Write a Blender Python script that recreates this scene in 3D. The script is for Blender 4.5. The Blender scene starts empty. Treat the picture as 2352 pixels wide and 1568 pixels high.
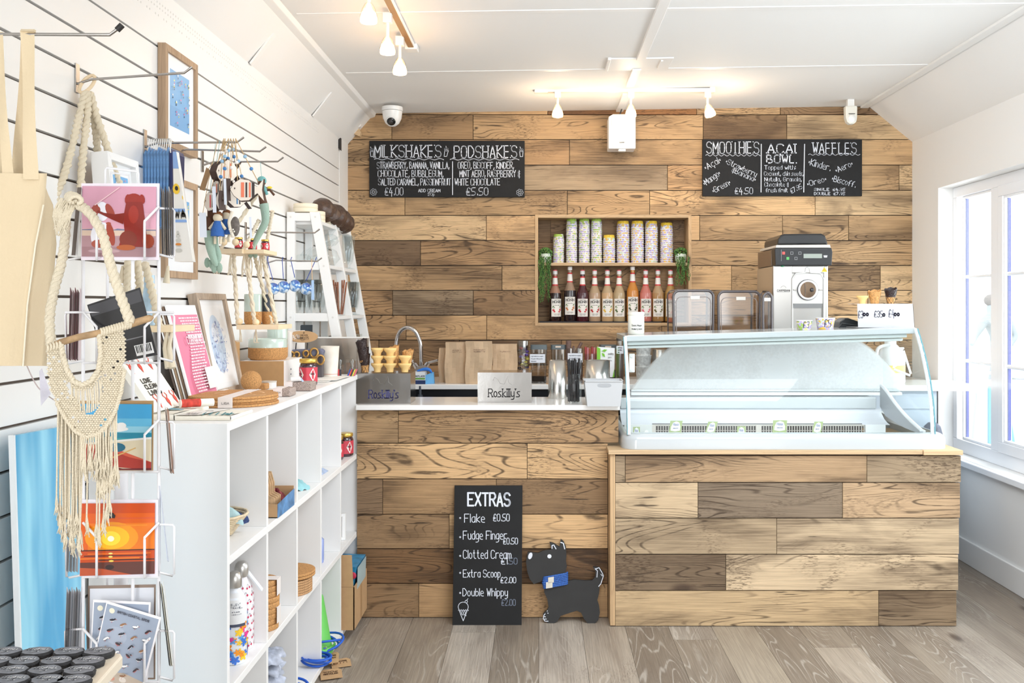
import bpy, math, random
from mathutils import Vector, Matrix, Euler
R = random.Random(7)
S = bpy.context.scene
COL = S.collection
F = 2200.0; VX, VY = 1240.0, 702.0; H = 1.4
# ---------------- camera, world, light, exposure ----------------
cd = bpy.data.cameras.new('camera'); cam = bpy.data.objects.new('camera', cd); COL.objects.link(cam)
cam.location = (0, 0, H); cam.rotation_euler = (math.radians(90), 0, 0)
cd.sensor_width = 36; cd.sensor_fit = 'HORIZONTAL'; cd.lens = F / 2352 * 36
cd.shift_x = -(VX - 1176) / 2352; cd.shift_y = -(784 - VY) / 2352
cd.clip_start = 0.05; cd.clip_end = 100
S.camera = cam
w = bpy.data.worlds.new('world'); S.world = w; w.use_nodes = True
w.node_tree.nodes['Background'].inputs[0].default_value = (0.93, 0.965, 1.0, 1)
w.node_tree.nodes['Background'].inputs[1].default_value = 1.6
S.view_settings.view_transform = 'Standard'; S.view_settings.look = 'None'
S.view_settings.gamma = 1; S.view_settings.use_curve_mapping = False
S.view_settings.exposure = 0.5
def area(name, loc, rot, sx, sy, e, c=(1, 1, 1)):
    l = bpy.data.lights.new(name, 'AREA'); l.shape = 'RECTANGLE'; l.size = sx; l.size_y = sy; l.energy = e; l.color = c
    o = bpy.data.objects.new(name, l); COL.objects.link(o); o.location = loc; o.rotation_euler = [math.radians(a) for a in rot]
    return o

area('window_daylight', (2.75, 4.3, 1.45), (0, 68, 0), 1.4, 2.6, 42, (0.93, 0.97, 1.0))
area('ceiling_fill', (.9, 2.75, 2.54), (42, 0, -7), 1.6, 1.5, 54, (.86, .93, 1))  # added fill lamp above the view, evens out the back of the room
area('rear_fill', (-0.95, -.7, 1.1), (90, 0, -68), .9, 1.8, 42, (.95, .98, 1))  # added fill lamp behind the camera, turned to brighten the right wall
area('rear_fill', (1.5, -.5, 1.2), (90, 0, 26), 1.4, 1.8, 9, (.97, .985, 1))  # added fill lamp behind the camera, turned towards the left slats

# ---------------- helpers ----------------
def lin(c):
    c = c / 255.0
    return c / 12.92 if c <= 0.04045 else ((c + 0.055) / 1.055) ** 2.4
def rgb(r, g, b): return (lin(r), lin(g), lin(b), 1)
_m = {}
def M(name, c=(200, 200, 200), rough=0.5, metal=0.0, emit=0, spec=0.5, bump=0, bscale=60, trans=0, alpha=1, var=0, vscale=20, coat=0, sheen=0):
    if name in _m: return _m[name]
    m = bpy.data.materials.new(name); _m[name] = m; m.use_nodes = True
    nt = m.node_tree; b = nt.nodes['Principled BSDF']
    b.inputs['Base Color'].default_value = rgb(*c); b.inputs['Roughness'].default_value = rough
    b.inputs['Metallic'].default_value = metal; b.inputs['Specular IOR Level'].default_value = spec
    b.inputs['Transmission Weight'].default_value = trans; b.inputs['Alpha'].default_value = alpha
    b.inputs['Coat Weight'].default_value = coat; b.inputs['Sheen Weight'].default_value = sheen
    if emit:
        b.inputs['Emission Color'].default_value = rgb(*c); b.inputs['Emission Strength'].default_value = emit
    if bump or var:
        tc = nt.nodes.new('ShaderNodeTexCoord')
        if bump:
            n = nt.nodes.new('ShaderNodeTexNoise'); n.inputs['Scale'].default_value = bscale; n.inputs['Detail'].default_value = 4
            bp = nt.nodes.new('ShaderNodeBump'); bp.inputs['Strength'].default_value = bump; bp.inputs['Distance'].default_value = 0.01
            nt.links.new(tc.outputs['Object'], n.inputs['Vector']); nt.links.new(n.outputs['Fac'], bp.inputs['Height'])
            nt.links.new(bp.outputs['Normal'], b.inputs['Normal'])
        if var:
            n = nt.nodes.new('ShaderNodeTexNoise'); n.inputs['Scale'].default_value = vscale; n.inputs['Detail'].default_value = 5
            r = nt.nodes.new('ShaderNodeMapRange'); r.inputs[1].default_value = 0.3; r.inputs[2].default_value = 0.7
            r.inputs[3].default_value = 1 - var; r.inputs[4].default_value = 1 + var * 0.4
            mx = nt.nodes.new('ShaderNodeVectorMath'); mx.operation = 'SCALE'; mx.inputs[0].default_value = rgb(*c)[:3]
            nt.links.new(tc.outputs['Object'], n.inputs['Vector']); nt.links.new(n.outputs['Fac'], r.inputs[0])
            nt.links.new(r.outputs[0], mx.inputs['Scale']); nt.links.new(mx.outputs[0], b.inputs['Base Color'])
    return m
def C(r, g, b, rough=0.6, **k):
    return M('c_%d_%d_%d_%d' % (r, g, b, int(rough * 100)) + ''.join(sorted(k)), (r, g, b), rough, **k)
def glass(name, tint=(240, 246, 245), edge=0.35, rough=0.02, base=0.04):
    if name in _m: return _m[name]
    m = bpy.data.materials.new(name); _m[name] = m; m.use_nodes = True; nt = m.node_tree; nt.nodes.clear()
    o = nt.nodes.new('ShaderNodeOutputMaterial'); mx = nt.nodes.new('ShaderNodeMixShader'); t = nt.nodes.new('ShaderNodeBsdfTransparent')
    g = nt.nodes.new('ShaderNodeBsdfGlossy'); g.inputs['Roughness'].default_value = rough
    lw = nt.nodes.new('ShaderNodeLayerWeight'); lw.inputs['Blend'].default_value = 0.35
    mr = nt.nodes.new('ShaderNodeMapRange'); mr.inputs[3].default_value = base; mr.inputs[4].default_value = edge
    pw = nt.nodes.new('ShaderNodeMath'); pw.operation = 'POWER'; pw.inputs[1].default_value = 2.0
    t.inputs[0].default_value = rgb(*tint); g.inputs[0].default_value = (0.95, 0.97, 0.97, 1)
    nt.links.new(lw.outputs['Facing'], pw.inputs[0]); nt.links.new(pw.outputs[0], mr.inputs[0]); nt.links.new(mr.outputs[0], mx.inputs[0])
    nt.links.new(t.outputs[0], mx.inputs[1]); nt.links.new(g.outputs[0], mx.inputs[2]); nt.links.new(mx.outputs[0], o.inputs[0])
    return m
def nodes(nt):
    def N(t, *ins, **kw):
        n = nt.nodes.new(t)
        for k, v in kw.items(): setattr(n, k, v)
        for i, v in enumerate(ins):
            if v is None: continue
            if hasattr(v, 'is_output') or isinstance(v, bpy.types.NodeSocket): nt.links.new(v, n.inputs[i])
            else: n.inputs[i].default_value = v
        return n
    return N
def wood(name, axis=0, dark=(70, 52, 38), stain=0.75, ring=0.75, light_ring=False, rough=0.62, base=None, crack=0.6):
    """plank wood: grain along axis; tint from the object's own colour"""
    if name in _m: return _m[name]
    m = bpy.data.materials.new(name); _m[name] = m; m.use_nodes = True; nt = m.node_tree; N = nodes(nt)
    b = nt.nodes['Principled BSDF']; b.inputs['Roughness'].default_value = rough; b.inputs['Specular IOR Level'].default_value = 0.3
    tc = N('ShaderNodeTexCoord').outputs['Object']; oi = N('ShaderNodeObjectInfo')
    off = N('ShaderNodeMath', oi.outputs['Random'], 53.0, operation='MULTIPLY').outputs[0]
    v = N('ShaderNodeVectorMath', tc, off, operation='ADD').outputs[0]
    def sc(a, c):
        s = [c, c, c]; s[axis] = a
        return N('ShaderNodeVectorMath', v, tuple(s), operation='MULTIPLY').outputs[0]
    def noise(a, c, det=3, dist=0.0):
        n = N('ShaderNodeTexNoise', sc(a, c)); n.inputs['Scale'].default_value = 1; n.inputs['Detail'].default_value = det; n.inputs['Distortion'].default_value = dist
        return n.outputs['Fac']
    def mr(x, a, b_, c=0.0, d=1.0, t='SMOOTHSTEP'):
        n = N('ShaderNodeMapRange', x, a, b_, c, d); n.interpolation_type = t; return n.outputs[0]
    def mth(op, x, y=None): return N('ShaderNodeMath', x, y, operation=op).outputs[0]
    n1 = noise(0.9, 6.5, 1.5, 0.5)
    k = mth('MULTIPLY', n1, 26.0); fr = mth('FRACT', k); tri = mth('ABSOLUTE', mth('SUBTRACT', fr, 0.5))
    lines = mr(tri, 0.02, 0.16, 1, 0)
    rmask = mr(noise(0.8, 3.5, 2), 0.42, 0.58)
    lines = mth('MULTIPLY', mth('MULTIPLY', lines, rmask), mr(noise(14, 90, 3), 0.25, 0.55))
    fine = mr(noise(5, 190, 4, 0.2), 0.3, 0.72)
    st = mr(noise(1.6, 5.5, 6, 0.6), 0.43, 0.68)
    st2 = mr(noise(2.2, 3.0, 5, 1.5), 0.50, 0.70)
    grit = mr(noise(45, 260, 2), 0.5, 0.62)
    cr = mth('MULTIPLY', mr(noise(4, 85, 3, 0.4), 0.64, 0.70), mr(noise(2, 6, 2), 0.45, 0.6))
    kn = N('ShaderNodeTexVoronoi', sc(1.7, 4.2)); kn.inputs['Scale'].default_value = 1
    knot = mth('MULTIPLY', mr(kn.outputs['Distance'], 0.03, 0.13, 1, 0), mr(noise(1.1, 1.3, 1), 0.5, 0.54))
    colin = oi.outputs['Color'] if base is None else None
    vr = mr(oi.outputs['Random'], 0, 1, 0.88, 1.1, 'LINEAR')
    cb = N('ShaderNodeVectorMath', operation='SCALE')
    if base is None: nt.links.new(oi.outputs['Color'], cb.inputs[0])
    else: cb.inputs[0].default_value = rgb(*base)[:3]
    nt.links.new(mth('MULTIPLY', vr, mr(fine, 0, 1, 0.84, 1.1, 'LINEAR')), cb.inputs['Scale'])
    col = cb.outputs[0]
    def mix(fac, strength, c2):
        nonlocal col
        f = mth('MULTIPLY', fac, strength)
        n = nt.nodes.new('ShaderNodeMix'); n.data_type = 'RGBA'
        nt.links.new(f, n.inputs[0]); nt.links.new(col, n.inputs[6])
        if isinstance(c2, tuple): n.inputs[7].default_value = c2
        else: nt.links.new(c2, n.inputs[7])
        col = n.outputs[2]
    dk = rgb(*dark)
    mix(mth('MULTIPLY', st, mr(fine, 0, 1, 1.0, 0.6, 'LINEAR')), stain * 0.8, dk)
    mix(mth('MULTIPLY', st2, grit), stain * 0.75, dk)
    mix(lines, ring, rgb(215, 208, 198) if light_ring else rgb(dark[0] * 0.8, dark[1] * 0.8, dark[2] * 0.8))
    mix(mth('MULTIPLY', cr, 1.0), crack, rgb(45, 34, 27)); mix(knot, 0.75, rgb(62, 46, 38))
    nt.links.new(col, b.inputs['Base Color'])
    bp = N('ShaderNodeBump'); bp.inputs['Strength'].default_value = 0.25; bp.inputs['Distance'].default_value = 0.004
    nt.links.new(mth('SUBTRACT', mth('MULTIPLY', fine, 0.4), mth('ADD', lines, cr)), bp.inputs['Height']); nt.links.new(bp.outputs[0], b.inputs['Normal'])
    return m

def P(x, y, D): return Vector(((x - VX) * D / F, D, H - (y - VY) * D / F))
def PX(x, y, X):           # point on the plane at lateral distance X
    D = X * F / (x - VX); return Vector((X, D, H - (y - VY) * D / F))
def PZ(x, y, z):           # point on the level plane z
    D = (H - z) * F / (y - VY); return Vector(((x - VX) * D / F, D, z))
ROOT = {}
class G:
    def __init__(s): s.v = []; s.f = []; s.mi = []; s.sm = []; s.m = 0; s.s = False
    def add(s, vs, fs, sm=None):
        n = len(s.v); s.v += [Vector(v) for v in vs]
        for f in fs: s.f.append([i + n for i in f]); s.mi.append(s.m); s.sm.append(s.s if sm is None else sm)
        return s
    def box(s, a, b):
        x0, y0, z0 = a; x1, y1, z1 = b
        s.add([(x0, y0, z0), (x1, y0, z0), (x1, y1, z0), (x0, y1, z0), (x0, y0, z1), (x1, y0, z1), (x1, y1, z1), (x0, y1, z1)],
              [(0, 3, 2, 1), (4, 5, 6, 7), (0, 1, 5, 4), (1, 2, 6, 5), (2, 3, 7, 6), (3, 0, 4, 7)], False); return s
    def hexa(s, q):   # 8 points: bottom 4, top 4
        s.add(q, [(0, 3, 2, 1), (4, 5, 6, 7), (0, 1, 5, 4), (1, 2, 6, 5), (2, 3, 7, 6), (3, 0, 4, 7)], False); return s
    def slab(s, quad, off):   # quad of 4 points extruded by vector
        off = Vector(off); q = [Vector(p) for p in quad]; return s.hexa(q + [p + off for p in q])
    def prism(s, pts, off):
        off = Vector(off); q = [Vector(p) for p in pts]; n = len(q)
        s.add(q + [p + off for p in q], [list(range(n))[::-1], list(range(n, 2 * n))] + [[i, (i + 1) % n, (i + 1) % n + n, i + n] for i in range(n)], False); return s
    def face(s, pts): s.add(pts, [list(range(len(pts)))], False); return s
    def lathe(s, c, prof, n=20, axis=(0, 0, 1), cap=(True, True), sx=1, sy=1):
        c = Vector(c); q = Vector((0, 0, 1)).rotation_difference(Vector(axis).normalized())
        vs = []
        for r, z in prof:
            for i in range(n):
                a = 2 * math.pi * i / n; vs.append(c + q @ Vector((r * sx * math.cos(a), r * sy * math.sin(a), z)))
        fs = []
        for j in range(len(prof) - 1):
            for i in range(n):
                k = (i + 1) % n; fs.append((j * n + i, j * n + k, (j + 1) * n + k, (j + 1) * n + i))
        s.add(vs, fs, True)
        if cap[0] and prof[0][0] > 1e-5: s.add(vs[:n][::-1], [list(range(n))], False)
        if cap[1] and prof[-1][0] > 1e-5: s.add(vs[-n:], [list(range(n))], False)
        return s
    def cyl(s, p0, p1, r0, r1=None, n=12, cap=(True, True)):
        p0 = Vector(p0); p1 = Vector(p1); d = p1 - p0
        return s.lathe(p0, [(r0, 0), (r0 if r1 is None else r1, d.length)], n, d, cap)
    def tube(s, pts, r, n=6, closed=False):
        pts = [Vector(p) for p in pts]; m = len(pts); vs = []; up = None
        for i, p in enumerate(pts):
            if closed: t = pts[(i + 1) % m] - pts[i - 1]
            else: t = (pts[min(i + 1, m - 1)] - pts[max(i - 1, 0)])
            if t.length < 1e-9: t = Vector((0, 0, 1))
            t.normalize()
            if up is None:
                up = Vector((0, 0, 1)) if abs(t.z) < 0.9 else Vector((1, 0, 0))
            a = t.cross(up)
            if a.length < 1e-6: a = t.orthogonal()
            a.normalize(); b = a.cross(t).normalized(); up = b
            rr = r[i] if isinstance(r, (list, tuple)) else r
            for k in range(n):
                an = 2 * math.pi * k / n; vs.append(p + a * (rr * math.cos(an)) + b * (rr * math.sin(an)))
        fs = []
        for j in range(m if closed else m - 1):
            j2 = (j + 1) % m
            for k in range(n):
                k2 = (k + 1) % n; fs.append((j * n + k, j * n + k2, j2 * n + k2, j2 * n + k))
        s.add(vs, fs, True)
        if not closed:
            s.add(vs[:n][::-1], [list(range(n))], False); s.add(vs[-n:], [list(range(n))], False)
        return s
    def twist(s, pts, r, strands=2, pitch=None, n=5, bump=0.6):
        pts = smooth(pts, 8); L = 0; out = [[] for _ in range(strands)]; pitch = pitch or r * 5
        for i, p in enumerate(pts):
            if i: L += (p - pts[i - 1]).length
            t = (pts[min(i + 1, len(pts) - 1)] - pts[max(i - 1, 0)]).normalized(); a = t.orthogonal().normalized()
            a = (t.cross(Vector((0, 1, 0.01)))).normalized(); b = t.cross(a)
            for k in range(strands):
                an = 2 * math.pi * (L / pitch + k / strands); out[k].append(p + (a * math.cos(an) + b * math.sin(an)) * r * 0.5)
        for o in out: s.tube(o, r * bump, n)
        return s
    def ball(s, c, r, n=10, m=7, sc=(1, 1, 1)):
        c = Vector(c); vs = [c + Vector((0, 0, -r * sc[2]))]
        for j in range(1, m):
            t = math.pi * j / m
            for i in range(n):
                a = 2 * math.pi * i / n; vs.append(c + Vector((r * sc[0] * math.sin(t) * math.cos(a), r * sc[1] * math.sin(t) * math.sin(a), -r * sc[2] * math.cos(t))))
        vs.append(c + Vector((0, 0, r * sc[2]))); fs = []
        for i in range(n): fs.append((0, 1 + (i + 1) % n, 1 + i))
        for j in range(m - 2):
            for i in range(n):
                k = (i + 1) % n; fs.append((1 + j * n + i, 1 + j * n + k, 1 + (j + 1) * n + k, 1 + (j + 1) * n + i))
        e = len(vs) - 1; b = 1 + (m - 2) * n
        for i in range(n): fs.append((b + i, b + (i + 1) % n, e))
        s.add(vs, fs, True); return s
    def grid(s, fn, nu, nv, sm=True):
        vs = [fn(i / nu, j / nv) for j in range(nv + 1) for i in range(nu + 1)]
        s.add(vs, [(j * (nu + 1) + i, j * (nu + 1) + i + 1, (j + 1) * (nu + 1) + i + 1, (j + 1) * (nu + 1) + i) for j in range(nv) for i in range(nu)], sm); return s
def smooth(pts, k=6):
    pts = [Vector(p) for p in pts]; out = []
    if len(pts) < 3:
        n = k * 2; return [pts[0].lerp(pts[-1], i / n) for i in range(n + 1)]
    for i in range(len(pts) - 1):
        p0 = pts[max(i - 1, 0)]; p1 = pts[i]; p2 = pts[i + 1]; p3 = pts[min(i + 2, len(pts) - 1)]
        for j in range(k):
            t = j / k; out.append(0.5 * ((2 * p1) + (p2 - p0) * t + (2 * p0 - 5 * p1 + 4 * p2 - p3) * t * t + (3 * p1 - p0 - 3 * p2 + p3) * t ** 3))
    out.append(pts[-1]); return out
def build(g, name, mats, parent=None, kind=None, label=None, color=None, bevel=0, origin=None):
    me = bpy.data.meshes.new(name)
    if parent is not None: o0 = ROOT[parent]
    elif kind == 'structure': o0 = Vector((0, 0, 0))
    else:
        if origin is not None: o0 = Vector(origin)
        else:
            xs = [v.x for v in g.v]; ys = [v.y for v in g.v]; zs = [v.z for v in g.v]
            o0 = Vector(((min(xs) + max(xs)) / 2, (min(ys) + max(ys)) / 2, min(zs)))
    me.from_pydata([tuple(v - o0) for v in g.v], [], g.f)
    if not isinstance(mats, (list, tuple)): mats = [mats]
    for m in mats: me.materials.append(m)
    me.polygons.foreach_set('material_index', g.mi); me.polygons.foreach_set('use_smooth', g.sm); me.update()
    o = bpy.data.objects.new(name, me); COL.objects.link(o)
    if parent is not None: o.parent = parent
    else: o.location = o0
    ROOT[o] = o0
    if kind is None and parent is not None and name in ('lettering', 'chalk_marks', 'smudged_lettering', 'print', 'logo_print', 'pattern', 'twine'): kind = 'stuff'
    if kind: o['kind'] = kind
    if label: o['label'] = label
    if color: o.color = rgb(*color)
    if bevel:
        md = o.modifiers.new('bevel', 'BEVEL'); md.width = bevel; md.segments = 2; md.limit_method = 'ANGLE'; md.angle_limit = math.radians(40)
    return o
def tag(o, label, cat, group=None):
    o['label'] = label; o['category'] = cat
    if group: o['group'] = group
    return o
def thing(name, label, cat, loc, group=None):
    o = bpy.data.objects.new(name, None); COL.objects.link(o); o.location = loc; ROOT[o] = Vector(loc); o.empty_display_size = 0.05
    return tag(o, label, cat, group)
def solo(g, name, mats, label, cat, group=None, **k): return tag(build(g, name, mats, **k), label, cat, group)
def dup(o, loc, label=None, rotz=None, rot=None, scale=None):
    def cp(s, par):
        c = s.copy(); COL.objects.link(c)
        if par is not None: c.parent = par
        for ch in s.children: cp(ch, c)
        return c
    c = cp(o, None); c.location = loc
    if rotz is not None: c.rotation_euler = (0, 0, rotz)
    if rot is not None: c.rotation_euler = rot
    if scale is not None: c.scale = scale
    if label: c['label'] = label
    return c

# ---- stroke lettering -------------------------------------------------
GL = {}
ROUND = set('CGOQSUJabcdeghmnopqrsuy0235689&$@~')
for ln in '''A|02 28 42|14 34
B|02 08 28 37 36 25 05|25 44 43 32 02
C|47 38 18 07 03 12 32 43
D|02 08 28 46 44 22 02
E|48 08 02 42|05 35
F|48 08 02|05 35
G|47 38 18 07 03 12 32 43 45 25
H|02 08|42 48|05 45
I|02 08
J|38 33 22 12 03
K|02 08|48 05 42
L|08 02 42
M|02 08 24 48 42
N|02 08 42 48
O|18 07 03 12 32 43 47 38 18
P|02 08 38 47 46 35 05
Q|18 07 03 12 32 43 47 38 18|24 41
R|02 08 38 47 46 35 05|25 42
S|47 38 18 07 06 15 35 44 43 32 12 03
T|08 48|28 22
U|08 03 12 32 43 48
V|08 22 48
W|08 12 26 32 48
X|08 42|48 02
Y|08 25 48|25 22
Z|08 48 02 42
a|36 16 05 03 12 22 33|36 32
b|08 02 22 33 35 26 05
c|36 16 05 03 12 32
d|38 32|36 16 05 03 12 22 33
e|04 34 35 26 16 05 03 12 32
f|38 27 17 12|05 25
g|36 16 05 03 12 33|36 31 20 00
h|08 02|05 16 26 35 32
i|02 06|07 08
j|16 11 00|17 18
k|08 02|36 04 32
l|08 02
m|02 06|05 16 25 22|25 36 45 42
n|02 06|05 16 26 35 32
o|16 05 03 12 22 33 35 26 16
p|06 00|06 26 35 33 22 02
q|36 30|36 16 05 03 12 32
r|02 06|05 16 36
s|36 16 05 33 22 02
t|18 13 22 32|06 26
u|06 03 12 22 33|36 32
v|06 12 26
w|06 12 25 32 46
x|06 32|36 02
y|06 03 12 33|36 31 20 00
z|06 36 02 32
0|18 07 03 12 32 43 47 38 18
1|07 18 12
2|07 18 38 47 46 02 42
3|07 18 38 47 46 35 15|35 44 43 32 12 03
4|28 04 44|36 31
5|48 08 05 35 44 43 32 02
6|38 16 04 03 12 32 43 44 35 05
7|08 48 12
8|15 06 07 18 38 47 46 35 15 04 03 12 32 43 44 35
9|45 15 06 07 18 38 47 44 22
$|47 38 28 17 14 02 42|05 35|04 34
.|12 13
,|13 01
&|37 17 06 15 04 03 12 32|28 21|15 35
'|07 08
*|05 15|04 14
:|03 04|06 07
-|05 25
@|47 38 18 07 03 12 32 43|22 20
~|36 16 05 03 12 32|22 20
!|08 04|02 03'''.split('\n'):
    p = ln.split('|'); GL[p[0]] = [[(int(q[0]), int(q[1])) for q in st.split()] for st in p[1:]]
def chaikin(st):
    if len(st) < 4: return st
    o = [st[0]]
    for i in range(1, len(st) - 1):
        a, b, c = st[i - 1], st[i], st[i + 1]
        o += [(b[0] + (a[0] - b[0]) * .25, b[1] + (a[1] - b[1]) * .25), (b[0] + (c[0] - b[0]) * .25, b[1] + (c[1] - b[1]) * .25)]
    return o + [st[-1]]
for ch_ in ROUND: GL[ch_] = [chaikin(st) for st in GL[ch_]]
def stroke_quads(poly, w, closed=False):
    out = []
    for i in range(len(poly) - 1):
        a = Vector(poly[i]); b = Vector(poly[i + 1]); d = b - a
        if d.length < 1e-9: continue
        d.normalize(); n = Vector((-d.y, d.x)) * w / 2; e = d * w * 0.35
        out.append([a - e - n, b + e - n, b + e + n, a - e + n])
    return out
def ch_ok(st): return st[0] != st[-1]
def text_quads(s, x0, y0, x1, y1, w, rot=0, serif=False, jit=0.0):
    """quads in a 2-D frame (u right, v up): text fills x0..x1, baseline y0, cap height y1"""
    adv = 0; items = []
    for ch in s:
        if ch == ' ': adv += 2.6; continue
        g = GL.get(ch, GL['o']); wd = max(p[0] for st in g for p in st)
        items.append((adv, g)); adv += wd + 1.35
    adv = max(adv - 1.35, 0.1)
    sx = (x1 - x0) / adv; sy = (y1 - y0) / 6.0; out = []; ca, sa = math.cos(rot), math.sin(rot)
    for ad, g in items:
        j = R.uniform(-jit, jit) * (y1 - y0)
        for st in g:
            pl = []
            for (px, py) in st:
                u = (ad + px) * sx; v = (py - 2) * sy + j
                pl.append((x0 + u * ca - v * sa, y0 + u * sa + v * ca))
            out += stroke_quads(pl, w)
            if serif:
                for e in (st[0], st[-1]):
                    if e[1] in (2, 8) and ch_ok(st):
                        u = (ad + e[0]) * sx; v = (e[1] - 2) * sy + j; h = 0.75 * sx
                        out += stroke_quads([(x0 + (u - h) * ca - v * sa, y0 + (u - h) * sa + v * ca), (x0 + (u + h) * ca - v * sa, y0 + (u + h) * sa + v * ca)], w)
    return out
def wave(x0, x1, y, amp, per, w):
    n = int((x1 - x0) / per * 8); return stroke_quads([(x0 + (x1 - x0) * i / n, y + amp * math.sin(2 * math.pi * (x1 - x0) * i / n / per)) for i in range(n + 1)], w)
def oval(cx, cy, rx, ry, w, n=14, a0=0, a1=360):
    return stroke_quads([(cx + rx * math.cos(math.radians(a0 + (a1 - a0) * i / n)), cy + ry * math.sin(math.radians(a0 + (a1 - a0) * i / n))) for i in range(n + 1)], w)
def pl(*pts, w=1): return stroke_quads(list(pts), w)
def place_quads(g, quads, fn):
    for q in quads: g.face([fn(p[0], p[1]) for p in q])
    return g
def ell(cx, cy, rx, ry, n=16, a0=0, a1=360, rot=0):
    o = []; r = math.radians(rot)
    for i in range(n):
        a = math.radians(a0 + (a1 - a0) * i / n); x = rx * math.cos(a); y = ry * math.sin(a)
        o.append((cx + x * math.cos(r) - y * math.sin(r), cy + x * math.sin(r) + y * math.cos(r)))
    return o
def picture(name, parent, quad, shapes, label=None, step=0.00012, rough=0.35):
    """flat print: shapes (colour, polygon in 0..1 uv, v up) laid on the quad TL,TR,BR,BL"""
    tl, tr, br, bl = [Vector(q) for q in quad]; nrm = (bl - tl).cross(tr - tl).normalized()
    if nrm.dot(Vector((0, 0, H)) - tl) < 0: nrm = -nrm
    g = G(); mats = []; idx = {}
    for i, (c, poly) in enumerate(shapes):
        if c not in idx: idx[c] = len(mats); mats.append(C(*c, rough=rough))
        g.m = idx[c]; pts = []
        for (u, v) in poly:
            u = min(max(u, 0), 1); v = min(max(v, 0), 1)
            pts.append((bl.lerp(br, u)).lerp(tl.lerp(tr, u), v) + nrm * (0.0002 + step * i))
        g.face(pts)
    return build(g, name, mats, parent, label=label)
def rect(a, b, c, d): return [(a, b), (c, b), (c, d), (a, d)]

# ---------------- materials ----------------
WHITE = M('white_paint', (240, 239, 237), 0.5, bump=0.06, bscale=25)
SLATW = M('white_slat', (243, 242, 240), 0.38)
PLASTW = M('white_plaster', (238, 237, 235), 0.75, bump=0.08, bscale=12)
UPVC = M('white_upvc', (246, 247, 250), 0.25)
STEEL = M('brushed_steel', (200, 198, 194), 0.22, 1.0, bump=0.03, bscale=200)
STEEL2 = M('satin_steel', (205, 205, 205), 0.38, 1.0)
CHROME = M('chrome', (205, 205, 208), 0.08, 1.0)
BLACKP = M('black_plastic', (34, 35, 38), 0.35)
BOARD = M('chalkboard', (19, 19, 21), 0.75, var=0.35, vscale=9)
CHALK = M('chalk_pen', (226, 230, 240), 0.8)
GREYCH = M('smudged_chalk', (120, 128, 145), 0.8)
WPL = wood('oak_plank', 0, stain=.95, ring=.8, crack=.8); WPLF = wood('floor_plank', 1, dark=(112, 99, 88), stain=0.7, ring=0.38, light_ring=True, rough=0.36, crack=0.12)
WTV = wood('pale_trim_vertical', 2, dark=(165, 130, 95), stain=0.3, ring=0.3, base=(205, 172, 132), crack=0.2)
WTH = wood('pale_trim', 0, dark=(165, 130, 95), stain=0.3, ring=0.3, base=(208, 178, 140), crack=0.2)
ROPE = M('cotton_rope', (228, 215, 190), 0.95, bump=0.3, bscale=900)
KRAFT = M('kraft_card', (196, 158, 116), 0.8, var=0.06, vscale=40)
CORK = M('cork', (205, 152, 95), 0.85, var=0.4, vscale=260)
GLASS = glass('clear_glass', (250, 252, 252), .32)
WGLASS = glass('window_glass', (250, 252, 252), 0.25, 0.0, 0.03)
PLGL = glass('clear_plastic', (225, 225, 222), 0.55, 0.08, 0.10)
# ================= ROOM =================
DB = 5.98; XR = 2.324; XL = -1.2
def zc(X): return 2.600 + (X + 1.02) * (0.045 / 3.07)      # ceiling height
# floor
fl = build(G().box((-1.4, -1.3, -0.05), (2.5, 6.1, -0.012)), 'floor', C(70, 62, 55), kind='structure')
pw = 0.188; tones = [(150, 138, 124), (168, 156, 142), (138, 126, 113), (160, 148, 132), (176, 166, 154), (146, 132, 117)]
for i in range(20):
    x0 = -1.32 + i * pw; y = -1.3 - R.uniform(0, 1.1)
    while y < 6.05:
        y1 = min(y + 1.22, 6.05); a = max(y, -1.3)
        if y1 - a > 0.02 and y1 > 2.6: build(G().box((x0 + .0006, a + .0006, -0.012), (x0 + pw - .0006, y1 - .0006, 0)), 'plank', WPLF, fl, color=R.choice(tones))
        y += 1.22
build(G().box((-1.32, -1.3, -0.012), (2.44, 1.4, 0)), 'near_boards', WPLF, fl, color=(150, 138, 124))
# back wall and its planks
room = [(XL - .02, -0.02), (XR, -0.02), (XR, 2.425), (2.05, zc(2.05)), (-1.05, zc(-1.05)), (XL - .02, 2.39)]
bw = build(G().prism([(XL - .1, DB + .24, -.02), (XR + .1, DB + .24, -.02), (XR + .1, DB + .24, 2.8), (XL - .1, DB + .24, 2.8)], (0, .05, 0)), 'wall_back', C(60, 45, 35), kind='structure')
def clip(poly, conv):
    out = poly
    for i in range(len(conv)):
        a = conv[i]; b = conv[(i + 1) % len(conv)]; inp = out; out = []
        def side(p): return (b[0] - a[0]) * (p[1] - a[1]) - (b[1] - a[1]) * (p[0] - a[0])
        for j in range(len(inp)):
            p = inp[j]; q = inp[(j + 1) % len(inp)]; sp, sq = side(p), side(q)
            if sp >= 0: out.append(p)
            if (sp >= 0) != (sq >= 0):
                t = sp / (sp - sq); out.append((p[0] + (q[0] - p[0]) * t, p[1] + (q[1] - p[1]) * t))
        if not out: return []
    return out
kb = DB / F
def bx(x): return (x - VX) * kb
def bz(y): return H - (y - VY) * kb
NX0, NX1, NZ0, NZ1 = bx(1229), bx(1588), bz(748), bz(493)
L1 = (216, 184, 142); L2 = (202, 166, 123); L3 = (184, 148, 108); D1 = (156, 125, 92); D2 = (132, 107, 82); G1 = (168, 146, 118)
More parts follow.
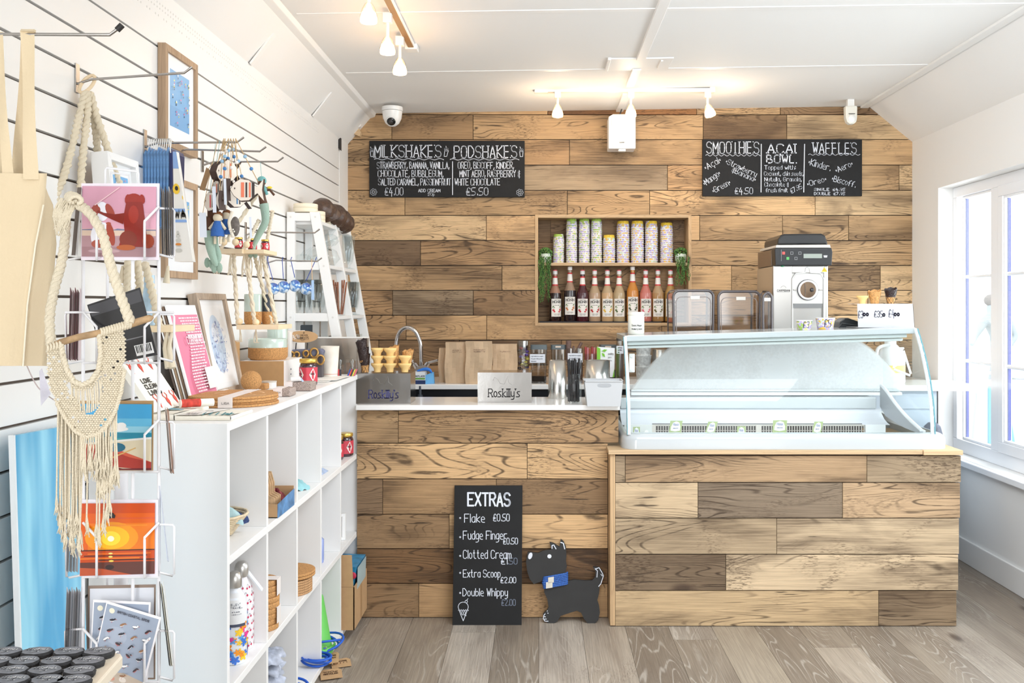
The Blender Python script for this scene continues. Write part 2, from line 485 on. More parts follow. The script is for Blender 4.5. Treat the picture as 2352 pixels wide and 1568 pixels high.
rows = [(245, 264, [800, 1258, 1600, 1792, 2100], [L2, (172, 122, 78), L2, D1]),
 (264, 321, [798, 900, 1086.5, 1615, 1807, 2110], [L2, L3, L2, D1, L1]),
 (321, 379.5, [798, 1010, 1308, 1750, 2110], [L2, L3, L2, L2]),
 (379.5, 437.5, [798, 1120, 1533, 1760, 2065, 2110], [L3, G1, L3, L2, L1]),
 (437.5, 495, [798, 930, 1303, 1492, 1872, 2110], [L2, L2, L2, L2, L1]),
 (495, 552.5, [798, 1117, 1400, 1607, 1797, 1949, 2110], [L1, L2, L2, L2, L2, L2]),
 (552.5, 610, [798, 966, 1420, 2110], [D2, L3, L2]),
 (610, 667, [798, 1153, 1400, 1680, 2022, 2110], [L2, L2, L2, L2, L1, G1]),
 (667, 724, [798, 902, 1087, 1500, 1993, 2110], [L3, G1, D1, L2, L1]),
 (724, 781, [798, 933, 1118, 1520, 1900, 2110], [L3, L2, L2, L2, L1]),
 (781, 838.5, [798, 870, 1055, 1290, 1700, 2110], [L3, D1, D2, D1, L2]),
 (838.5, 896, [798, 1010, 1350, 1800, 2110], [D1, L3, L3, L2])]
T = 0.018
def jit(c, a=.07):
    k = 1 + R.uniform(-a, a); return tuple(min(255, v * k) for v in c)
def plank_boxes(x0, z0, x1, z1):
    """rectangle minus the niche opening"""
    if x1 <= NX0 or x0 >= NX1 or z1 <= NZ0 or z0 >= NZ1: return [(x0, z0, x1, z1)]
    o = []
    if z1 > NZ1: o.append((x0, NZ1, x1, z1)); z1 = NZ1
    if z0 < NZ0: o.append((x0, z0, x1, NZ0)); z0 = NZ0
    if x0 < NX0: o.append((x0, z0, NX0, z1))
    if x1 > NX1: o.append((NX1, z0, x1, z1))
    return o
for (ya, yb, js, cs) in rows:
    for a, b, c in zip(js, js[1:], cs):
        g = G(); n = 0; pr = R.uniform(0, .003)
        for (x0, z0, x1, z1) in plank_boxes(bx(a) + .0018, bz(yb) + .0036, bx(b) - .0018, bz(ya) - .0012):
            poly = clip([(x0, z0), (x1, z0), (x1, z1), (x0, z1)], room)
            if len(poly) > 2 and max(p[0] for p in poly) - min(p[0] for p in poly) > .004: g.prism([(p[0], DB - pr, p[1]) for p in poly], (0, T, 0)); n = 1
        if n: build(g, 'plank', WPL, bw, color=jit(c))
# backing with a hole for the niche, seen only as dark joints
g = G()
for (x0, z0, x1, z1) in plank_boxes(XL - .1, -.02, XR + .05, 2.75): g.box((x0, DB + T, z0), (x1, DB + T + .02, z1))
build(g, 'backing_board', C(48, 36, 28), bw)
# inside of the niche
dn = DB + 0.17; kn = dn / F
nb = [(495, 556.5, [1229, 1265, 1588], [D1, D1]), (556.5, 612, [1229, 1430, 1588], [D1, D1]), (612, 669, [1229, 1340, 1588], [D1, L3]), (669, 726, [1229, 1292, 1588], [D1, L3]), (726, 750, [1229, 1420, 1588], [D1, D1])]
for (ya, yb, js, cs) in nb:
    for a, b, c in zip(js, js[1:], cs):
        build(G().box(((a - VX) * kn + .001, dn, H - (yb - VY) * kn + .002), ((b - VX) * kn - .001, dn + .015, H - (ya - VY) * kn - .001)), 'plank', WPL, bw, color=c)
g = G(); t = .019
g.box((NX0, DB - .006, NZ0), (NX0 + t, dn, NZ1)); g.box((NX1 - t, DB - .006, NZ0), (NX1, dn, NZ1))
fr = build(g, 'niche_side_frame', WTV, bw, bevel=.001)
g = G(); g.box((NX0 + t, DB - .006, NZ0), (NX1 - t, dn, NZ0 + t)); g.box((NX0 + t, DB - .006, NZ1 - t), (NX1 - t, dn, NZ1))
build(g, 'niche_frame', WTH, bw, bevel=.001)
SZ = bz(603)
build(G().box((NX0 + t, DB - .002, SZ - .019), (NX1 - t, dn, SZ)), 'niche_shelf', WTH, bw, bevel=.001)
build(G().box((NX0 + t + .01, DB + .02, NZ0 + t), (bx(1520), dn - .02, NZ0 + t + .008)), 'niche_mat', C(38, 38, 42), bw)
# white end post between slatwall and planks
build(G().box((XL - .05, 5.73, 0), (XL + .002, DB, 2.41)), 'trim_1', WHITE, kind='structure')
# left wall: slats over a dark backing
wl = build(G().box((XL - .06, -1.3, -.02), (XL - .013, 5.97, 2.5)), 'wall_left', C(96, 82, 70), kind='structure')
zs = [2.215 - .099 * k for k in range(0, 22)]
top = 2.40
build(G().box((XL - .014, 0.2, 2.2175), (XL, 5.73, top)), 'slat', SLATW, wl, bevel=.001)
for k in range(len(zs) - 1):
    build(G().box((XL - .014, 0.2, zs[k + 1] + .0035), (XL, 5.73, zs[k] - .0035)), 'slat', SLATW, wl, bevel=.001)
build(G().box((XL - .014, 0.2, .0), (XL, 5.73, zs[-1] - .0035)), 'slat', SLATW, wl)
g = G()
for i in range(150):
    y = 1.9 + i * .022
    g.box((XL, y, 2.35), (XL + .0006, y + .004, 2.356)); g.box((XL, y, 2.335), (XL + .0006, y + .004, 2.34))
    if i % 3 and i < 120: g.box((XL, y + .01, 2.31), (XL + .0006, y + .014, 2.316))
build(g, 'vent_dots', C(214, 211, 207), wl, kind='stuff')
# ceiling
def cz(X, dy=0): return zc(X) + dy
g = G(); g.hexa([(-1.05, -1.3, cz(-1.05)), (2.05, -1.3, cz(2.05)), (2.05, 6.2, cz(2.05)), (-1.05, 6.2, cz(-1.05)), (-1.05, -1.3, 2.8), (2.05, -1.3, 2.8), (2.05, 6.2, 2.8), (-1.05, 6.2, 2.8)])
ce = build(g, 'ceiling', PLASTW, kind='structure')
g = G(); g.slab([(2.05, -1.3, cz(2.05)), (XR, -1.3, 2.422), (XR, 6.2, 2.422), (2.05, 6.2, cz(2.05))], (.05, 0, .06))
build(g, 'slope_panel', PLASTW, ce, label='sloping plaster panel on the window side')
g = G(); g.slab([(XL - .01, -1.3, 2.395), (-1.045, -1.3, 2.585), (-1.045, 6.2, 2.585), (XL - .01, 6.2, 2.395)], (-.05, 0, .05))
build(g, 'slope_panel', PLASTW, ce, label='sloping boarded panel above the slatted wall')
def cb(x0, y0, x1, y1, t, nm, lab=None):
    g = G().hexa([(x0, y0, cz(x0) - t), (x1, y0, cz(x1) - t), (x1, y1, cz(x1) - t), (x0, y1, cz(x0) - t), (x0, y0, cz(x0) + .01), (x1, y0, cz(x1) + .01), (x1, y1, cz(x1) + .01), (x0, y1, cz(x0) + .01)])
    return build(g, nm, WHITE, ce, label=lab, bevel=.002)
for (a, b) in ((-1.3, 4.72), (4.92, 5.30), (5.50, DB)): cb(.475, a, .52, b, .014, 'batten')
for y in (2.95, 3.95, 4.95): cb(-1.0, y - .018, 2.0, y + .018, .003, 'batten')
cb(.34, 4.72, .66, 4.93, .006, 'access_panel'); cb(.335, 4.71, .35, 4.94, .012, 'panel_stop'); cb(.60, 4.75, .612, 4.90, .012, 'panel_stop')
cb(2.0, -1.3, 2.05, DB, .012, 'batten')
build(G().prism([(-1.095, 0, 2.60), (-1.022, 0, 2.615), (-1.022, 0, 2.600), (-1.03, 0, 2.578), (-1.10, 0, 2.555), (-1.115, 0, 2.57)][::-1], (0, DB, 0)), 'batten', WHITE, ce, bevel=.003)
build(G().prism([(-1.12, 0, 2.505), (-1.08, 0, 2.555), (-1.09, 0, 2.565), (-1.13, 0, 2.515)], (0, DB - .02, 0)), 'batten', WHITE, ce, bevel=.002)
for y in (2.87, 3.96, 5.05):
    g = G(); g.slab([(XL + .003, y - .016, 2.40), (-1.10, y - .016, 2.526), (-1.10, y + .016, 2.526), (XL + .003, y + .016, 2.40)], (.006, 0, -.006)); build(g, 'batten', WHITE, ce)
build(G().prism([P(803, 262, 5.9), P(835, 262, 5.9), P(828, 290, 5.9), P(806, 300, 5.9)], (0, .06, 0)), 'beam_end', WHITE, ce, bevel=.003)
build(G().prism([P(807, 292, 5.93), P(822, 290, 5.93), P(829, 304, 5.93), P(826, 313, 5.93), P(810, 306, 5.93)], (0, .045, 0)), 'block', WTH, ce, label='pale cut wooden block in the ceiling corner')
build(G().prism([P(777, 320, 5.7), P(782, 316, 5.7), P(782, 345, 5.7), P(776, 338, 5.7)], (0, .03, 0)), 'cable_gap', C(40, 36, 34), ce)
# right wall with window opening
WY0, WY1, WZ0, WZ1 = 2.2, 5.588, 0.56, 2.086
wr = build(G().box((XR, WY1, -.02), (XR + .12, 6.2, 2.44)).box((XR, -1.3, -.02), (XR + .12, WY1, WZ0)).box((XR, -1.3, WZ1), (XR + .12, WY1, 2.44)).box((XR, -1.3, WZ0), (XR + .12, WY0, WZ1)), 'wall_right', PLASTW, kind='structure')
build(G().box((XR - .03, WY0, WZ0 - .035), (XR + .1, WY1 + .02, WZ0 - .002)), 'window_sill', UPVC, wr, bevel=.004)
build(G().box((XR - .014, -1.3, 0), (XR, 5.98, .13)), 'baseboard_right', WHITE, kind='structure', bevel=.004)
wf = build(G().box((-1.3, -1.3, -.02), (.1, -1.2, 2.5)).box((.1, -1.3, -.02), (2.4, -1.2, .25)).box((.1, -1.3, 2.25), (2.4, -1.2, 2.7)), 'wall_front', PLASTW, kind='structure')  # unseen wall behind the camera, opening set for the steel's reflections
# window: frame, mullions, sashes, bars, glass
XW = 2.41
wn = build(G().box((XW, WY0, WZ0), (XW + .05, WY1, WZ0 + .075)).box((XW, WY0, WZ1 - .06), (XW + .05, WY1, WZ1)).box((XW, WY1 - .05, WZ0 + .075), (XW + .05, WY1, WZ1 - .06)).box((XW, WY0, WZ0 + .075), (XW + .05, WY0 + .05, WZ1 - .06)), 'window_1', UPVC, kind='structure', bevel=.004)
bays = [(5.50, 5.12, 0), (5.02, 4.20, 1), (4.10, 3.30, 0), (3.20, 2.30, 1)]
for (a, b, sash) in bays:
    build(G().box((XW, b - .095, WZ0 + .075), (XW + .05, b, WZ1 - .06)), 'mullion', UPVC, wn, bevel=.003)
    a2, b2, z0, z1, xo = a, b, WZ0 + .075, WZ1 - .06, XW + .01
    if sash:
        g = G(); xo = XW - .012; f = .055
        g.box((xo, b, z0), (xo + .05, a, z0 + f)).box((xo, b, z1 - f), (xo + .05, a, z1)).box((xo, a - f, z0 + f), (xo + .05, a, z1 - f)).box((xo, b, z0 + f), (xo + .05, b + f, z1 - f))
        build(g, 'sash', UPVC, wn, bevel=.004); a2, b2, z0, z1 = a - f, b + f, z0 + f, z1 - f
    g = G(); s = .014
    g.box((xo + .005, b2, z0), (xo + .03, a2, z0 + s)).box((xo + .005, b2, z1 - s), (xo + .03, a2, z1)).box((xo + .005, a2 - s, z0 + s), (xo + .03, a2, z1 - s)).box((xo + .005, b2, z0 + s), (xo + .03, b2 + s, z1 - s))
    build(g, 'glazing_bead', UPVC, wn, bevel=.003)
    build(G().box((xo + .014, b2 + s, z0 + s), (xo + .018, a2 - s, z1 - s)), 'glass_pane', WGLASS, wn)
    build(G().box((xo + .020, a2 - s - .007, z0 + s), (xo + .034, a2 - s, z1 - s)), 'spacer_bar', C(84, 88, 150), wn)
    for zz in (1.565, 1.085): build(G().cyl((xo + .024, b2, zz), (xo + .024, a2, zz), .011, n=10), 'glazing_bar', UPVC, wn)
build(G().box((XW + .018, 5.018, WZ0 + .08), (XW + .03, 5.024, WZ1 - .06)), 'gasket', C(75, 70, 120), wn)
# outside: pavement, tables, passer-by
build(G().box((2.6, -2, -.25), (16, 22, -.2)), 'pavement', C(205, 205, 203, .9), kind='structure')
t = thing('display_stand', 'blue and white display stand outside beyond the first window pane', 'stand', (3.05, 6.2, -.2))
build(G().box((2.86, 6.20, -.2), (3.28, 6.24, .92)), 'panel', C(222, 240, 252), t)  # stand's blues lightened, outdoor glare put into the colour
build(G().prism([(2.90, 6.19, .36), (3.02, 6.19, .30), (3.08, 6.19, .45), (3.04, 6.19, .70), (3.0, 6.19, .88), (2.9, 6.19, .88)], (0, .005, 0)), 'print', C(150, 200, 238), t)
build(G().box((2.84, 6.18, .22), (3.3, 6.26, .26)), 'shelf', C(235, 240, 245), t)
solo(G().prism([(2.66, 6.0, -.2), (2.8, 6.0, -.2), (2.74, 6.0, .85)], (0, .03, 0)), 'sail_sign', C(195, 220, 238), 'pale triangular sail shaped sign outside behind window corner', 'sign')
# the passer-by, far off; the glare is bleached into its pale colours
def figure():
    o = Vector((7.55, 15.6, -.2)); t = thing('person', 'distant person in dark jacket and beige trousers bending forward outside the window', 'person', o)
    me = bpy.data.meshes.new('body'); J = [(0, 0, .92), (0, .05, 1.15), (-.08, .1, 1.38), (-.12, .12, 1.5), (-.14, .14, 1.64), (.12, 0, .5), (.22, .02, .1), (.26, -.1, .05), (-.14, 0, .5), (-.2, .1, .1), (-.2, -.04, .05), (-.25, .1, 1.36), (-.45, 0, 1.12), (-.55, -.05, .95), (.12, .1, 1.36), (.2, 0, 1.1), (.05, -.1, .95)]
    E = [(0, 1), (1, 2), (2, 3), (3, 4), (0, 5), (5, 6), (6, 7), (0, 8), (8, 9), (9, 10), (2, 11), (11, 12), (12, 13), (2, 14), (14, 15), (15, 16)]
    me.from_pydata(J, E, []); b = bpy.data.objects.new('body', me); COL.objects.link(b); b.parent = t
    sk = b.modifiers.new('skin', 'SKIN'); rd = [.16, .16, .17, .07, .11, .09, .055, .05, .09, .055, .05, .08, .05, .04, .08, .05, .04]
    for i, r in enumerate(rd): me.skin_vertices[0].data[i].radius = (r, r)
    me.skin_vertices[0].data[0].use_root = True
    b.modifiers.new('sub', 'SUBSURF').levels = 1; me.materials.append(C(196, 206, 210, .9))
    g = G().lathe(o + Vector((0, 0, .45)), [(.2, 0), (.21, .25), (.17, .5)], 12); build(g, 'shorts', C(228, 222, 214, .9), t)
    g = G().ball(o + Vector((-.14, .14, 1.69)), .11, 10, 6, (1, 1, .9)); build(g, 'hair', C(170, 166, 164, .9), t)
figure()
solo(G().box((5.3, 13.5, -.2), (6.05, 13.8, .75)), 'planter_box', C(238, 214, 206, .9), 'pale pink box planter outside beside the distant person', 'planter')
tb = thing('picnic_table', 'pale outdoor table seen through the right hand window pane', 'table', (6.4, 12.2, -.2))
build(G().box((5.9, 11.8, .5), (7.0, 12.6, .54)), 'table_top', C(222, 230, 240), tb)
for (x, y) in ((5.95, 11.85), (6.95, 11.85), (5.95, 12.55), (6.95, 12.55)): build(G().box((x - .03, y - .03, -.2), (x + .03, y + .03, .5)), 'leg', C(200, 212, 228), tb)
# ================= COUNTERS =================
DC = 4.30; kc = DC / F
def fplanks(parent, D, rows_, T=.016, x0=None, x1=None):
    k = D / F
    for (ya, yb, js, cs) in rows_:
        for a, b, c in zip(js, js[1:], cs):
            build(G().box(((a - VX) * k + .0012, D - R.uniform(0, .002), H - (yb - VY) * k + .0030), ((b - VX) * k - .0012, D + T, H - (ya - VY) * k - .001)), 'plank', WPL, parent, color=jit(c))
ct = thing('serving_counter', 'plank clad serving counter with a thin white worktop', 'counter', ((1110 - VX) * kc, DC + .2, 0))
build(G().box((-.818, DC + .016, 0), (.29, DC + .34, .935)), 'carcass', C(50, 38, 30), ct)
fplanks(ct, DC, [(942, 1018, [819.5, 915, 1421], [L2, L3]), (1018, 1100, [819.5, 1211, 1396], [L2, L2]), (1100, 1181, [819.5, 879, 1140, 1396], [D2, L3, D1]),
    (1181, 1260, [819.5, 1032, 1396], [D1, L2]), (1260, 1340, [819.5, 1396], [(128, 96, 66)]), (1340, 1418, [819.5, 962, 1396], [D1, L3])])
build(G().box((-.8205, 4.262, .935), ((1424 - VX) * 4.262 / F, 4.65, .958)), 'worktop', M('gloss_white', (246, 245, 243), .12), ct, bevel=.003)
bb = thing('back_bench', 'long white worktop along the plank wall with dark space below', 'worktop', (.5, 5.68, 0))
build(G().box((-1.17, 5.38, .930), (XR - .01, DB - .004, .958)), 'worktop', M('gloss_white'), bb, bevel=.003)
build(G().box((-1.17, 5.40, .825), (.9, 5.44, .93)), 'rail', C(22, 24, 30, .3), bb)  # near-black strip and boxes fill the space below the worktop
build(G().box((-1.17, 5.48, 0), (1.6, 5.95, .929)), 'cabinet', C(18, 19, 23, .4), bb)
build(G().box((-1.19, 4.345, .930), (-.8215, 5.375, .958)), 'worktop', M('gloss_white'), bb, bevel=.003)
build(G().box((-1.19, 4.36, 0), (-.83, 5.39, .929)), 'cabinet', C(18, 19, 23, .4), bb)
for (x, y) in ((965, 908), (1310, 905)): build(G().cyl(P(x, y - 22, 5.385), P(x, y, 5.385), .008).cyl(P(x, y - 2, 5.385), P(x, y + 8, 5.385), .014), 'pipe', C(70, 76, 86), bb)
# tap
tp = thing('kitchen_tap', 'chrome swan neck mixer tap with two crossed levers by the plank wall', 'tap', P(967, 868, 5.7))
pts = [P(x, y, 5.7) for (x, y) in ((968, 868), (967, 810), (965, 785), (955, 762), (938, 752), (922, 758), (913, 775), (910, 800))]
build(G().tube(smooth(pts, 6), .0125, 12), 'spout', CHROME, tp)
build(G().cyl(P(967, 868, 5.7), P(967, 845, 5.7), .025, .018, 16), 'base', CHROME, tp)
for a, b, c in (((960, 848), (951, 834), (947, 828)), ((974, 848), (984, 832), (1006, 827))):
    build(G().cyl(P(*a, 5.69), P(*b, 5.68), .016, .013).tube([P(*b, 5.68), P(*c, 5.66)], .008, 8), 'lever', CHROME, tp)
# ---- freezer plinth
D2F = 4.185; kf = D2F / F
pb = thing('display_plinth', 'plank clad plinth under the ice cream freezer, edged in pale wood', 'counter', ((1810 - VX) * kf, D2F + .35, 0))
fplanks(pb, D2F, [(1046, 1108, [1413, 1436, 1991, 2207], [G1, (178, 148, 114), G1]), (1108, 1190, [1413, 1603, 1935, 2205], [(192, 168, 136), (142, 124, 104), (184, 155, 122)]),
    (1190, 1273, [1413, 1784, 2203], [(192, 168, 136), (196, 173, 142)]), (1273, 1356, [1413, 1667, 2201], [(142, 120, 96), (196, 173, 142)]),
    (1356, 1438, [1413, 2018, 2197], [(198, 170, 132), (162, 138, 110)])])
x0, x1 = (1401 - VX) * kf, (2209 - VX) * kf
build(G().box((x0 + .02, D2F + .017, 0), (x1 - .02, 4.93, .755)), 'carcass', C(60, 46, 36), pb)
build(G().box((x0, D2F - .004, .004), ((1413 - VX) * kf, D2F + .12, .752)), 'corner_trim', WTV, pb, bevel=.002)
TZ = H - (1034 - VY) * 4.17 / F
build(G().box((x0 - .008, 4.168, TZ - .018), ((2120 - VX) * 4.168 / F, 4.95, TZ)), 'top_board', WTH, pb, bevel=.002)
build(G().box(((2120 - VX) * 4.168 / F + .001, 4.162, TZ - .020), ((2211 - VX) * 4.168 / F, 4.95, TZ + .001)), 'top_board', WTH, pb, bevel=.002)
# ---- ice cream freezer
FW = M('freezer_white', (186, 191, 193), .18, coat=.3); FZ = TZ
fz = thing('ice_cream_freezer', 'white scoop ice cream display freezer with curved glass front', 'freezer', (1.06, 4.6, FZ))
X0, X1 = .385, 1.738
def rrect_prof(n=6):
    return [(4.20, FZ + .0), (4.192, FZ + .02), (4.195, FZ + .045), (4.21, FZ + .062), (4.235, FZ + .066)]
g = G(); g.s = True
outl = []   # rounded bumper plan outline
for (cx, cy, a0, a1) in ((X0 + .046, 4.26, 180, 270), (X1 - .01, 4.26, 270, 360)):
    for i in range(7):
        a = math.radians(a0 + (a1 - a0) * i / 6); outl.append((cx + .07 * math.cos(a), cy + .07 * math.sin(a)))
outl = [(X0 - .024, 4.93)] + outl + [(X1 + .06, 4.93)]
cxm, cym = (X0 + X1) / 2, 4.6
prof = [(0, 0), (0, .04), (.004, .054), (.015, .063), (.03, .066)]
vs = []
for (ins, z) in prof:
    for (x, y) in outl: vs.append((x + (ins if x < cxm else -ins), y + (ins if y < 4.9 else 0), FZ + .0005 + z))
n = len(outl); fs = [(j * n + i, j * n + i + 1, (j + 1) * n + i + 1, (j + 1) * n + i) for j in range(len(prof) - 1) for i in range(n - 1)]
g.add(vs, fs, True); tp_ = vs[-n:]; g.add([(x, y, z) for (x, y, z) in tp_[1:-1]] + [(x, max(y, 4.262), z) for (x, y, z) in tp_[1:-1]], [(i, i + 1, i + 1 + n - 2, i + n - 2) for i in range(n - 3)], False); g.add([(X0 - .024, 4.93, FZ), (X1 + .06, 4.93, FZ), (X1 + .06, 4.93, FZ + .066), (X0 - .024, 4.93, FZ + .066)], [[0, 1, 2, 3]], False)
build(g, 'bumper_base', FW, fz)
def tz(x): return 1.262 + (x - X0) * (1.30 - 1.262) / (X1 - X0)     # top slopes up to the right
def tilt(pts):  # helper for canopy boxes following the slope
    return pts
def tbox(xa, xb, ya, yb, za, zb):
    return G().hexa([(xa, ya, tz(xa) + za), (xb, ya, tz(xb) + za), (xb, yb, tz(xb) + za), (xa, yb, tz(xa) + za), (xa, ya, tz(xa) + zb), (xb, ya, tz(xb) + zb), (xb, yb, tz(xb) + zb), (xa, yb, tz(xa) + zb)])
build(tbox(X0 + .004, X1 - .01, 4.41, 4.86, -.028, 0), 'canopy', FW, fz, bevel=.004)
g = tbox(X0 + .02, X1 - .04, 4.43, 4.52, -.045, -.029); build(g, 'canopy_rail', C(196, 206, 205, .3), fz, bevel=.002)
g = tbox(X0 + .02, X1 - .05, 4.45, 4.50, -.062, -.048); build(g, 'light_strip', C(214, 221, 220, .2), fz, bevel=.005)
# curved front glass and end glasses
def cprof(x, t):   # t 0 bottom .. 1 top : curved profile (y, z)
    zb = FZ + .062; zt = tz(x) - .004; y = 4.215 + .195 * (t ** 2.0); return y, zb + (zt - zb) * t
SG = glass('freezer_glass', (246, 250, 250), .16, 0.0, .02)
g = G(); g.grid(lambda u, v: Vector((X0 + (X1 - X0) * u, *cprof(X0 + (X1 - X0) * u, v))), 1, 14); build(g, 'front_glass', SG, fz)
EDG = C(98, 150, 160, .15); UV = C(244, 246, 248, .25)
for (x, nm) in ((X0, 'left'), (X1, 'right')):
    pr = [(x, *cprof(x, i / 12)) for i in range(13)]
    g = G().face(pr + [(x, 4.86, tz(x)), (x, 4.86, FZ + .06)]); build(g, 'end_glass', SG, fz)
    sgn = 1 if x == X0 else -1
    for off, w_, mt, nmm in ((0, .0022 if sgn > 0 else .004, EDG, 'glass_edge'), (sgn * .0075, .0065, UV, 'edge_trim')):
        vs = []
        for (px, py, pz) in pr: vs += [(px + off - w_, py - .001, pz), (px + off + w_, py - .001, pz), (px + off + w_, py + .012, pz), (px + off - w_, py + .012, pz)]
        fs = []
        for j in range(12):
            for k in range(4): k2 = (k + 1) % 4; fs.append((j * 4 + k, j * 4 + k2, (j + 1) * 4 + k2, (j + 1) * 4 + k))
        build(G().add(vs, fs + [(0, 1, 2, 3), (48, 49, 50, 51)], False), nmm, mt, fz)
# rear: ledge, sliding glass with condensation
m = bpy.data.materials.new('condensation'); m.use_nodes = True; nt = m.node_tree; nt.nodes.clear(); N = nodes(nt)
out = N('ShaderNodeOutputMaterial'); tc = N('ShaderNodeTexCoord').outputs['Generated']
sep = N('ShaderNodeSeparateXYZ', tc)
def mth(op, x, y=None): return N('ShaderNodeMath', x, y, operation=op).outputs[0]
u = mth('ABSOLUTE', mth('SUBTRACT', sep.outputs['X'], .52)); arc = mth('SUBTRACT', 1.12, mth('MULTIPLY', mth('POWER', mth('MULTIPLY', u, 2.0), 3.2), 1.02))
nz = N('ShaderNodeTexNoise', N('ShaderNodeTexCoord').outputs['Object']); nz.inputs['Scale'].default_value = 90; nz.inputs['Detail'].default_value = 6
nz2 = N('ShaderNodeTexNoise', N('ShaderNodeTexCoord').outputs['Object']); nz2.inputs['Scale'].default_value = 5
mask = N('ShaderNodeMapRange', mth('SUBTRACT', arc, sep.outputs['Z']), -.02, .05, 0, 1).outputs[0]
den = N('ShaderNodeMapRange', mth('ADD', mth('MULTIPLY', nz.outputs['Fac'], .5), nz2.outputs['Fac']), .55, .85, .80, .97).outputs[0]
fac = mth('MULTIPLY', mask, den)
d = N('ShaderNodeBsdfDiffuse'); d.inputs[0].default_value = rgb(244, 246, 247); tr = N('ShaderNodeBsdfTranslucent'); tr.inputs[0].default_value = rgb(240, 243, 245)
a1 = N('ShaderNodeMixShader', .5); nt.links.new(d.outputs[0], a1.inputs[1]); nt.links.new(tr.outputs[0], a1.inputs[2])
tp_ = N('ShaderNodeBsdfTransparent'); a2 = N('ShaderNodeMixShader', fac); nt.links.new(tp_.outputs[0], a2.inputs[1]); nt.links.new(a1.outputs[0], a2.inputs[2]); nt.links.new(a2.outputs[0], out.inputs[0])
RD = 4.85; rk = RD / F
xl, xr_ = (1448 - VX) * rk, (2062 - VX) * rk; zl = H - (893 - VY) * rk
g = G().hexa([(xl, RD, zl), (xr_, RD, zl), (xr_, RD + .004, zl), (xl, RD + .004, zl), (xl, RD, tz(xl) - .03), (xr_, RD, tz(xr_) - .03), (xr_, RD + .004, tz(xr_) - .03), (xl, RD + .004, tz(xl) - .03)]); build(g, 'sliding_glass', m, fz)
build(G().box((xl, RD - .03, zl - .012), (xr_, RD + .03, zl)), 'track_rail', M('freezer_white'), fz, bevel=.004)
build(G().box((xl, RD - .034, zl - .03), (xr_ + .01, RD + .03, zl - .0135)), 'track_rail', C(214, 217, 217, .3), fz, bevel=.002)
build(G().box((X0 + .012, 4.735, zl - .088), (1.665, RD + .03, zl - .033)), 'rear_shelf', M('freezer_white'), fz, bevel=.005)
g = G(); g.s = True
zq = [(4.745, zl - .088), (4.74, .87), (4.70, .845), (4.66, .832), (4.62, .825)]
g.grid(lambda u, v: Vector((X0 + .012 + (1.69 - X0 - .012) * u, *[zq[int(min(v * 4, 3))][i] + (zq[int(min(v * 4, 3)) + 1][i] - zq[int(min(v * 4, 3))][i]) * (v * 4 - int(min(v * 4, 3))) for i in (0, 1)])), 1, 12)
build(g, 'inner_liner', C(208, 211, 216, .25), fz)
# louvre grille
g = G(); gx = (1500 - VX) * 4.6 / F; ge = (1985 - VX) * 4.6 / F; nn = 82
for i in range(nn + 1):
    x = gx + (ge - gx) * i / nn; g.box((x - .0016, 4.6, .775), (x + .0016, 4.604, .826))
g.box((gx, 4.6, .823), (ge, 4.606, .829)); g.box((gx, 4.6, .800), (ge, 4.603, .802))
for x in (gx - .06, gx - .0, (gx + ge) / 2): g.box((x - .012, 4.599, .775), (x + .012, 4.604, .828))
build(g, 'louvre_grille', C(196, 190, 182, .4), fz, kind='stuff')
build(G().box((gx, 4.63, .775), (ge, 4.64, .83)), 'grille_recess', C(92, 86, 82, .6), fz)
build(G().box((X0 + .02, 4.598, .775), (gx - .005, 4.604, .829)), 'vent_plate', C(206, 208, 205, .4), fz)
build(G().box((ge + .005, 4.598, .775), (1.66, 4.604, .829)), 'vent_plate', C(225, 228, 228, .3), fz)
build(G().box((X0 + .02, 4.25, FZ + .01), (1.69, 4.64, FZ + .013)), 'tub_floor', C(215, 216, 216, .4), fz)
build(G().cyl(P(1485, 992, 4.597), P(1485, 992, 4.59), .01), 'knob', C(225, 225, 220), fz)
# right end cheek + curved arm
ck = 1.69
g = G(); arm = smooth([(0, 4.76, 1.0), (0, 4.68, .975), (0, 4.56, .925), (0, 4.42, .88), (0, 4.26, .842)], 6)
g.prism([(ck, p.y, p.z) for p in arm] + [(ck, 4.26, .83), (ck, 4.45, .835), (ck, 4.68, .86), (ck, 4.76, .9)], (.014, 0, 0)); build(g, 'end_cheek', C(158, 162, 166, .35), fz)
build(G().tube([(ck + .007, p.y, p.z + .004) for p in arm], .0085, 10), 'arm_rail', C(214, 216, 218, .2), fz)
build(G().hexa([(ck + .02, 4.3, FZ + .06), (X1 - .006, 4.3, FZ + .06), (X1 - .006, 4.9, FZ + .06), (ck + .02, 4.9, FZ + .06), (ck + .02, 4.3, FZ + .07), (X1 - .006, 4.3, FZ + .07), (X1 - .006, 4.9, FZ + .1), (ck + .02, 4.9, FZ + .1)]), 'inner_cheek', C(216, 216, 214, .4), fz)
# hinge brackets
WP = C(240, 240, 238, .25)
g = G(); g.slab([P(1445, 812, 4.5), P(1458, 812, 4.5), P(1458, 855, 4.5), P(1445, 855, 4.5)], (0, .01, 0)); hb = build(g, 'hinge_bracket', WP, fz, bevel=.003)
for y in (818, 849): build(G().cyl(P(1451, y, 4.497), P(1451, y, 4.49), .006), 'screw', STEEL2, hb)
g = G()
for a, b in (((2059, 802), (2053, 845)), ((2072, 800), (2066, 838)), ((2075, 805), (2092, 858)), ((2060, 800), (2076, 800)), ((2054, 848), (2090, 862))): g.tube([P(*a, 4.5), P(*b, 4.5)], .0055, 8)
hb = build(g, 'hinge_arm', WP, fz)
for (x, y) in ((2063, 807), (2057, 839)): build(G().cyl(P(x, y, 4.49), P(x, y, 4.482), .006), 'screw', STEEL2, hb)
area('freezer_strip_light', (1.06, 4.52, 1.215), (0, 0, 0), 1.15,   .05, 1.4, (.97, .99, 1))
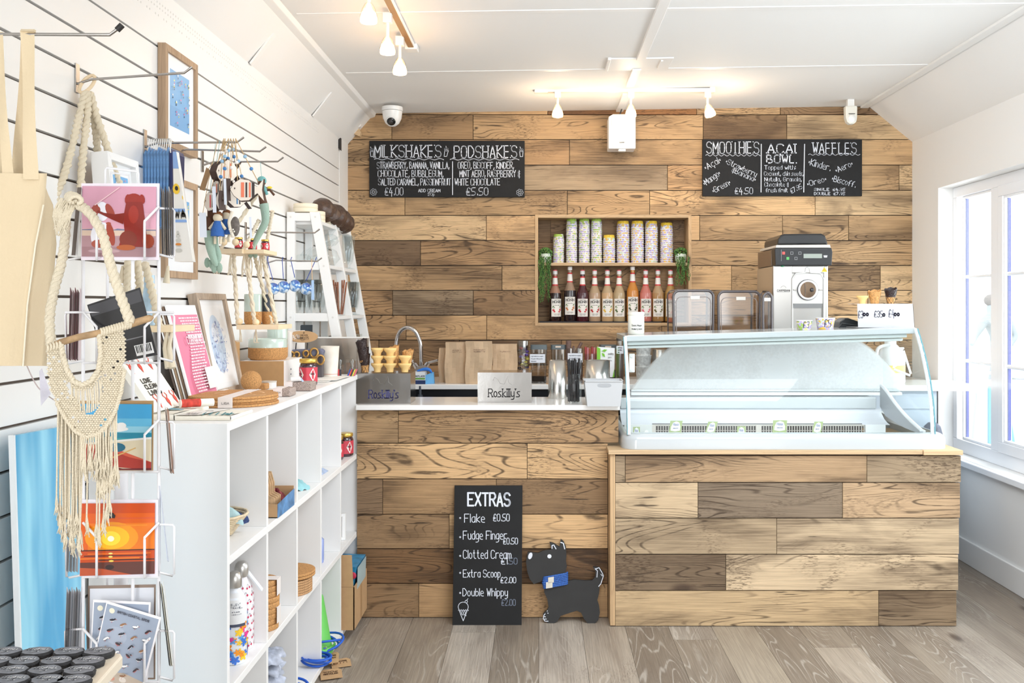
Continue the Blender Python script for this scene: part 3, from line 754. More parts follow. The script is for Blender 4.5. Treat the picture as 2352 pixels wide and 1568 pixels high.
# flavour labels stand in the freezer
GRN = C(168, 182, 130, .5); LW_ = C(238, 240, 240, .5); LIL = C(150, 150, 205, .5)
for i, (x, y, wd, lean, sk) in enumerate(((1550, 980, 28, 0, 4), (1630, 982, 22, 0, 8), (1703, 993, 20, 0, 0), (1790, 979, 32, 0, 2), (1875, 982, 20, 0, 6), (1462, 994, 16, 0, 0))):
    D = 4.40; h2 = 14
    def q(u, v): return P(x - wd / 2 + wd * u + sk * v, y + h2 - 28 * v, D)
    t = thing('flavour_label', ['green edged flavour label leaning in the freezer, first from the left', 'slanted flavour label second from left in the freezer', 'low half hidden flavour label in mid freezer', 'widest flavour label with two text lines in the freezer', 'narrow flavour label on the right in the freezer', 'frosty label in the left corner of the freezer'][i], 'label', q(.5, -1.2), 'flavour labels in the freezer')
    build(G().slab([q(0, 0), q(1, 0), q(1, 1), q(0, 1)], (0, .003, 0)), 'card', GRN, t)
    pg = [q(a, b) for a, b in ((.12, .2), (.5, .12), (.88, .2), (.88, .5), (.75, .85), (.5, .95), (.25, .85), (.12, .5))]
    g = G(); g.face([p - Vector((0, .0006, 0)) for p in pg]); g.m = 1
    place_quads(g, text_quads('Rosk', .28, .6, .74, .8, .03) + text_quads('aeuna', .3, .36, .7, .44, .02), lambda a, b: q(a, b) - Vector((0, .0012, 0)))
    build(g, 'print', [LW_, LIL], t)
    build(G().slab([q(.3, -1.3), q(.6, -1.3), q(.7, 0), q(.35, 0)], (0, .004, 0)), 'spike', LW_, t)
# cabinet and jug behind the freezer, right
kb2 = thing('side_cabinet', 'blue grey cabinet with white top behind the right end of the freezer', 'cabinet', (1.98, 5.2, 0))
build(G().box((1.6, 4.99, .955), (2.30, 5.37, .985)), 'top', M('gloss_white'), kb2, bevel=.004)
build(G().box((1.62, 5.02, 0), (2.08, 5.37, .954)), 'body', C(176, 186, 198, .4), kb2)
build(G().box((1.64, 5.014, .86), (2.06, 5.02, .94)), 'drawer', C(184, 193, 204, .4), kb2, bevel=.002)
build(G().box((1.64, 5.014, .06), (2.06, 5.02, .85)), 'door', C(180, 190, 202, .4), kb2, bevel=.002)
jg = thing('milk_jug', 'white plastic milk jug with yellow label behind freezer glass', 'jug', P(2045, 893, 5.12))
c = P(2045, 893, 5.12); c.z = .985
g = G(); g.lathe(c, [(.07, 0), (.075, .01), (.075, .14), (.06, .18), (.03, .21), (.03, .235)], 20); build(g, 'bottle', C(243, 244, 244, .3), jg)
build(G().lathe(c, [(.0756, .06), (.0756, .10)], 20, cap=(False, False)), 'label_band', C(250, 225, 120, .5), jg); build(G().lathe(c, [(.032, .228), (.032, .245)], 14), 'cap', C(235, 238, 244), jg)
build(G().tube(smooth([c + Vector(p) for p in ((-.02, -.05, .21), (-.075, -.03, .19), (-.08, -.02, .13), (-.07, 0, .10))], 5), .009, 8), 'handle', C(243, 244, 244, .3), jg)
bpt = thing('gas_canister', 'dark mottled canister standing between the freezer and window wall', 'canister', (2.0, 4.95, 0))
build(G().lathe((2.02, 4.93, 0), [(.05, 0), (.055, .02), (.055, .72), (.04, .78), (.02, .80)], 16), 'body', M('mottled', (88, 92, 108), .5, var=.5, vscale=30), bpt)
# paper cups seen through the glass, behind the freezer
def cup_stack(name, c, r0, r1, n, pitch, hcup, mat, lipmat, label, group, inv=True, bandmats=None):
    t = thing(name, label, 'cups', c, group)
    return t
cz_ = P(1478, 880, 5.2)
pt = thing('patterned_cup_stack', 'tall stack of white patterned paper cups behind the freezer glass', 'cups', P(1478, 866, 5.45))
c = Vector((P(1478, 866, 5.45).x, 5.45, .958))
for i in range(3): build(G().lathe(c + Vector((0, 0, .065 * i)), [(.036, 0), (.045, .09), (.047, .092), (.047, .097)], 20), 'cup', M('leaf_cup', (226, 226, 224), .6, var=.35, vscale=70), pt)
sc_ = thing('steel_canister', 'brushed steel canister glimpsed behind the left freezer glass', 'canister', (P(1515, 870, 5.5).x, 5.5, .958))
build(G().lathe((P(1515, 870, 5.5).x, 5.5, .958), [(.052, 0), (.052, .19), (.05, .192)], 24), 'body', STEEL, sc_)

# ================= BACK WALL THINGS =================
def lettering(parent, D, quads, mat=CHALK, name='lettering', off=.0006, kk=None):
    k = D / F; g = G(); place_quads(g, quads, lambda x, y: Vector(((x - VX) * k, D - off, H - (-y - VY) * k))); return build(g, name, mat, parent)
def TQ(s, x0, yb, x1, yt, w=1.6, **k): return text_quads(s, x0, -yb, x1, -yt, w * .82, **k)
def cup_doodle(x, y, s=1.0, sl=0):
    q = []
    def p(a, b): return (x + (a + sl * b * .1) * s, -(y + b * s))
    q += pl(p(-5, -4), p(-3.5, 12), p(3.5, 12), p(5, -4), w=1.2); q += oval(x, -(y - 4 * s), 5 * s, 1.6 * s, 1.1)
    q += oval(x - 2 * s, -(y - 8 * s), 3 * s, 3 * s, 1.1, 10, 0, 200); q += oval(x + 2 * s, -(y - 8 * s), 3 * s, 3 * s, 1.1, 10, -20, 180); q += pl(p(-1, -8), p(-4, -16), w=1.1); return q
def flower(x, y, r):
    q = oval(x, -y, r * .3, r * .3, 1.1)
    for i in range(7): a = i * 2 * math.pi / 7; q += oval(x + r * .68 * math.cos(a), -(y - r * .68 * math.sin(a)), r * .3, r * .3, 1.1, 10)
    return q
DBD = 5.952; kd = DBD / F
def board(name, x0, y0, x1, y1, label):
    t = thing(name, label, 'chalkboard', P((x0 + x1) / 2, y1, DBD)); build(G().box(((x0 - VX) * kd, DBD, H - (y1 - VY) * kd), ((x1 - VX) * kd, DB - .004, H - (y0 - VY) * kd)), 'panel', BOARD, t, bevel=.001); return t
b1 = board('menu_board', 848, 323, 1205, 452.5, 'black chalk menu board headed MILKSHAKES and PODSHAKES')
q = TQ('MILKSHAKES', 861, 361, 1013, 334, 2.6, serif=True, jit=.02) + TQ('PODSHAKES', 1043, 362, 1187, 335, 2.6, serif=True, jit=.02)
q += wave(860, 1019, -365.5, 1.6, 24, 1.5) + wave(1034, 1192, -366, 1.6, 24, 1.5)
q += TQ('STRAWBERRY, BANANA, VANILLA,', 866, 387, 1032, 372, 1.7, jit=.04) + TQ('CHOCOLATE, BUBBLEGUM,', 868, 406, 1018, 391, 1.7, jit=.04) + TQ('SALTED CARAMEL, PASSIONFRUIT', 869, 425, 1035, 410, 1.7, jit=.04)
q += TQ('$4.00', 884, 448, 926, 431, 1.7) + TQ('ADD CREAM', 961, 441, 1011, 434, 1.4) + TQ('50p', 983, 449, 998, 443, 1.4)
q += TQ('OREO, BISCOFF, KINDER,', 1052, 387, 1180, 372, 1.7, jit=.04) + TQ('MINT AERO, RASPBERRY &', 1056, 406, 1194, 391, 1.7, jit=.04) + TQ('WHITE CHOCOLATE', 1045, 425, 1148, 410, 1.7, jit=.04) + TQ('$5.50', 1071, 448, 1121, 431, 1.8)
q += pl((1039.5, -371), (1039.5, -447), w=1.7) + cup_doodle(854.5, 350, .8) + cup_doodle(1025, 349, .85, -2) + cup_doodle(1197.5, 350, .8) + flower(858, 441, 8) + flower(1194, 442, 8)
lettering(b1, DBD, q)
b2 = board('menu_board', 1614, 319.5, 1980, 450, 'black chalk menu board listing smoothies, an acai bowl and waffles')
q = TQ('SMOOTHIES', 1623, 352, 1743, 326, 2.3, serif=True, jit=.02) + TQ('A@AI', 1763, 351, 1826, 331, 3.0, serif=True) + TQ('BOWL', 1761, 374, 1827, 356, 3.0, serif=True) + TQ('WAFFLES', 1867, 352, 1967, 328, 2.3, serif=True, jit=.02)
q += wave(1621, 1746, -356.5, 1.8, 13, 1.3) + wave(1857, 1975, -355, 1.5, 13, 1.3) + pl((1748.5, -331), (1748, -441), w=1.9) + pl((1848, -331), (1846, -441), w=1.9)
q += TQ('*A~ai*', 1622, 391, 1662, 377, 1.6, rot=.5) + TQ('*Strawberry', 1666, 375, 1742, 363, 1.5, rot=-.42) + TQ('&Banana*', 1680, 394, 1738, 382, 1.5, rot=-.42) + TQ('*Mango*', 1620, 427, 1664, 413, 1.6, rot=.62) + TQ('*Green*', 1640, 444, 1684, 431, 1.6, rot=.5) + TQ('$4.50', 1688, 445, 1729, 431, 1.6)
q += TQ('Topped with:', 1756, 389, 1827, 380, 1.4) + TQ('Coconut, chia seeds,', 1755, 403, 1845, 394, 1.35) + TQ('Nutella, Granola,', 1756, 416, 1841, 407, 1.35) + TQ('Chocolate &', 1756, 428, 1811, 419, 1.35) + TQ('fresh fruit', 1759, 441, 1809, 432, 1.4) + TQ('$7.95', 1818, 444, 1846, 433, 1.4, rot=.45)
q += TQ('*Kinder.', 1856, 378, 1908, 363, 1.6, rot=-.28) + TQ('*Aero*', 1922, 397, 1963, 384, 1.6, rot=.42) + TQ('*Oreo*', 1856, 428, 1900, 416, 1.6, rot=.28) + TQ('*Biscoff.', 1910, 415, 1966, 402, 1.6, rot=-.28)
q += TQ('SINGLE  $4.95', 1870, 438, 1941, 432, 1.3) + TQ('DOUBLE  $7.95', 1870, 447.5, 1941, 441.5, 1.3)
lettering(b2, DBD, q)
# speaker
sp = thing('wall_speaker', 'white wall speaker hanging under the ceiling between the menu boards', 'speaker', P(1429, 345, 5.8))
build(G().prism([P(1398, 268, 5.78), P(1408, 262, 5.78), P(1452, 262, 5.78), P(1460, 266, 5.78), P(1460, 341, 5.78), P(1398, 341, 5.78)], (0, .13, .0)), 'cabinet', C(240, 240, 240, .35), sp, bevel=.004)
pr = [(1404, 266), (1452, 266), (1453, 285), (1448, 302), (1452, 322), (1453, 330), (1448, 339), (1410, 339), (1404, 330), (1405, 322), (1410, 302), (1404, 285)]
build(G().prism([P(x, y, 5.776) for x, y in pr], (0, .006, 0)), 'grille', C(216, 216, 216, .6), sp, bevel=.001)
lettering(sp, 5.774, TQ('CLEVER', 1423, 328, 1434, 326, .6), C(50, 50, 52), 'logo_print')
build(G().slab([P(1421, 341, 5.80), P(1437, 341, 5.80), P(1437, 347, 5.80), P(1421, 347, 5.80)], (0, .04, 0)), 'foot_bracket', WP, sp)
build(G().tube([P(1424, 262, 5.86), P(1430, 245, 5.9)], .004, 8), 'cable', C(60, 60, 60), sp)
# dome camera
cm = thing('dome_camera', 'white dome security camera with black lens in the left ceiling corner', 'camera', P(901, 252, 5.72))
c = P(901, 253, 5.72)
build(G().lathe(c + Vector((0, 0, .0)), [(.062, .018), (.063, 0), (.06, -.006)][::-1], 28), 'mount', WP, cm)
build(G().lathe(c, [(.0001, -.098), (.02, -.095), (.04, -.08), (.055, -.05), (.060, -.008)], 28), 'dome', WP, cm)
dr = Vector((0, -.75, -.55)).normalized(); e = c + Vector((.0, 0, -.045)) + dr * .040
build(G().lathe(e, [(.034, -.02), (.033, .006), (.029, .012)], 28, dr), 'eyeball', WP, cm)
build(G().lathe(e, [(.026, .0125), (.024, .016), (.0, .018)], 24, dr), 'lens_cover', C(18, 18, 20, .1), cm)
build(G().lathe(e, [(.012, .0178), (.010, .021), (.0, .022)], 20, dr), 'lens', C(58, 55, 55, .1), cm)
# motion sensor
ms = thing('motion_sensor', 'cream motion sensor hanging in the right ceiling corner', 'sensor', P(1956, 285, 5.75))
c = P(1956, 262, 5.75)
def sens(z): return .036 * (1 - .25 * max(0, -(z) / .055) ** 2)
build(G().prism([c + Vector((a, 0, b)) for a, b in ((-.036, .05), (.034, .052), (.036, .04), (.035, -.02), (.03, -.045), (.016, -.058), (-.010, -.058), (-.026, -.046), (-.034, -.02))], (0, .045, 0)), 'housing', C(236, 234, 224, .4), ms, bevel=.006)
build(G().ball(c + Vector((.001, .004, -.026)), .026, 16, 10, (1, .6, 1)), 'lens_dome', C(246, 246, 244, .3), ms)
build(G().box((c.x - .018, c.y - .003, c.z + .0), (c.x + .02, c.y + .001, c.z + .004)), 'slot', C(60, 58, 52), ms)
build(G().box((c.x - .02, c.y + .01, c.z + .05), (c.x + .02, c.y + .04, 2.642)), 'mount', WP, ms)
# track lights
BULB = M('lamp_glow', (255, 205, 140), .5, emit=16)
def lamp(x, y, z, zt, label, aim=(0, 0, -1), grp='track spotlights'):
    t = thing('spotlight', label, 'lamp', (x, y, z), grp)
    build(G().box((x - .018, y - .018, zt - .045), (x + .018, y + .018, zt - .004)), 'adapter', WP, t, bevel=.003)
    build(G().cyl((x, y, zt - .045), (x, y, z + .05), .007, n=10), 'stem', WP, t)
    a = Vector(aim).normalized(); top = Vector((x, y, z + .05))
    build(G().lathe(top, [(.006, -.004), (.014, .002), (.024, .02), (.031, .045), (.033, .065)], 20, a, (True, False)), 'shade', glass('lamp_glass', (250, 240, 225), .5, .05, .25), t)
    build(G().lathe(top, [(.012, .022), (.025, .034), (.031, .055), (.029, .070), (0, .078)], 20, a), 'bulb', BULB, t)
    l = bpy.data.lights.new('spot_glow', 'POINT'); l.energy = 2.2 if y > 5 else .5; l.color = (1, .84, .64); l.shadow_soft_size = .03
    o = bpy.data.objects.new('spot_glow', l); COL.objects.link(o); o.location = top + a * .10; o['kind'] = 'helper'
for (D, n_) in ((3.47, 'nearest'), (3.90, 'middle'), (4.24, 'farthest')): lamp(-.62, D, 2.445, 2.595, 'lit glass spotlight on the left ceiling track, %s of three' % n_)
for (x, n_, am) in ((.10, 'left', (0, 0, -1)), (.513, 'middle', (0, 0, -1)), (.945, 'right', (.25, -.1, -1))): lamp(x, 5.4, 2.485, 2.615, 'lit glass spotlight on the rear track, %s of three' % n_, am)
t = thing('lighting_track', 'white ceiling track running towards the left corner', 'track', (-.59, 3.9, 2.60)); build(G().box((-.61, 1.5, 2.588), (-.575, 4.42, 2.605)), 'rail', WP, t, bevel=.002); build(G().box((-.605, 1.5, 2.586), (-.58, 4.40, 2.5885)), 'slot', C(150, 118, 80), t); build(G().box((-.62, 4.40, 2.58), (-.565, 4.47, 2.606)), 'end_cap', WP, t, bevel=.003)
t = thing('lighting_track', 'white ceiling track across the rear in front of the plank wall', 'track', (.48, 5.4, 2.61)); build(G().box((.02, 5.385, 2.602), (.96, 5.42, 2.625)), 'rail', WP, t, bevel=.002); build(G().box((-.03, 5.38, 2.598), (.045, 5.425, 2.624)), 'end_feed', WP, t, bevel=.003); build(G().box((.955, 5.38, 2.60), (.985, 5.425, 2.63)), 'end_cap', WP, t, bevel=.003)
# EXTRAS board
ex = thing('extras_board', 'tall black chalkboard headed EXTRAS leaning on the counter front', 'chalkboard', P(1120, 1439, 4.22))
def xb(x, y):     # leaning board: y 1115 near the wall, 1439 away from it
    D = 4.285 - (y - 1115) / 324 * .085
    return P(x, y, D)
g = G(); g.slab([xb(1039, 1439), xb(1198, 1439), xb(1200, 1115), xb(1044, 1115)], (0, .010, 0)); build(g, 'panel', BOARD, ex, bevel=.001)
q = TQ('EXTRAS', 1075, 1161, 1171, 1132, 5.0, jit=.03)
q += TQ('Flake', 1067, 1199, 1113, 1180, 2.0) + TQ('$0.50', 1133, 1196, 1170, 1180, 1.9) + TQ('Fudge Finger', 1064, 1238, 1164, 1219, 2.0) + TQ('$0.50', 1156, 1249, 1189, 1235, 1.9)
q += TQ('Clotted Cream', 1064, 1282, 1174, 1263, 2.0) + TQ('$1', 1151, 1295, 1165, 1281, 1.9) + TQ('Extra Scoop', 1064, 1325, 1149, 1308, 2.0) + TQ('$2.00', 1150, 1338, 1185, 1325, 1.9) + TQ('Double Whippy', 1063, 1368, 1166, 1351, 2.0)
for y in (1189, 1233, 1276, 1315, 1361): q += oval(1057, -y, 1.2, 1.2, 2.2, 6)
q += oval(1064, -1393, 11.5, 11, 1.4, 16, -40, 220) + wave(1053, 1076, -1401, 1.5, 5, 1.4) + pl((1055, -1402), (1064, -1425), (1073, -1402), w=1.4) + oval(1071, -1381, 3, 3, 1.2, 8) + pl((1072, -1378), (1075, -1374), w=1.2)
for i in range(3): q += pl((1057 + i * 5, -1402), (1060 + i * 4 + 3, -1412 - i), w=.8) + pl((1071 - i * 5, -1402), (1066 - i * 4 + 1, -1412 - i), w=.8)
place_quads(g := G(), q, lambda x, y: xb(x, -y) - Vector((0, .0012, 0))); build(g, 'lettering', CHALK, ex)
place_quads(g := G(), TQ('.50', 1166, 1295, 1188, 1281, 1.9) + TQ('$2.00', 1152, 1390, 1184, 1376, 1.9), lambda x, y: xb(x, -y) - Vector((0, .0012, 0))); build(g, 'smudged_lettering', GREYCH, ex)
# dog cut-out
dg = thing('dog_cutout', 'black wooden dog shaped chalkboard leaning beside the EXTRAS board', 'dog figure', P(1300, 1432, 4.23))
def db_(x, y): return P(x, y, 4.280 - (y - 1238) / 195 * .055)
ol = [(1212, 1268), (1218, 1267), (1226, 1269), (1236, 1270), (1246, 1265), (1256, 1263), (1266, 1262), (1265, 1254), (1262, 1245), (1271, 1247), (1282, 1254), (1285, 1256), (1287, 1247), (1288, 1238), (1295, 1244), (1300, 1256), (1301, 1275), (1300, 1288), (1302, 1300), (1299, 1312), (1302, 1326), (1305, 1334), (1318, 1331), (1345, 1333), (1360, 1333), (1367, 1325), (1368, 1312), (1362, 1302), (1366, 1301), (1377, 1303), (1386, 1314), (1387, 1322), (1382, 1336), (1377, 1346), (1376, 1362), (1372, 1378), (1376, 1390), (1378, 1406), (1374, 1424), (1365, 1432), (1350, 1431), (1341, 1420), (1335, 1407), (1325, 1402), (1312, 1406), (1300, 1410), (1288, 1414), (1280, 1427), (1270, 1432), (1258, 1430), (1247, 1420), (1247, 1410), (1256, 1402), (1260, 1394), (1257, 1375), (1250, 1360), (1250, 1348), (1246, 1337), (1249, 1330), (1240, 1336), (1226, 1341), (1217, 1330), (1211, 1312), (1208, 1290)]
build(G().prism([db_(x, y) for x, y in ol], (0, .012, 0)), 'body', M('matt_black', (42, 41, 41), .65, var=.15, vscale=20), dg)
g = G()
def dface(pts): g.face([db_(x, y) - Vector((0, .0012, 0)) for x, y in pts])
dface(ell(1218, 1276, 4.6, 8, 14, rot=18)); dface(ell(1262, 1277, 4.8, 4.8, 14))
def dline(pts, w): place_quads(g, stroke_quads([(x, -y) for x, y in pts], w), lambda x, y: db_(x, -y) - Vector((0, .0012, 0)))
dline([(1268, 1259), (1268, 1252), (1272, 1251), (1277, 1260)], 2); dline([(1288, 1245), (1294, 1247), (1297, 1260)], 2.2)
dline([(1367, 1306), (1376, 1303), (1383, 1315), (1386, 1322), (1380, 1340), (1375, 1346)], 1.8); dline([(1367, 1306), (1372, 1310), (1371, 1325)], 1.5); dline([(1380, 1318), (1383, 1322), (1385, 1321)], 1.4)
for pts in ([(1252, 1409), (1249, 1413), (1248, 1420), (1252, 1426)], [(1249, 1415), (1253, 1416)], [(1251, 1421), (1255, 1421)], [(1254, 1426), (1259, 1426)], [(1257, 1402), (1257, 1403)], [(1258, 1407), (1259, 1408)]): dline(pts, 1.6)
build(g, 'chalk_marks', CHALK, dg)
cl = thing('dog_collar', 'blue patterned rope leads wrapped as a collar on the dog cut-out', 'collar', P(1275, 1349, 4.24))
BLR = M('blue_braid', (58, 105, 185), .7, var=.6, vscale=260)
for i in range(7):
    y0 = 1322 + i * 4.0; x0 = 1248 + abs(i - 3.0) * .8; build(G().tube(smooth([db_(x0 + 2, y0 + 4) + Vector((0, .014, 0)), db_(x0, y0 + 3) - Vector((0, .006, 0)), db_(1272, y0 - 1) - Vector((0, .008, 0)), db_(1300, y0 - 6) - Vector((0, .006, 0)), db_(1303, y0 - 6) + Vector((0, .014, 0))], 4), .0044, 8), 'strand', BLR, cl)
for (a, b, c_, d_) in ((1259, 1324, 1272, 1337), (1254, 1335, 1269, 1349)):
    build(G().slab([db_(a, d_) - Vector((0, .014, 0)), db_(c_, d_ - 2) - Vector((0, .014, 0)), db_(c_, b - 2) - Vector((0, .014, 0)), db_(a, b) - Vector((0, .014, 0))], (0, .001, 0)), 'paper_band', C(214, 208, 196), cl)
# ================= NICHE CONTENTS =================
CT = [('a', (186, 205, 130), (206, 196, 226), (236, 236, 190)), ('b', (238, 205, 80), (186, 178, 222), (206, 222, 190))]
def cupmat(nm, c1, c2, c3, seed):
    """printed paper: dabs of colour, fixed to the cup"""
    m = bpy.data.materials.new(nm); m.use_nodes = True; nt = m.node_tree; N = nodes(nt); b = nt.nodes['Principled BSDF']; b.inputs['Roughness'].default_value = .45
    tc = N('ShaderNodeTexCoord').outputs['Object']; oi = N('ShaderNodeObjectInfo')
    v = N('ShaderNodeVectorMath', tc, N('ShaderNodeMath', oi.outputs['Random'], 9.0, operation='MULTIPLY').outputs[0], operation='ADD').outputs[0]
    n = N('ShaderNodeTexNoise', v); n.inputs['Scale'].default_value = 42; n.inputs['Detail'].default_value = 2
    cr = nt.nodes.new('ShaderNodeValToRGB'); cr.color_ramp.interpolation = 'CONSTANT'; els = cr.color_ramp.elements
    cols = [(0, c1), (.40, c2), (.50, (238, 236, 240)), (.54, c3), (.60, (214, 120, 130)), (.62, c1), (.70, (120, 160, 190))]
    els[0].color = rgb(*cols[0][1]); els[1].position = cols[1][0]; els[1].color = rgb(*cols[1][1])
    for p_, c in cols[2:]: e = els.new(p_); e.color = rgb(*c)
    nt.links.new(n.outputs['Fac'], cr.inputs[0]); nt.links.new(cr.outputs[0], b.inputs['Base Color']); return m
CM = [cupmat('cup_print_green', (160, 192, 96), (186, 172, 216), (214, 222, 150), 1), cupmat('cup_print_yellow', (228, 190, 84), (172, 160, 214), (188, 214, 182), 2)]
LIP = C(240, 238, 244, .4); TOPG = M('dotted_green', (170, 205, 95), .5, var=.45, vscale=160); TOPY = M('dotted_yellow', (240, 205, 70), .5, var=.45, vscale=160)
def niche_x(x): return (x - VX) * (DB + .09) / F
stk = [(1283, 538, 26, 0, 12, 'shortest green topped stack of paper cups at the left of the shelf'), (1313, 503, 26, 0, 19, 'tall green topped cup stack, left of the three tall green ones'), (1342, 503, 26, 0, 19, 'tall green topped cup stack in the middle of the green ones'),
       (1370, 503, 26, 0, 19, 'tall green topped cup stack next to the short yellow one'), (1399, 540, 29, 1, 10, 'short yellow topped paper cup stack in mid shelf'), (1431, 508, 30, 1, 16, 'tall yellow topped cup stack just right of the short one'),
       (1464, 508, 30, 1, 16, 'tall yellow topped cup stack, second of the four tall ones'), (1496, 508, 30, 1, 16, 'tall yellow topped cup stack, third of the four tall ones'), (1531, 512, 30, 1, 16, 'leaning yellow topped cup stack at the right by the plant')]
kk = (DB + .09) / F
for (x, yt, wd, ty, n, lab) in stk:
    zt = H - (yt - VY) * kk; hgt = zt - SZ; hc = .042 if ty == 0 else .047; pitch = (hgt - hc) / n; r1 = wd / 2 * kk; r0 = r1 * .84
    c = Vector((niche_x(x), DB + .09, SZ)); t = thing('paper_cup_stack', lab, 'cups', c, 'stacked ice cream cups in the wall niche')
    for i in range(n + 1):
        z = pitch * i; g = G()
        dx = R.uniform(-.0008, .0008)
        g.m = 0; g.lathe(c + Vector((dx, 0, z)), [(r1, .0015), (r1 + .001, .0032), (r1, .005)], 18, cap=(True, False))
        g.m = 1; g.lathe(c + Vector((dx, 0, z)), [(r1 - .001, .0045), (r1 - (r1 - r0) * (1 if i == n else .4), hc if i == n else pitch + .003)], 18, cap=(False, True))
        build(g, 'cup', [LIP, CM[ty]], t)
    build(G().lathe(c + Vector((0, 0, pitch * n + hc * .62)), [(r0 + (r1 - r0) * .38 + .0004, 0), (r0 + .0004, hc * .38), (r0 * .99, hc * .385)], 18), 'cup_base', TOPY if ty else TOPG, t)
# trailing plants
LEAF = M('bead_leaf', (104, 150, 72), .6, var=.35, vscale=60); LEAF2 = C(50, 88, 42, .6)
def plant(x, lab, seed, drops):
    rr = random.Random(seed); c = Vector((niche_x(x), DB + .075, SZ)); t = thing('trailing_plant', lab, 'plant', c, 'trailing string of pearls plants')
    build(G().lathe(c, [(.028, 0), (.036, .02), (.037, .055), (.033, .06)], 16), 'pot', C(202, 216, 206, .4), t)
    g = G(); g2 = G()
    for i in range(520):
        a = rr.uniform(0, 2 * math.pi); el = rr.uniform(-.9, 1.5); r = .045 * rr.uniform(.75, 1.0)
        p = c + Vector((r * math.cos(a) * math.cos(el), r * .8 * math.sin(a) * math.cos(el), .062 + .034 * math.sin(el)))
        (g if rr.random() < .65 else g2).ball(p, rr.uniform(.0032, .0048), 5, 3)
    for i in range(drops):
        px = c.x + rr.uniform(-.040, .038); py = DB - .004 - rr.uniform(.0, .016); L = rr.uniform(.12, .30) if seed == 1 else rr.uniform(.1, .2); z = SZ + .035
        n = int(L / .0042)
        for j in range(n):
            zz = z - j * .0042
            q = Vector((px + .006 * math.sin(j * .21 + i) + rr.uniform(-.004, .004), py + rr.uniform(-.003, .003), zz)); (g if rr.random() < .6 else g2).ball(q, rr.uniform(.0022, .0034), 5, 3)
    build(g, 'leaves', LEAF, t, kind='stuff'); build(g2, 'darker_leaves', LEAF2, t, kind='stuff')  # darker green beads are mixed in at random
plant(1253, 'green trailing plant in a pale pot at the left end of the niche shelf', 1, 26); plant(1563, 'green trailing plant in a pale pot at the right end of the niche shelf', 2, 20)
# syrup bottles
def liq(nm, c, rough=.08): return M(nm, c, rough, spec=.6, coat=.6)
ZB = NZ0 + .019 + .008
REDB = C(200, 40, 45, .45); WLB = C(236, 233, 228, .5); INK = C(55, 50, 50, .6)
bt = [(1275, 0, (40, 22, 24), (160, 120, 100), 'dark berry syrup bottle at the far left, partly turned label', (205, 60, 70)), (1309, 1, (38, 28, 32), (150, 125, 105), 'taller cola dark syrup bottle with almond pictures on label', (190, 120, 70)), (1338, 0, (70, 24, 34), (70, 24, 34), 'deep maroon syrup bottle filled to its neck', (190, 50, 60)),
      (1366, 0, (178, 148, 120), (172, 148, 118), 'clear syrup bottle with red berries on label beside the maroon one', (185, 50, 50)), (1395, 0, (196, 160, 118), (180, 156, 122), 'pale amber syrup bottle with yellow fruit label', (225, 185, 70)), (1422, 0, (180, 158, 122), (178, 156, 122), 'clear vanilla syrup bottle left of the tallest one', (90, 110, 70)),
      (1453, 1, (200, 130, 50), (196, 128, 50), 'tallest golden amber syrup bottle with plain vanilla label', (90, 100, 80)), (1483, 0, (198, 118, 108), (196, 116, 106), 'pink syrup bottle with pink bubble label', (225, 120, 140)), (1511, 0, (168, 128, 80), (176, 148, 112), 'passion fruit syrup bottle, left of the last one', (110, 100, 60)), (1540, 0, (160, 122, 62), (168, 132, 76), 'last syrup bottle at right, half behind the clear bin', (110, 100, 60))]
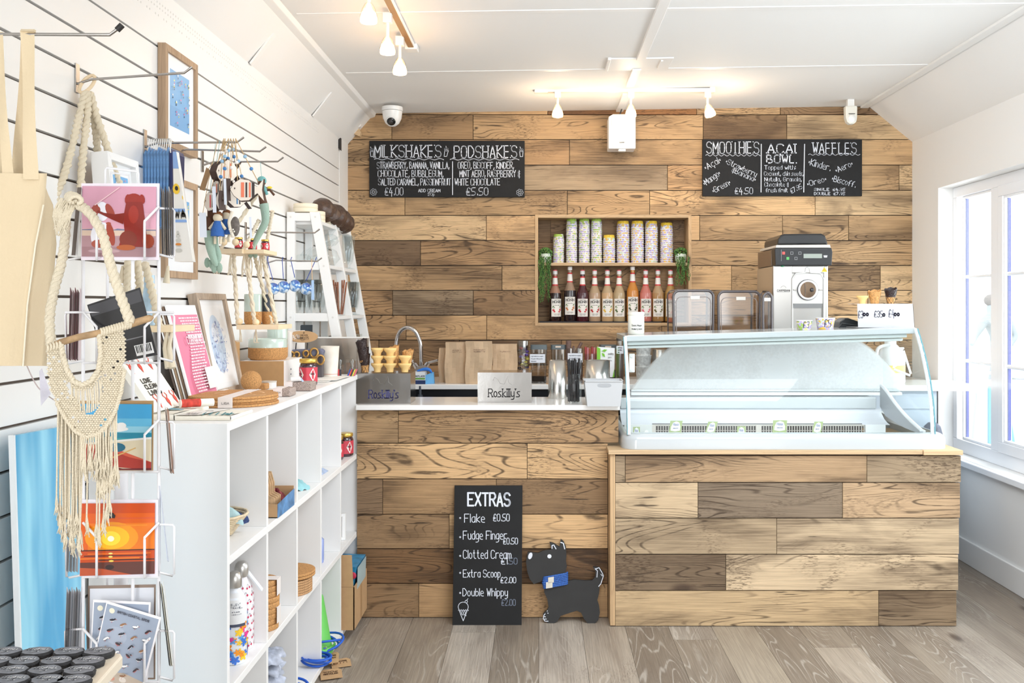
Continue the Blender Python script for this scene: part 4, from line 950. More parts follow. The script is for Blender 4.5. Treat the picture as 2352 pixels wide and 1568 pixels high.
for (x, big, c1, c2, lab, pc) in bt:
    D = DB + .06; k = D / F; c = Vector(((x - VX) * k, D, ZB)); t = thing('syrup_bottle', lab, 'bottle', c, 'syrup bottles on the niche floor')
    hs = 1.09 if big else 1.0; r = .0385
    z1, z2, z3, z4 = .178 * hs, .232 * hs, .262 * hs, .298 * hs
    build(G().lathe(c, [(r * .94, 0), (r, .006), (r, .16), (r * .97, z1)], 20, cap=(True, False)), 'bottle_body', liq('syr_%d_%d' % (c1[0], c1[1]), c1), t)
    build(G().lathe(c, [(r * .97, z1), (r * .72, z1 + .025), (.016, z2), (.0135, z3), (.0135, z4)], 20, cap=(False, False)), 'neck', liq('syr_%d_%d' % (c2[0], c2[1]), c2), t)
    g = G(); g.m = 0; g.lathe(c, [(.0150, z4 - .002), (.0150, z4 + .018), (.0135, z4 + .020)], 16); g.m = 1
    if not big: g.lathe(c, [(.0137, z4 + .0195), (.0132, z4 + .026)], 16)
    build(g, 'cap', [C(240, 238, 236, .4), C(226, 90, 100, .4)], t)
    g = G(); g.m = 0; g.lathe(c, [(.0185, z2 - .006), (.0142, z3 + .018)], 18, cap=(False, False)); g.m = 1
    for zz in (z2 - .007, z3 + .012): g.lathe(c, [(.0190 if zz < z2 else .0150, zz), (.0178 if zz < z2 else .0146, zz + .009)], 18, cap=(False, False))
    build(g, 'neck_band', [WLB, REDB], t)
    # wrapped label
    lz0, lz1 = .030 + (.012 if big else 0), .142 + (.012 if big else 0); ph = .5 if x == 1275 else 0
    def lp(u, v, o=.0006, c=c, r=r, ph=ph, lz0=lz0, lz1=lz1):
        a = (u - .5) * 1.9 + ph * .6; return c + Vector(((r + o) * math.sin(a), -(r + o) * math.cos(a), lz0 + (lz1 - lz0) * v))
    lb = build(G().grid(lambda u, v: lp(u, v), 12, 1), 'label', WLB, t)
    g = G(); g.m = 0; place_quads(g, text_quads('MONIN', .12, .77, .88, .885, .032, serif=True), lambda a, b: lp(a, b, .0012))
    place_quads(g, text_quads('Le Sirop de', .28, .93, .72, .965, .009) + text_quads('naturals', .3, .62, .7, .66, .012) + text_quads('premium quality', .24, .14, .76, .165, .01) + text_quads('gourmet', .3, .08, .7, .105, .01), lambda a, b: lp(a, b, .0012))
    cm_ = C(*pc, rough=.5); g.m = 1
    for (a, b, s_) in ((.2, .36, .11), (.8, .38, .11), (.28, .28, .09), (.7, .28, .09), (.84, .48, .06)): g.face([lp(p[0], p[1], .0013) for p in ell(a, b, s_, s_ * .5, 9)])
    g.m = 2
    for (a, b, s_) in ((.18, .56, .10), (.82, .57, .10), (.26, .50, .07)): g.face([lp(p[0], p[1], .0014) for p in ell(a, b, s_, s_ * .35, 8, rot=30)])
    build(g, 'print', [INK, cm_, C(92, 130, 72, .5)], lb)

# ================= ON THE COUNTERS =================
ZW = .9583
def on(x, y_base, z=ZW): return PZ(x, y_base, z)
def steel_stand(x0, x1, yt, yb, ytb, lab, letters, lx0, lx1, blue):
    D = (H - ZW) * F / (yb - VY); k = D / F; zt = H - (yt - VY) * k; dep = .17
    t = thing('cone_stand', lab, 'stand', ((x0 + x1) / 2 * k - VX * k, D, ZW)); X0_, X1_ = (x0 - VX) * k, (x1 - VX) * k
    MIR = M('mirror_steel', (150, 148, 146), .12, 1.0, bump=.05, bscale=14)
    g = G(); g.box((X0_, D, ZW), (X1_, D + .0015, zt - .004)); build(g, 'front_plate', MIR, t)
    g = G(); g.box((X0_, D, zt - .004), (X1_, D + dep, zt - .0025)); build(g, 'top_plate', MIR, t)
    build(G().box((X0_, D + .002, ZW), (X0_ + .0015, D + dep, zt - .0041)).box((X1_ - .0015, D + .002, ZW), (X1_, D + dep, zt - .0041)), 'side_plate', MIR, t, kind='stuff')
    g = G(); g.m = 0; half = len(letters)
    place_quads(g, text_quads(letters, lx0, -(914 if blue else 911), lx1, -(896 if blue else 893), 2.0, serif=True), lambda a, b: Vector(((a - VX) * k, D - .0007, H - (-b - VY) * k)))
    build(g, 'lettering', C(60, 62, 120) if blue else C(24, 22, 26), t)
    g = G(); g.tube([Vector(((x - VX) * k, D - .0008, H - (y - VY) * k)) for x, y in (((lx0 + 10), 874), ((lx0 + 14), 866), (lx0 + 22, 872), (lx0 + 26, 880), (lx0 + 36, 882), (lx0 + 44, 864), (lx0 + 46, 878), (lx0 + 54, 884))], .0008, 5)
    build(g, 'etched_emblem', C(150, 146, 142, .3, metal=1.0), t)
    return t, D, k, zt
s1, SD1, k1, zt1 = steel_stand(818, 943, 856, 927, 0, 'polished steel cone stand beside the shelf unit, engraved with a name', "Roskilly's", 847, 915, True)
s2, SD2, k2, zt2 = steel_stand(1097, 1221, 854, 925, 0, 'polished steel cone stand in the middle of the counter, engraved with a name', "Roskilly's", 1122, 1194, False)
# cones
CONE = M('wafer', (246, 208, 138), .7, bump=.2, bscale=300); WAF = M('waffle', (222, 168, 104), .7, bump=.5, bscale=220, var=.35, vscale=120); CHOC = M('chocolate', (50, 34, 32), .3, bump=.4, bscale=160)
def cupcone(c, s=1.0): return G().lathe(c, [(.016 * s, 0), (.019 * s, .020 * s), (.031 * s, .034 * s), (.033 * s, .044 * s), (.031 * s, .044 * s), (.027 * s, .036 * s)], 22, cap=(True, True))
rows_ = [(876, [850, 832, 814]), (902, [850, 832, 814]), (931, [850, 834])]
nm = ['lowest', 'middle', 'top']; cn = ['left', 'middle', 'right']
for ci, (x, n_) in enumerate(((867, 3), (896, 3), (930, 2))):
    for j in range(n_):
        z = zt1 + .0265 * (2 * j) * .62; c = Vector(((x - VX) * (SD1 + .05) / F, SD1 + .05, zt1 + j * .0345))
        solo(cupcone(c, .92), 'wafer_cone', CONE, '%s flat bottomed wafer cup of the %s stack on the left steel stand' % (nm[j], cn[ci]), 'cone', 'wafer cups on the left steel stand')
def waffle_cone(name, base, h, r0, r1, lab, mats, tilt=(0, 0), grp=None, dip=.5):
    t = thing(name, lab, 'cone', base, grp); ax = Vector((tilt[0], tilt[1], 1)).normalized(); g = G(); n = 20
    q = Vector((0, 0, 1)).rotation_difference(ax)
    def pf(u, v):
        a = u * 2 * math.pi; r = r0 + (r1 - r0) * v; hh = h * v * (1 + .10 * math.sin(a + .6) * v) + .003 * math.sin(a * 6) * v
        return base + q @ Vector((r * math.cos(a), r * math.sin(a), hh))
    g.grid(lambda u, v: pf(u, v * dip), n, 4); g.add([pf(i / n, 0) for i in range(n)], [list(range(n))], False)
    if dip < 1: g.m = 1; g.grid(lambda u, v: pf(u, dip + v * (1 - dip)), n, 4)
    build(g, 'shell', mats, t)
    g = G()
    for s_ in (1, -1):
        for i in range(7):
            a0 = i / 7; pts = [pf((a0 + s_ * v * .30) % 1.0, v) + (q @ Vector((math.cos((a0 + s_ * v * .3) * 2 * math.pi), math.sin((a0 + s_ * v * .3) * 2 * math.pi), 0))) * .0006 for v in [k_ / 8 for k_ in range(9)]]
            g.tube(pts, .0007, 4)
    build(g, 'waffle_ribs', mats[-1] if dip < .5 else mats[0], t, kind='stuff')
    return t
k5 = (SD1 + .11) / F
def sp1(x, dz=0): return Vector(((x - VX) * k5, SD1 + .11, zt1 + dz))
waffle_cone('waffle_cone', sp1(908, .015), .098, .014, .027, 'golden waffle cone leaning behind the middle wafer cup stack', [WAF], (-.12, .1), 'waffle cones on the left steel stand', 1)
waffle_cone('waffle_cone', sp1(934, .008), .088, .014, .026, 'golden waffle cone behind the right wafer cup stack', [WAF], (.06, .1), 'waffle cones on the left steel stand', 1)
cb0 = Vector(((839 - VX) * (SD1 + .04) / F, SD1 + .04, zt1))
waffle_cone('chocolate_cone', cb0, .078, .015, .024, 'lowest chocolate dipped waffle cone of the nested stack beside the shelf unit', [WAF, CHOC], (-.03, 0), 'stacked chocolate dipped cones', .42)
waffle_cone('chocolate_cone', cb0 + Vector((-.004, 0, .046)), .062, .020, .026, 'middle chocolate dipped waffle cone of the nested stack', [WAF, CHOC], (-.1, 0), 'stacked chocolate dipped cones', .15)
waffle_cone('chocolate_cone', cb0 + Vector((-.009, 0, .082)), .064, .018, .026, 'top chocolate dipped waffle cone of the nested stack', [CHOC], (-.16, 0), 'stacked chocolate dipped cones', 1)
# wipes box and grey cloth behind
t = thing('wipes_box', 'blue and white box of wipes with green stripe behind the left steel stand', 'box', on(968, 883))
k = 5.42 / F
def bxp(x0, y0, x1, y1, D, dep): return G().box(((x0 - VX) * D / F, D, H - (y1 - VY) * D / F), ((x1 - VX) * D / F, D + dep, H - (y0 - VY) * D / F))
D = 5.40; zb = .9583
g = G(); g.prism([Vector(((x - VX) * D / F, D, z)) for x, z in ((944, zb), (977, zb), (977, zb + .045), (975, zb + .068), (946, zb + .068), (944, zb + .045))], (0, .09, 0)); build(g, 'carton', C(232, 236, 240, .4), t)
g = G(); g.slab([Vector(((977.2 - VX) * D / F, D, zb)), Vector(((995 - VX) * D / F, D + .05, zb)), Vector(((993 - VX) * D / F, D + .05, zb + .065)), Vector(((977.2 - VX) * D / F, D, zb + .05))], (0, .04, 0)); build(g, 'side_panel', C(100, 170, 222, .4), t)
g = G(); g.m = 0; g.face([Vector(((x - VX) * D / F, D - .001, z)) for x, z in ((944, zb), (977, zb), (977, zb + .022), (944, zb + .022))]); g.m = 1; g.face([Vector(((x - VX) * D / F, D - .001, z)) for x, z in ((947, zb + .026), (976, zb + .026), (976, zb + .036), (947, zb + .036))]); g.m = 2
place_quads(g, text_quads('WORKPLACE', 946, 0, 976, 3.4, .7), lambda a, b: Vector(((a - VX) * D / F, D - .0015, zb + .041 + b * .0024)))
build(g, 'print', [C(38, 56, 100, .4), C(110, 165, 70, .4), C(30, 60, 90)], t)
g = G(); g.tube(smooth([Vector(((x - VX) * 5.44 / F, 5.44, z)) for x, z in ((958, zb + .072), (975, zb + .082), (986, zb + .078), (992, zb + .06))], 5), [.004 + .006 * math.sin(math.pi * min(i / 15, 1)) for i in range(16)], 8); build(g, 'pull_tab', C(46, 120, 214, .4), t)
solo(G().prism([P(950, 852, 5.5), P(958, 842, 5.5), P(974, 838, 5.5), P(982, 846, 5.5), P(980, 872, 5.5), P(952, 872, 5.5)], (0, .05, 0)), 'cleaning_cloth', C(132, 124, 118, .9), 'grey folded cloth between the tap and the wipes box', 'cloth', bevel=.006)
# paper bags
BAGM = M('bag_paper', (206, 178, 146), .8, bump=.35, bscale=18, var=.08, vscale=12)
def pbag(x0, x1, yt, D, lab, words, tear=0, seed=0):
    k = D / F; X0_, X1_ = (x0 - VX) * k, (x1 - VX) * k; zt = H - (yt - VY) * k; rr = random.Random(seed); w_ = X1_ - X0_
    t = thing('paper_bag', lab, 'bag', ((X0_ + X1_) / 2, D, ZW), 'kraft paper bags on the rear worktop')
    g = G(); nu, nv = 6, 8
    def fp(u, v): return Vector((X0_ + w_ * u + .003 * math.sin(v * 7 + seed) , D + .012 * v + .004 * math.sin(u * 9 + v * 5 + seed), ZW + (zt - ZW) * v))
    def bp_(u, v): return Vector((X0_ + w_ * u + .003 * math.sin(v * 7 + seed), D + .07 - .045 * v, ZW + (zt - ZW) * v + .004 * v))
    g.grid(fp, nu, nv, False); g.grid(lambda u, v: bp_(1 - u, v), nu, nv, False)
    g.grid(lambda u, v: fp(0, v).lerp(bp_(0, v), 1 - u) + Vector((.008 * math.sin(u * math.pi) * v, 0, 0)), 2, nv, False); g.grid(lambda u, v: fp(1, v).lerp(bp_(1, v), u) - Vector((.008 * math.sin(u * math.pi) * v, 0, 0)), 2, nv, False)
    g.face([fp(0, 0), fp(1, 0), bp_(1, 0), bp_(0, 0)]); build(g, 'bag_body', BAGM, t)
    if words:
        q = []
        for i, w2 in enumerate(words): q += text_quads(w2, .3, .80 - i * .045, .72, .825 - i * .045, .008)
        place_quads(g := G(), q, lambda a, b: fp(a, b) - Vector((0, .0016, 0))); build(g, 'lettering', C(150, 122, 100), t)
    return t
pbag(1007, 1026, 800, 5.52, 'narrow kraft paper bag at the left end of the row', [], 0, 1)
pbag(1022, 1073, 787, 5.46, 'wide kraft paper bag second from left with two faint written lines', ['ANDY', 'WITH'], 0, 2)
pbag(1069, 1130, 785, 5.42, 'tallest kraft paper bag standing in front, faint name written', ['HANNAH', 'NUGGETTE'], 0, 3)
pbag(1131, 1188, 791, 5.50, 'kraft paper bag with torn top beside the sweet packet', ['TURKAN'], 0, 4)
# packet of wrapped sweets
c0 = P(1201, 832, 5.52); t = thing('sweet_packet', 'clear packet crammed with purple and red wrapped chocolates', 'packet', (c0.x, 5.52, ZW)); rr = random.Random(4)
for i in range(34):
    v = i / 34; p = Vector((c0.x + rr.uniform(-.026, .026), 5.52 + rr.uniform(-.015, .015), ZW + .01 + v * .205)); col = rr.choice([(86, 60, 140), (150, 40, 52), (90, 70, 60), (200, 190, 90), (215, 210, 218), (110, 90, 160), (60, 45, 60)])
    build(G().ball(p, .013, 8, 5, (1, .7, .62)), 'sweet', C(*col, rough=.25), t)
g = G(); g.grid(lambda u, v: Vector((c0.x + .036 * (1 - .1 * v) * math.sin(u * 2 * math.pi), 5.52 + .026 * math.cos(u * 2 * math.pi) * (1 - .7 * v ** 3), ZW + .005 + v * .235)), 14, 6); build(g, 'wrapper', PLGL, t)
# clear food containers with grey lids
def container(x0, x1, yt, D, lab, lid=(88, 98, 102), lidh=.022, label_=None, fill=None, open_=False, slot=False):
    k = D / F; X0_, X1_ = (x0 - VX) * k, (x1 - VX) * k; zt = H - (yt - VY) * k; cx = (X0_ + X1_) / 2; hw = (X1_ - X0_) / 2; d = min(hw * 2, .1)
    t = thing('food_container', lab, 'container', (cx, D + d / 2, ZW), 'clear food containers on the rear worktop')
    def rr_(s, z, ins=0): 
        o = []; 
        for (sx, sy, a0) in ((1, 1, 0), (-1, 1, 90), (-1, -1, 180), (1, -1, 270)):
            for i in range(4): a = math.radians(a0 + i * 30); rd = .012; o.append(Vector((cx + sx * (hw * s - ins - rd) + rd * math.cos(a), D + d / 2 + sy * (d / 2 * s - ins - rd) + rd * math.sin(a), z)))
        return o
    def shell(z0, z1, s0, s1, m, nm, cap=False, ins=0):
        a, b = rr_(s0, z0, ins), rr_(s1, z1, ins); n = len(a); g = G(); g.add(a + b, [(i, (i + 1) % n, (i + 1) % n + n, i + n) for i in range(n)], True)
        if cap: g.add(a, [list(range(n))[::-1]], False); g.add(b, [list(range(n))], False)
        return build(g, nm, m, t)
    ztt = zt - (0 if open_ else lidh)
    shell(ZW, ztt, .9, .96, glass('grey_plastic_glass', (222, 220, 216), .6, .06, .12), 'tub')
    if not open_: shell(ztt - .004, zt, 1.0, .97, C(*lid, rough=.45), 'lid', True)
    if slot: build(bxp(x0 + (x1 - x0) * .3, yt + 2.5, x0 + (x1 - x0) * .65, yt + 6, D - .002, .002), 'lid_handle', C(222, 205, 188, .5), t)
    if fill: shell(ZW + .002, ZW + fill[0], .86, .88, M('fill_%d' % fill[1][0], fill[1], .7, var=.5, vscale=110), 'contents', True)
    if label_:
        a, b_, c_, d_ = label_; lb = build(bxp(a, b_, c_, d_, D - .0025, .0008), 'label', C(228, 232, 240, .5), t)
        q = []
        for j, wd in enumerate(('Ingredients: sugar,', '10 g per 100 g cone', 'Best before:')): q += text_quads(wd, a + 3, -(b_ + (j + 1) * (d_ - b_) * .29), a + 3 + (c_ - a - 6) * (1, .9, .4)[j], -(b_ + (j + 1) * (d_ - b_) * .29 - 2), .45)
        place_quads(g := G(), q, lambda a_, b2: P(a_, -b2, D - .0032)); build(g, 'print', C(120, 124, 140), lb)
    return t
container(1218, 1257, 792, 5.46, 'large clear container with grey lid and label, dark bits at its bottom', label_=(1217, 813, 1252, 833), fill=(.035, (52, 42, 38)))
container(1265, 1301, 792, 5.52, 'clear container with grey handle lid holding a pale bag', fill=(.09, (198, 182, 168)), slot=True)
c3 = container(1303, 1341, 800, 5.47, 'open container of chocolate flakes with a white label', open_=True, label_=(1304, 811, 1338, 832), fill=(.12, (92, 66, 56)))
container(1342, 1374, 812, 5.50, 'container of pink and red sweet sticks', open_=True, fill=(.02, (150, 60, 60)))
container(1378, 1418, 792, 5.62, 'clear container with grey lid behind the green and white packet', fill=(.06, (90, 100, 104)), slot=True)
container(1416, 1434, 776, 5.50, 'tall dark lidded spice container beside the freezer', lid=(60, 54, 52), lidh=.012, fill=(.19, (120, 104, 92)), label_=(1416, 794, 1432, 812))
for (x, y, r, tl) in ((1306, 782, .016, .0), (1318, 794, .006, .02), (1336, 786, .009, .06)):
    p1_ = P(x, y, 5.51); solo(G().cyl((p1_.x - tl, 5.51, ZW + .12), p1_, r, r, 10), 'chocolate_flake', M('flake', (112, 88, 80), .5, bump=.5, bscale=120), ['thick wrapped chocolate flake roll sticking out of the open container', 'thin chocolate stick leaning in the open container', 'dark chocolate stick with knobbed end at right of the container'][[1306, 1318, 1336].index(x)], 'chocolate')
for i in range(6):
    x = 1345 + i * 5; p1_ = P(x, 796 + (i % 3) * 2, 5.54); solo(G().cyl((p1_.x, 5.54, ZW + .022), p1_, .006, .006, 8), 'sweet_stick', C(*[(176, 74, 72), (206, 130, 140), (170, 96, 66)][i % 3], rough=.3), 'upright %s sweet stick, %s of its colour, in the clear container by the green packet' % (['red', 'pink', 'toffee'][i % 3], ['left', 'right'][i // 3]), 'sweets', 'sweet sticks in the container')
t = thing('tea_packet', 'white and bright green packet with leaf design behind the steel canister', 'packet', on(1385, 880)); t.location
D = 5.40
g = G(); g.hexa([P(1371, 866, D), P(1411, 866, D), P(1411, 866, D + .05), P(1371, 866, D + .05), P(1371, 796, D + .01), P(1412, 799, D + .01), P(1412, 799, D + .03), P(1371, 796, D + .03)]); build(g, 'carton', C(240, 242, 243, .4), t)
g = G(); g.m = 0; g.face([P(x, y, D - .001) for x, y in ((1371, 866), (1379, 866), (1379, 800), (1371, 796))]); g.face([P(x, y, D - .001) for x, y in ((1407, 866), (1411, 866), (1411, 846))])
g.face([P(x, y, D - .0015) for x, y in ((1382, 806), (1388, 802), (1395, 803), (1389, 808))]); g.face([P(x, y, D - .0015) for x, y in ((1382, 810), (1388, 812), (1390, 820), (1384, 817))]); g.m = 1
place_quads(g, text_quads('pudding', 1397, -814, 1409, -810, .5) + text_quads('pure', 1397, -822, 1404, -818, .4) + text_quads('white', 1397, -829, 1405, -826, .4), lambda a, b: P(a, -b, D - .002)); build(g, 'print', [C(128, 200, 50, .4), C(110, 110, 112)], t)
solo(G().prism([P(1222, 887, 5.39), P(1258, 882, 5.39), P(1236, 889, 5.39)], (0, .1, 0)), 'card_piece', KRAFT, 'torn flat piece of brown card on the rear worktop edge', 'card')
# brushed canisters, straws jar, grey bin on the counter
def canister(x0, x1, yt, yb, lab):
    c = on((x0 + x1) / 2, yb - 3); D = c.y; r = (x1 - x0) / 2 * D / F; h = H - (yt - VY) * D / F - ZW; c.z = ZW
    t = thing('steel_canister', lab, 'canister', c)
    build(G().lathe(c, [(r * .97, 0), (r, .004), (r, h), (r * .97, h), (r * .96, .01)], 36, cap=(True, True)), 'body', STEEL, t); return t
canister(1259, 1301, 827, 917, 'tall brushed steel canister beside the jar of straws'); canister(1342, 1401, 827, 914, 'wide brushed steel canister behind the grey bin')
c = on(1318, 925); c.z = ZW; t = thing('straw_jar', 'glass preserving jar holding black straws', 'jar', c); k = c.y / F; r = 17.5 * k
build(G().lathe(c, [(r * .9, 0), (r, .006), (r, .085), (r * .88, .105), (r * .82, .112), (r * .86, .116), (r * .82, .120), (r * .86, .125), (r * .84, .132)], 24, cap=(True, False)), 'glass', GLASS, t)
rr = random.Random(9); SB = C(36, 34, 36, .35)
for i in range(30):
    a = rr.uniform(0, 6.28); rb = r * .78 * math.sqrt(rr.random()); p0 = c + Vector((rb * math.cos(a), rb * math.sin(a), .006)); a2 = a + rr.uniform(-.6, .6); p1_ = c + Vector((r * 1.05 * math.sqrt(rr.random()) * math.cos(a2), r * .9 * math.sin(a2), .195 + rr.uniform(-.004, .006)))
    solo(G().cyl(p0, p1_, .0027, .0027, 6), 'straw', SB, 'black paper straw standing in the glass jar', 'straw', 'black straws in the jar')
D = on(1385, 933).y; k = D / F; t = thing('storage_bin', 'light grey plastic bin with oval handle hole on the counter', 'bin', (((1385 - VX) * k), D + .06, ZW))
zt = H - (875 - VY) * k; a = [(1349, 1426), (1342, 1431)]; GB = C(190, 192, 194, .5)
xl0, xr0, xl1, xr1 = [(v - VX) * k for v in (1349, 1425, 1343, 1431)]; dp0, dp1 = .12, .135
# front face with hole: ring of quads round an oval
def fr_(u, v): return Vector((xl0 + (xl1 - xl0) * v + ((xr0 - xl0) + ((xr1 - xl1) - (xr0 - xl0)) * v) * u, D - .006 * v, ZW + (zt - ZW) * v))
g = G(); hole = [(.51 + .19 * (abs(math.cos(a_)) ** .6) * (1 if math.cos(a_) > 0 else -1), .83 + .085 * math.sin(a_)) for a_ in [math.radians(i * 22.5 + 11.25) for i in range(16)]]
def onedge(p):
    dx, dy = p[0] - .51, p[1] - .83; s_ = min((.49 if dx > 0 else .51) / max(abs(dx), 1e-6), (.17 if dy > 0 else .83) / max(abs(dy), 1e-6)); return (.51 + dx * s_, .83 + dy * s_)
cor = [(1, 1), (0, 1), (0, 0), (1, 0)]; th = Vector((0, .003, 0))
for i in range(16):
    p, q_ = hole[i], hole[(i + 1) % 16]; P0, P1 = onedge(p), onedge(q_); poly = [p, P0]
    an_ = lambda v_: math.atan2(v_[1] - .83, v_[0] - .51); A0 = an_(P0); dA = (an_(P1) - A0) % (2 * math.pi)
    poly += sorted([c_ for c_ in cor if 1e-6 < (an_(c_) - A0) % (2 * math.pi) < dA - 1e-6], key=lambda c_: (an_(c_) - A0) % (2 * math.pi))
    poly += [P1, q_]; g.prism([fr_(*z) for z in poly], th)
build(g, 'front', GB, t)
g = G(); B = [Vector((xl0, D, ZW)), Vector((xr0, D, ZW)), Vector((xr0, D + dp0, ZW)), Vector((xl0, D + dp0, ZW))]; Tq = [Vector((xl1, D - .006, zt)), Vector((xr1, D - .006, zt)), Vector((xr1, D + dp1, zt)), Vector((xl1, D + dp1, zt))]
g.slab([B[1] + Vector((-.003, .003, 0)), B[2] + Vector((-.003, 0, 0)), Tq[2] + Vector((-.003, 0, 0)), Tq[1] + Vector((-.003, .003, 0))], (.003, 0, 0)); g.slab([B[0] + Vector((0, .003, 0)), B[3], Tq[3], Tq[0] + Vector((0, .003, 0))], (.003, 0, 0)); g.slab([B[3], B[2], Tq[2], Tq[3]], (0, -.003, 0)); g.slab(B, (0, 0, .003))
build(g, 'walls', GB, t, kind='stuff'); build(G().box((xl1 - .002, D - .010, zt - .002), (xr1 + .002, D - .003, zt + .002)).box((xr1 - .002, D - .01, zt - .002), (xr1 + .003, D + dp1, zt + .002)).box((xl1 - .003, D - .01, zt - .002), (xl1 + .002, D + dp1, zt + .002)).box((xl1, D + dp1 - .004, zt - .002), (xr1, D + dp1 + .002, zt + .002)), 'rim', GB, t, kind='stuff')

# ================= ON THE FREEZER AND BEHIND IT =================
def ftop(x, D): X = (x - VX) * D / F; return Vector((X, D, tz(X)))
c = ftop(1461, 4.60); t = thing('conserve_jar', 'pale wrapped conserve jar with handwritten style label on the freezer top', 'jar', c)
k = 4.6 / F; r = 19 * k
build(G().lathe(c, [(r * .9, 0), (r, .004), (r, .088), (r * .95, .092)], 26), 'body', C(236, 236, 226, .25), t); build(G().lathe(c, [(r * 1.02, .092), (r * 1.03, .100), (r, .106)], 26), 'lid', C(232, 230, 220, .3), t)
def jl(a, b): an = (a - .5) * 1.7; return c + Vector(((r + .0006) * math.sin(an), -(r + .0006) * math.cos(an), .004 + b * .08))
place_quads(g := G(), text_quads('Bonne Maman', .14, .42, .86, .54, .018, jit=.1) + text_quads('Strawberry Conserve', .12, .22, .9, .32, .016, jit=.1), jl); build(g, 'lettering', C(60, 60, 64), t)
for (x, wt, wb, h, tp_, txt, lab) in ((1847, 37, 30, 22, 0, '$3', 'small green patterned tub marked with a three pound price'), (1895.5, 43, 35, 26, 1, '$5', 'larger yellow and lilac patterned tub marked with a five pound price')):
    D = 4.56; k = D / F; c = ftop(x, D); t = thing('ice_cream_tub', lab, 'cup', c)
    build(G().lathe(c, [(wb / 2 * k, 0), (wt / 2 * k, h * k - .003)], 28, cap=(True, False)), 'tub', CM[tp_], t); build(G().lathe(c, [(wt / 2 * k, h * k - .004), (wt / 2 * k + .0018, h * k - .002), (wt / 2 * k, h * k)], 28, cap=(False, False)), 'rim', LIP, t)
    def jl2(a, b, c=c, wt=wt, wb=wb, k=k, h=h): rr2 = (wb + (wt - wb) * b) / 2 * k + .0008; an = (a - .5) * 2.2; return c + Vector((rr2 * math.sin(an), -rr2 * math.cos(an), b * h * k))
    place_quads(g := G(), text_quads(txt, .32, .2, .68, .85, .04), jl2); build(g, 'lettering', C(28, 28, 32), t)
# steel price box
D = 4.56; t = thing('price_box', 'white steel box with handwritten prices at the right end of the freezer top', 'box', ftop(2035, D)); zb = tz(1.6) + .001; k = D / F
X0_, X1_, X2_, X3_ = [(v - VX) * k for v in (1971, 2101, 2097, 1969)]; zt = H - (698 - VY) * k; zt2 = zt + .008
SBX = C(196, 197, 200, .3, metal=.3)
build(G().slab([(X0_, D, zb), (X1_, D, zb), (X2_, D, zt), (X3_, D, zt)], (0, .0015, 0)), 'front_plate', SBX, t); build(G().box((X3_, D, zt), (X2_, D + .14, zt + .0015)), 'top_plate', SBX, t, bevel=.0005); build(G().slab([(X1_ - .0015, D, zb), (X1_ - .0015, D + .14, zb), (X2_ - .0015, D + .14, zt), (X2_ - .0015, D, zt)], (.0015, 0, 0)), 'side_plate', SBX, t); build(G().box((X0_ - .012, D - .01, zb - .0005), (X1_, D + .14, zb + .001)), 'base_plate', SBX, t)
q = text_quads('$3', 1971, -730, 1982, -714, 1.3) + text_quads('$35', 2008, -728, 2027, -714, 1.3) + text_quads('$4', 2041, -728, 2054, -711, 1.3)
for (x, y) in ((1985, 722), (1992, 722), (2030, 723), (2056, 722), (2063, 722)): q += oval(x, -y, 2.2, 3.2, 2.6, 8)
place_quads(g := G(), q, lambda a, b: Vector(((a - VX) * k, D - .001 , H - (-b - VY) * k))); build(g, 'lettering', C(70, 66, 90), t)
build(G().lathe(Vector(((2076 - VX) * k, D + .05, zt + .0018)), [(.017, 0), (.017, .0004)], 20), 'cone_hole', C(120, 90, 80), t)
def pb_(x): return Vector(((x - VX) * (D + .05) / F, D + .05, zt + .0016))
solo(cupcone(pb_(1981) , .88), 'wafer_cone', CONE, 'single flat wafer cup on the white price box', 'cone')
waffle_cone('waffle_cone', pb_(2009), .062, .017, .031, 'plain golden waffle cone on the white price box', [M('waffle')], (0, 0), None, 1)
waffle_cone('chocolate_cone', pb_(2046), .072, .016, .029, 'chocolate dipped waffle cone on the white price box', [M('waffle'), CHOC], (0, 0), None, .45)
g = G(); g.prism([P(x, y, 4.72) for x, y in ((1928, 755), (1930, 738), (1940, 731), (1948, 730), (1972, 738), (1972, 757))], (0, .10, 0)); t = solo(g, 'black_tray', C(36, 40, 42, .35), 'black plastic trays stacked behind the price box', 'tray', bevel=.004)
build(G().tube([P(1926, 752, 4.715), P(1934, 742, 4.715), P(1972, 748, 4.715)], .003, 8), 'rim', C(60, 64, 66, .4), t)
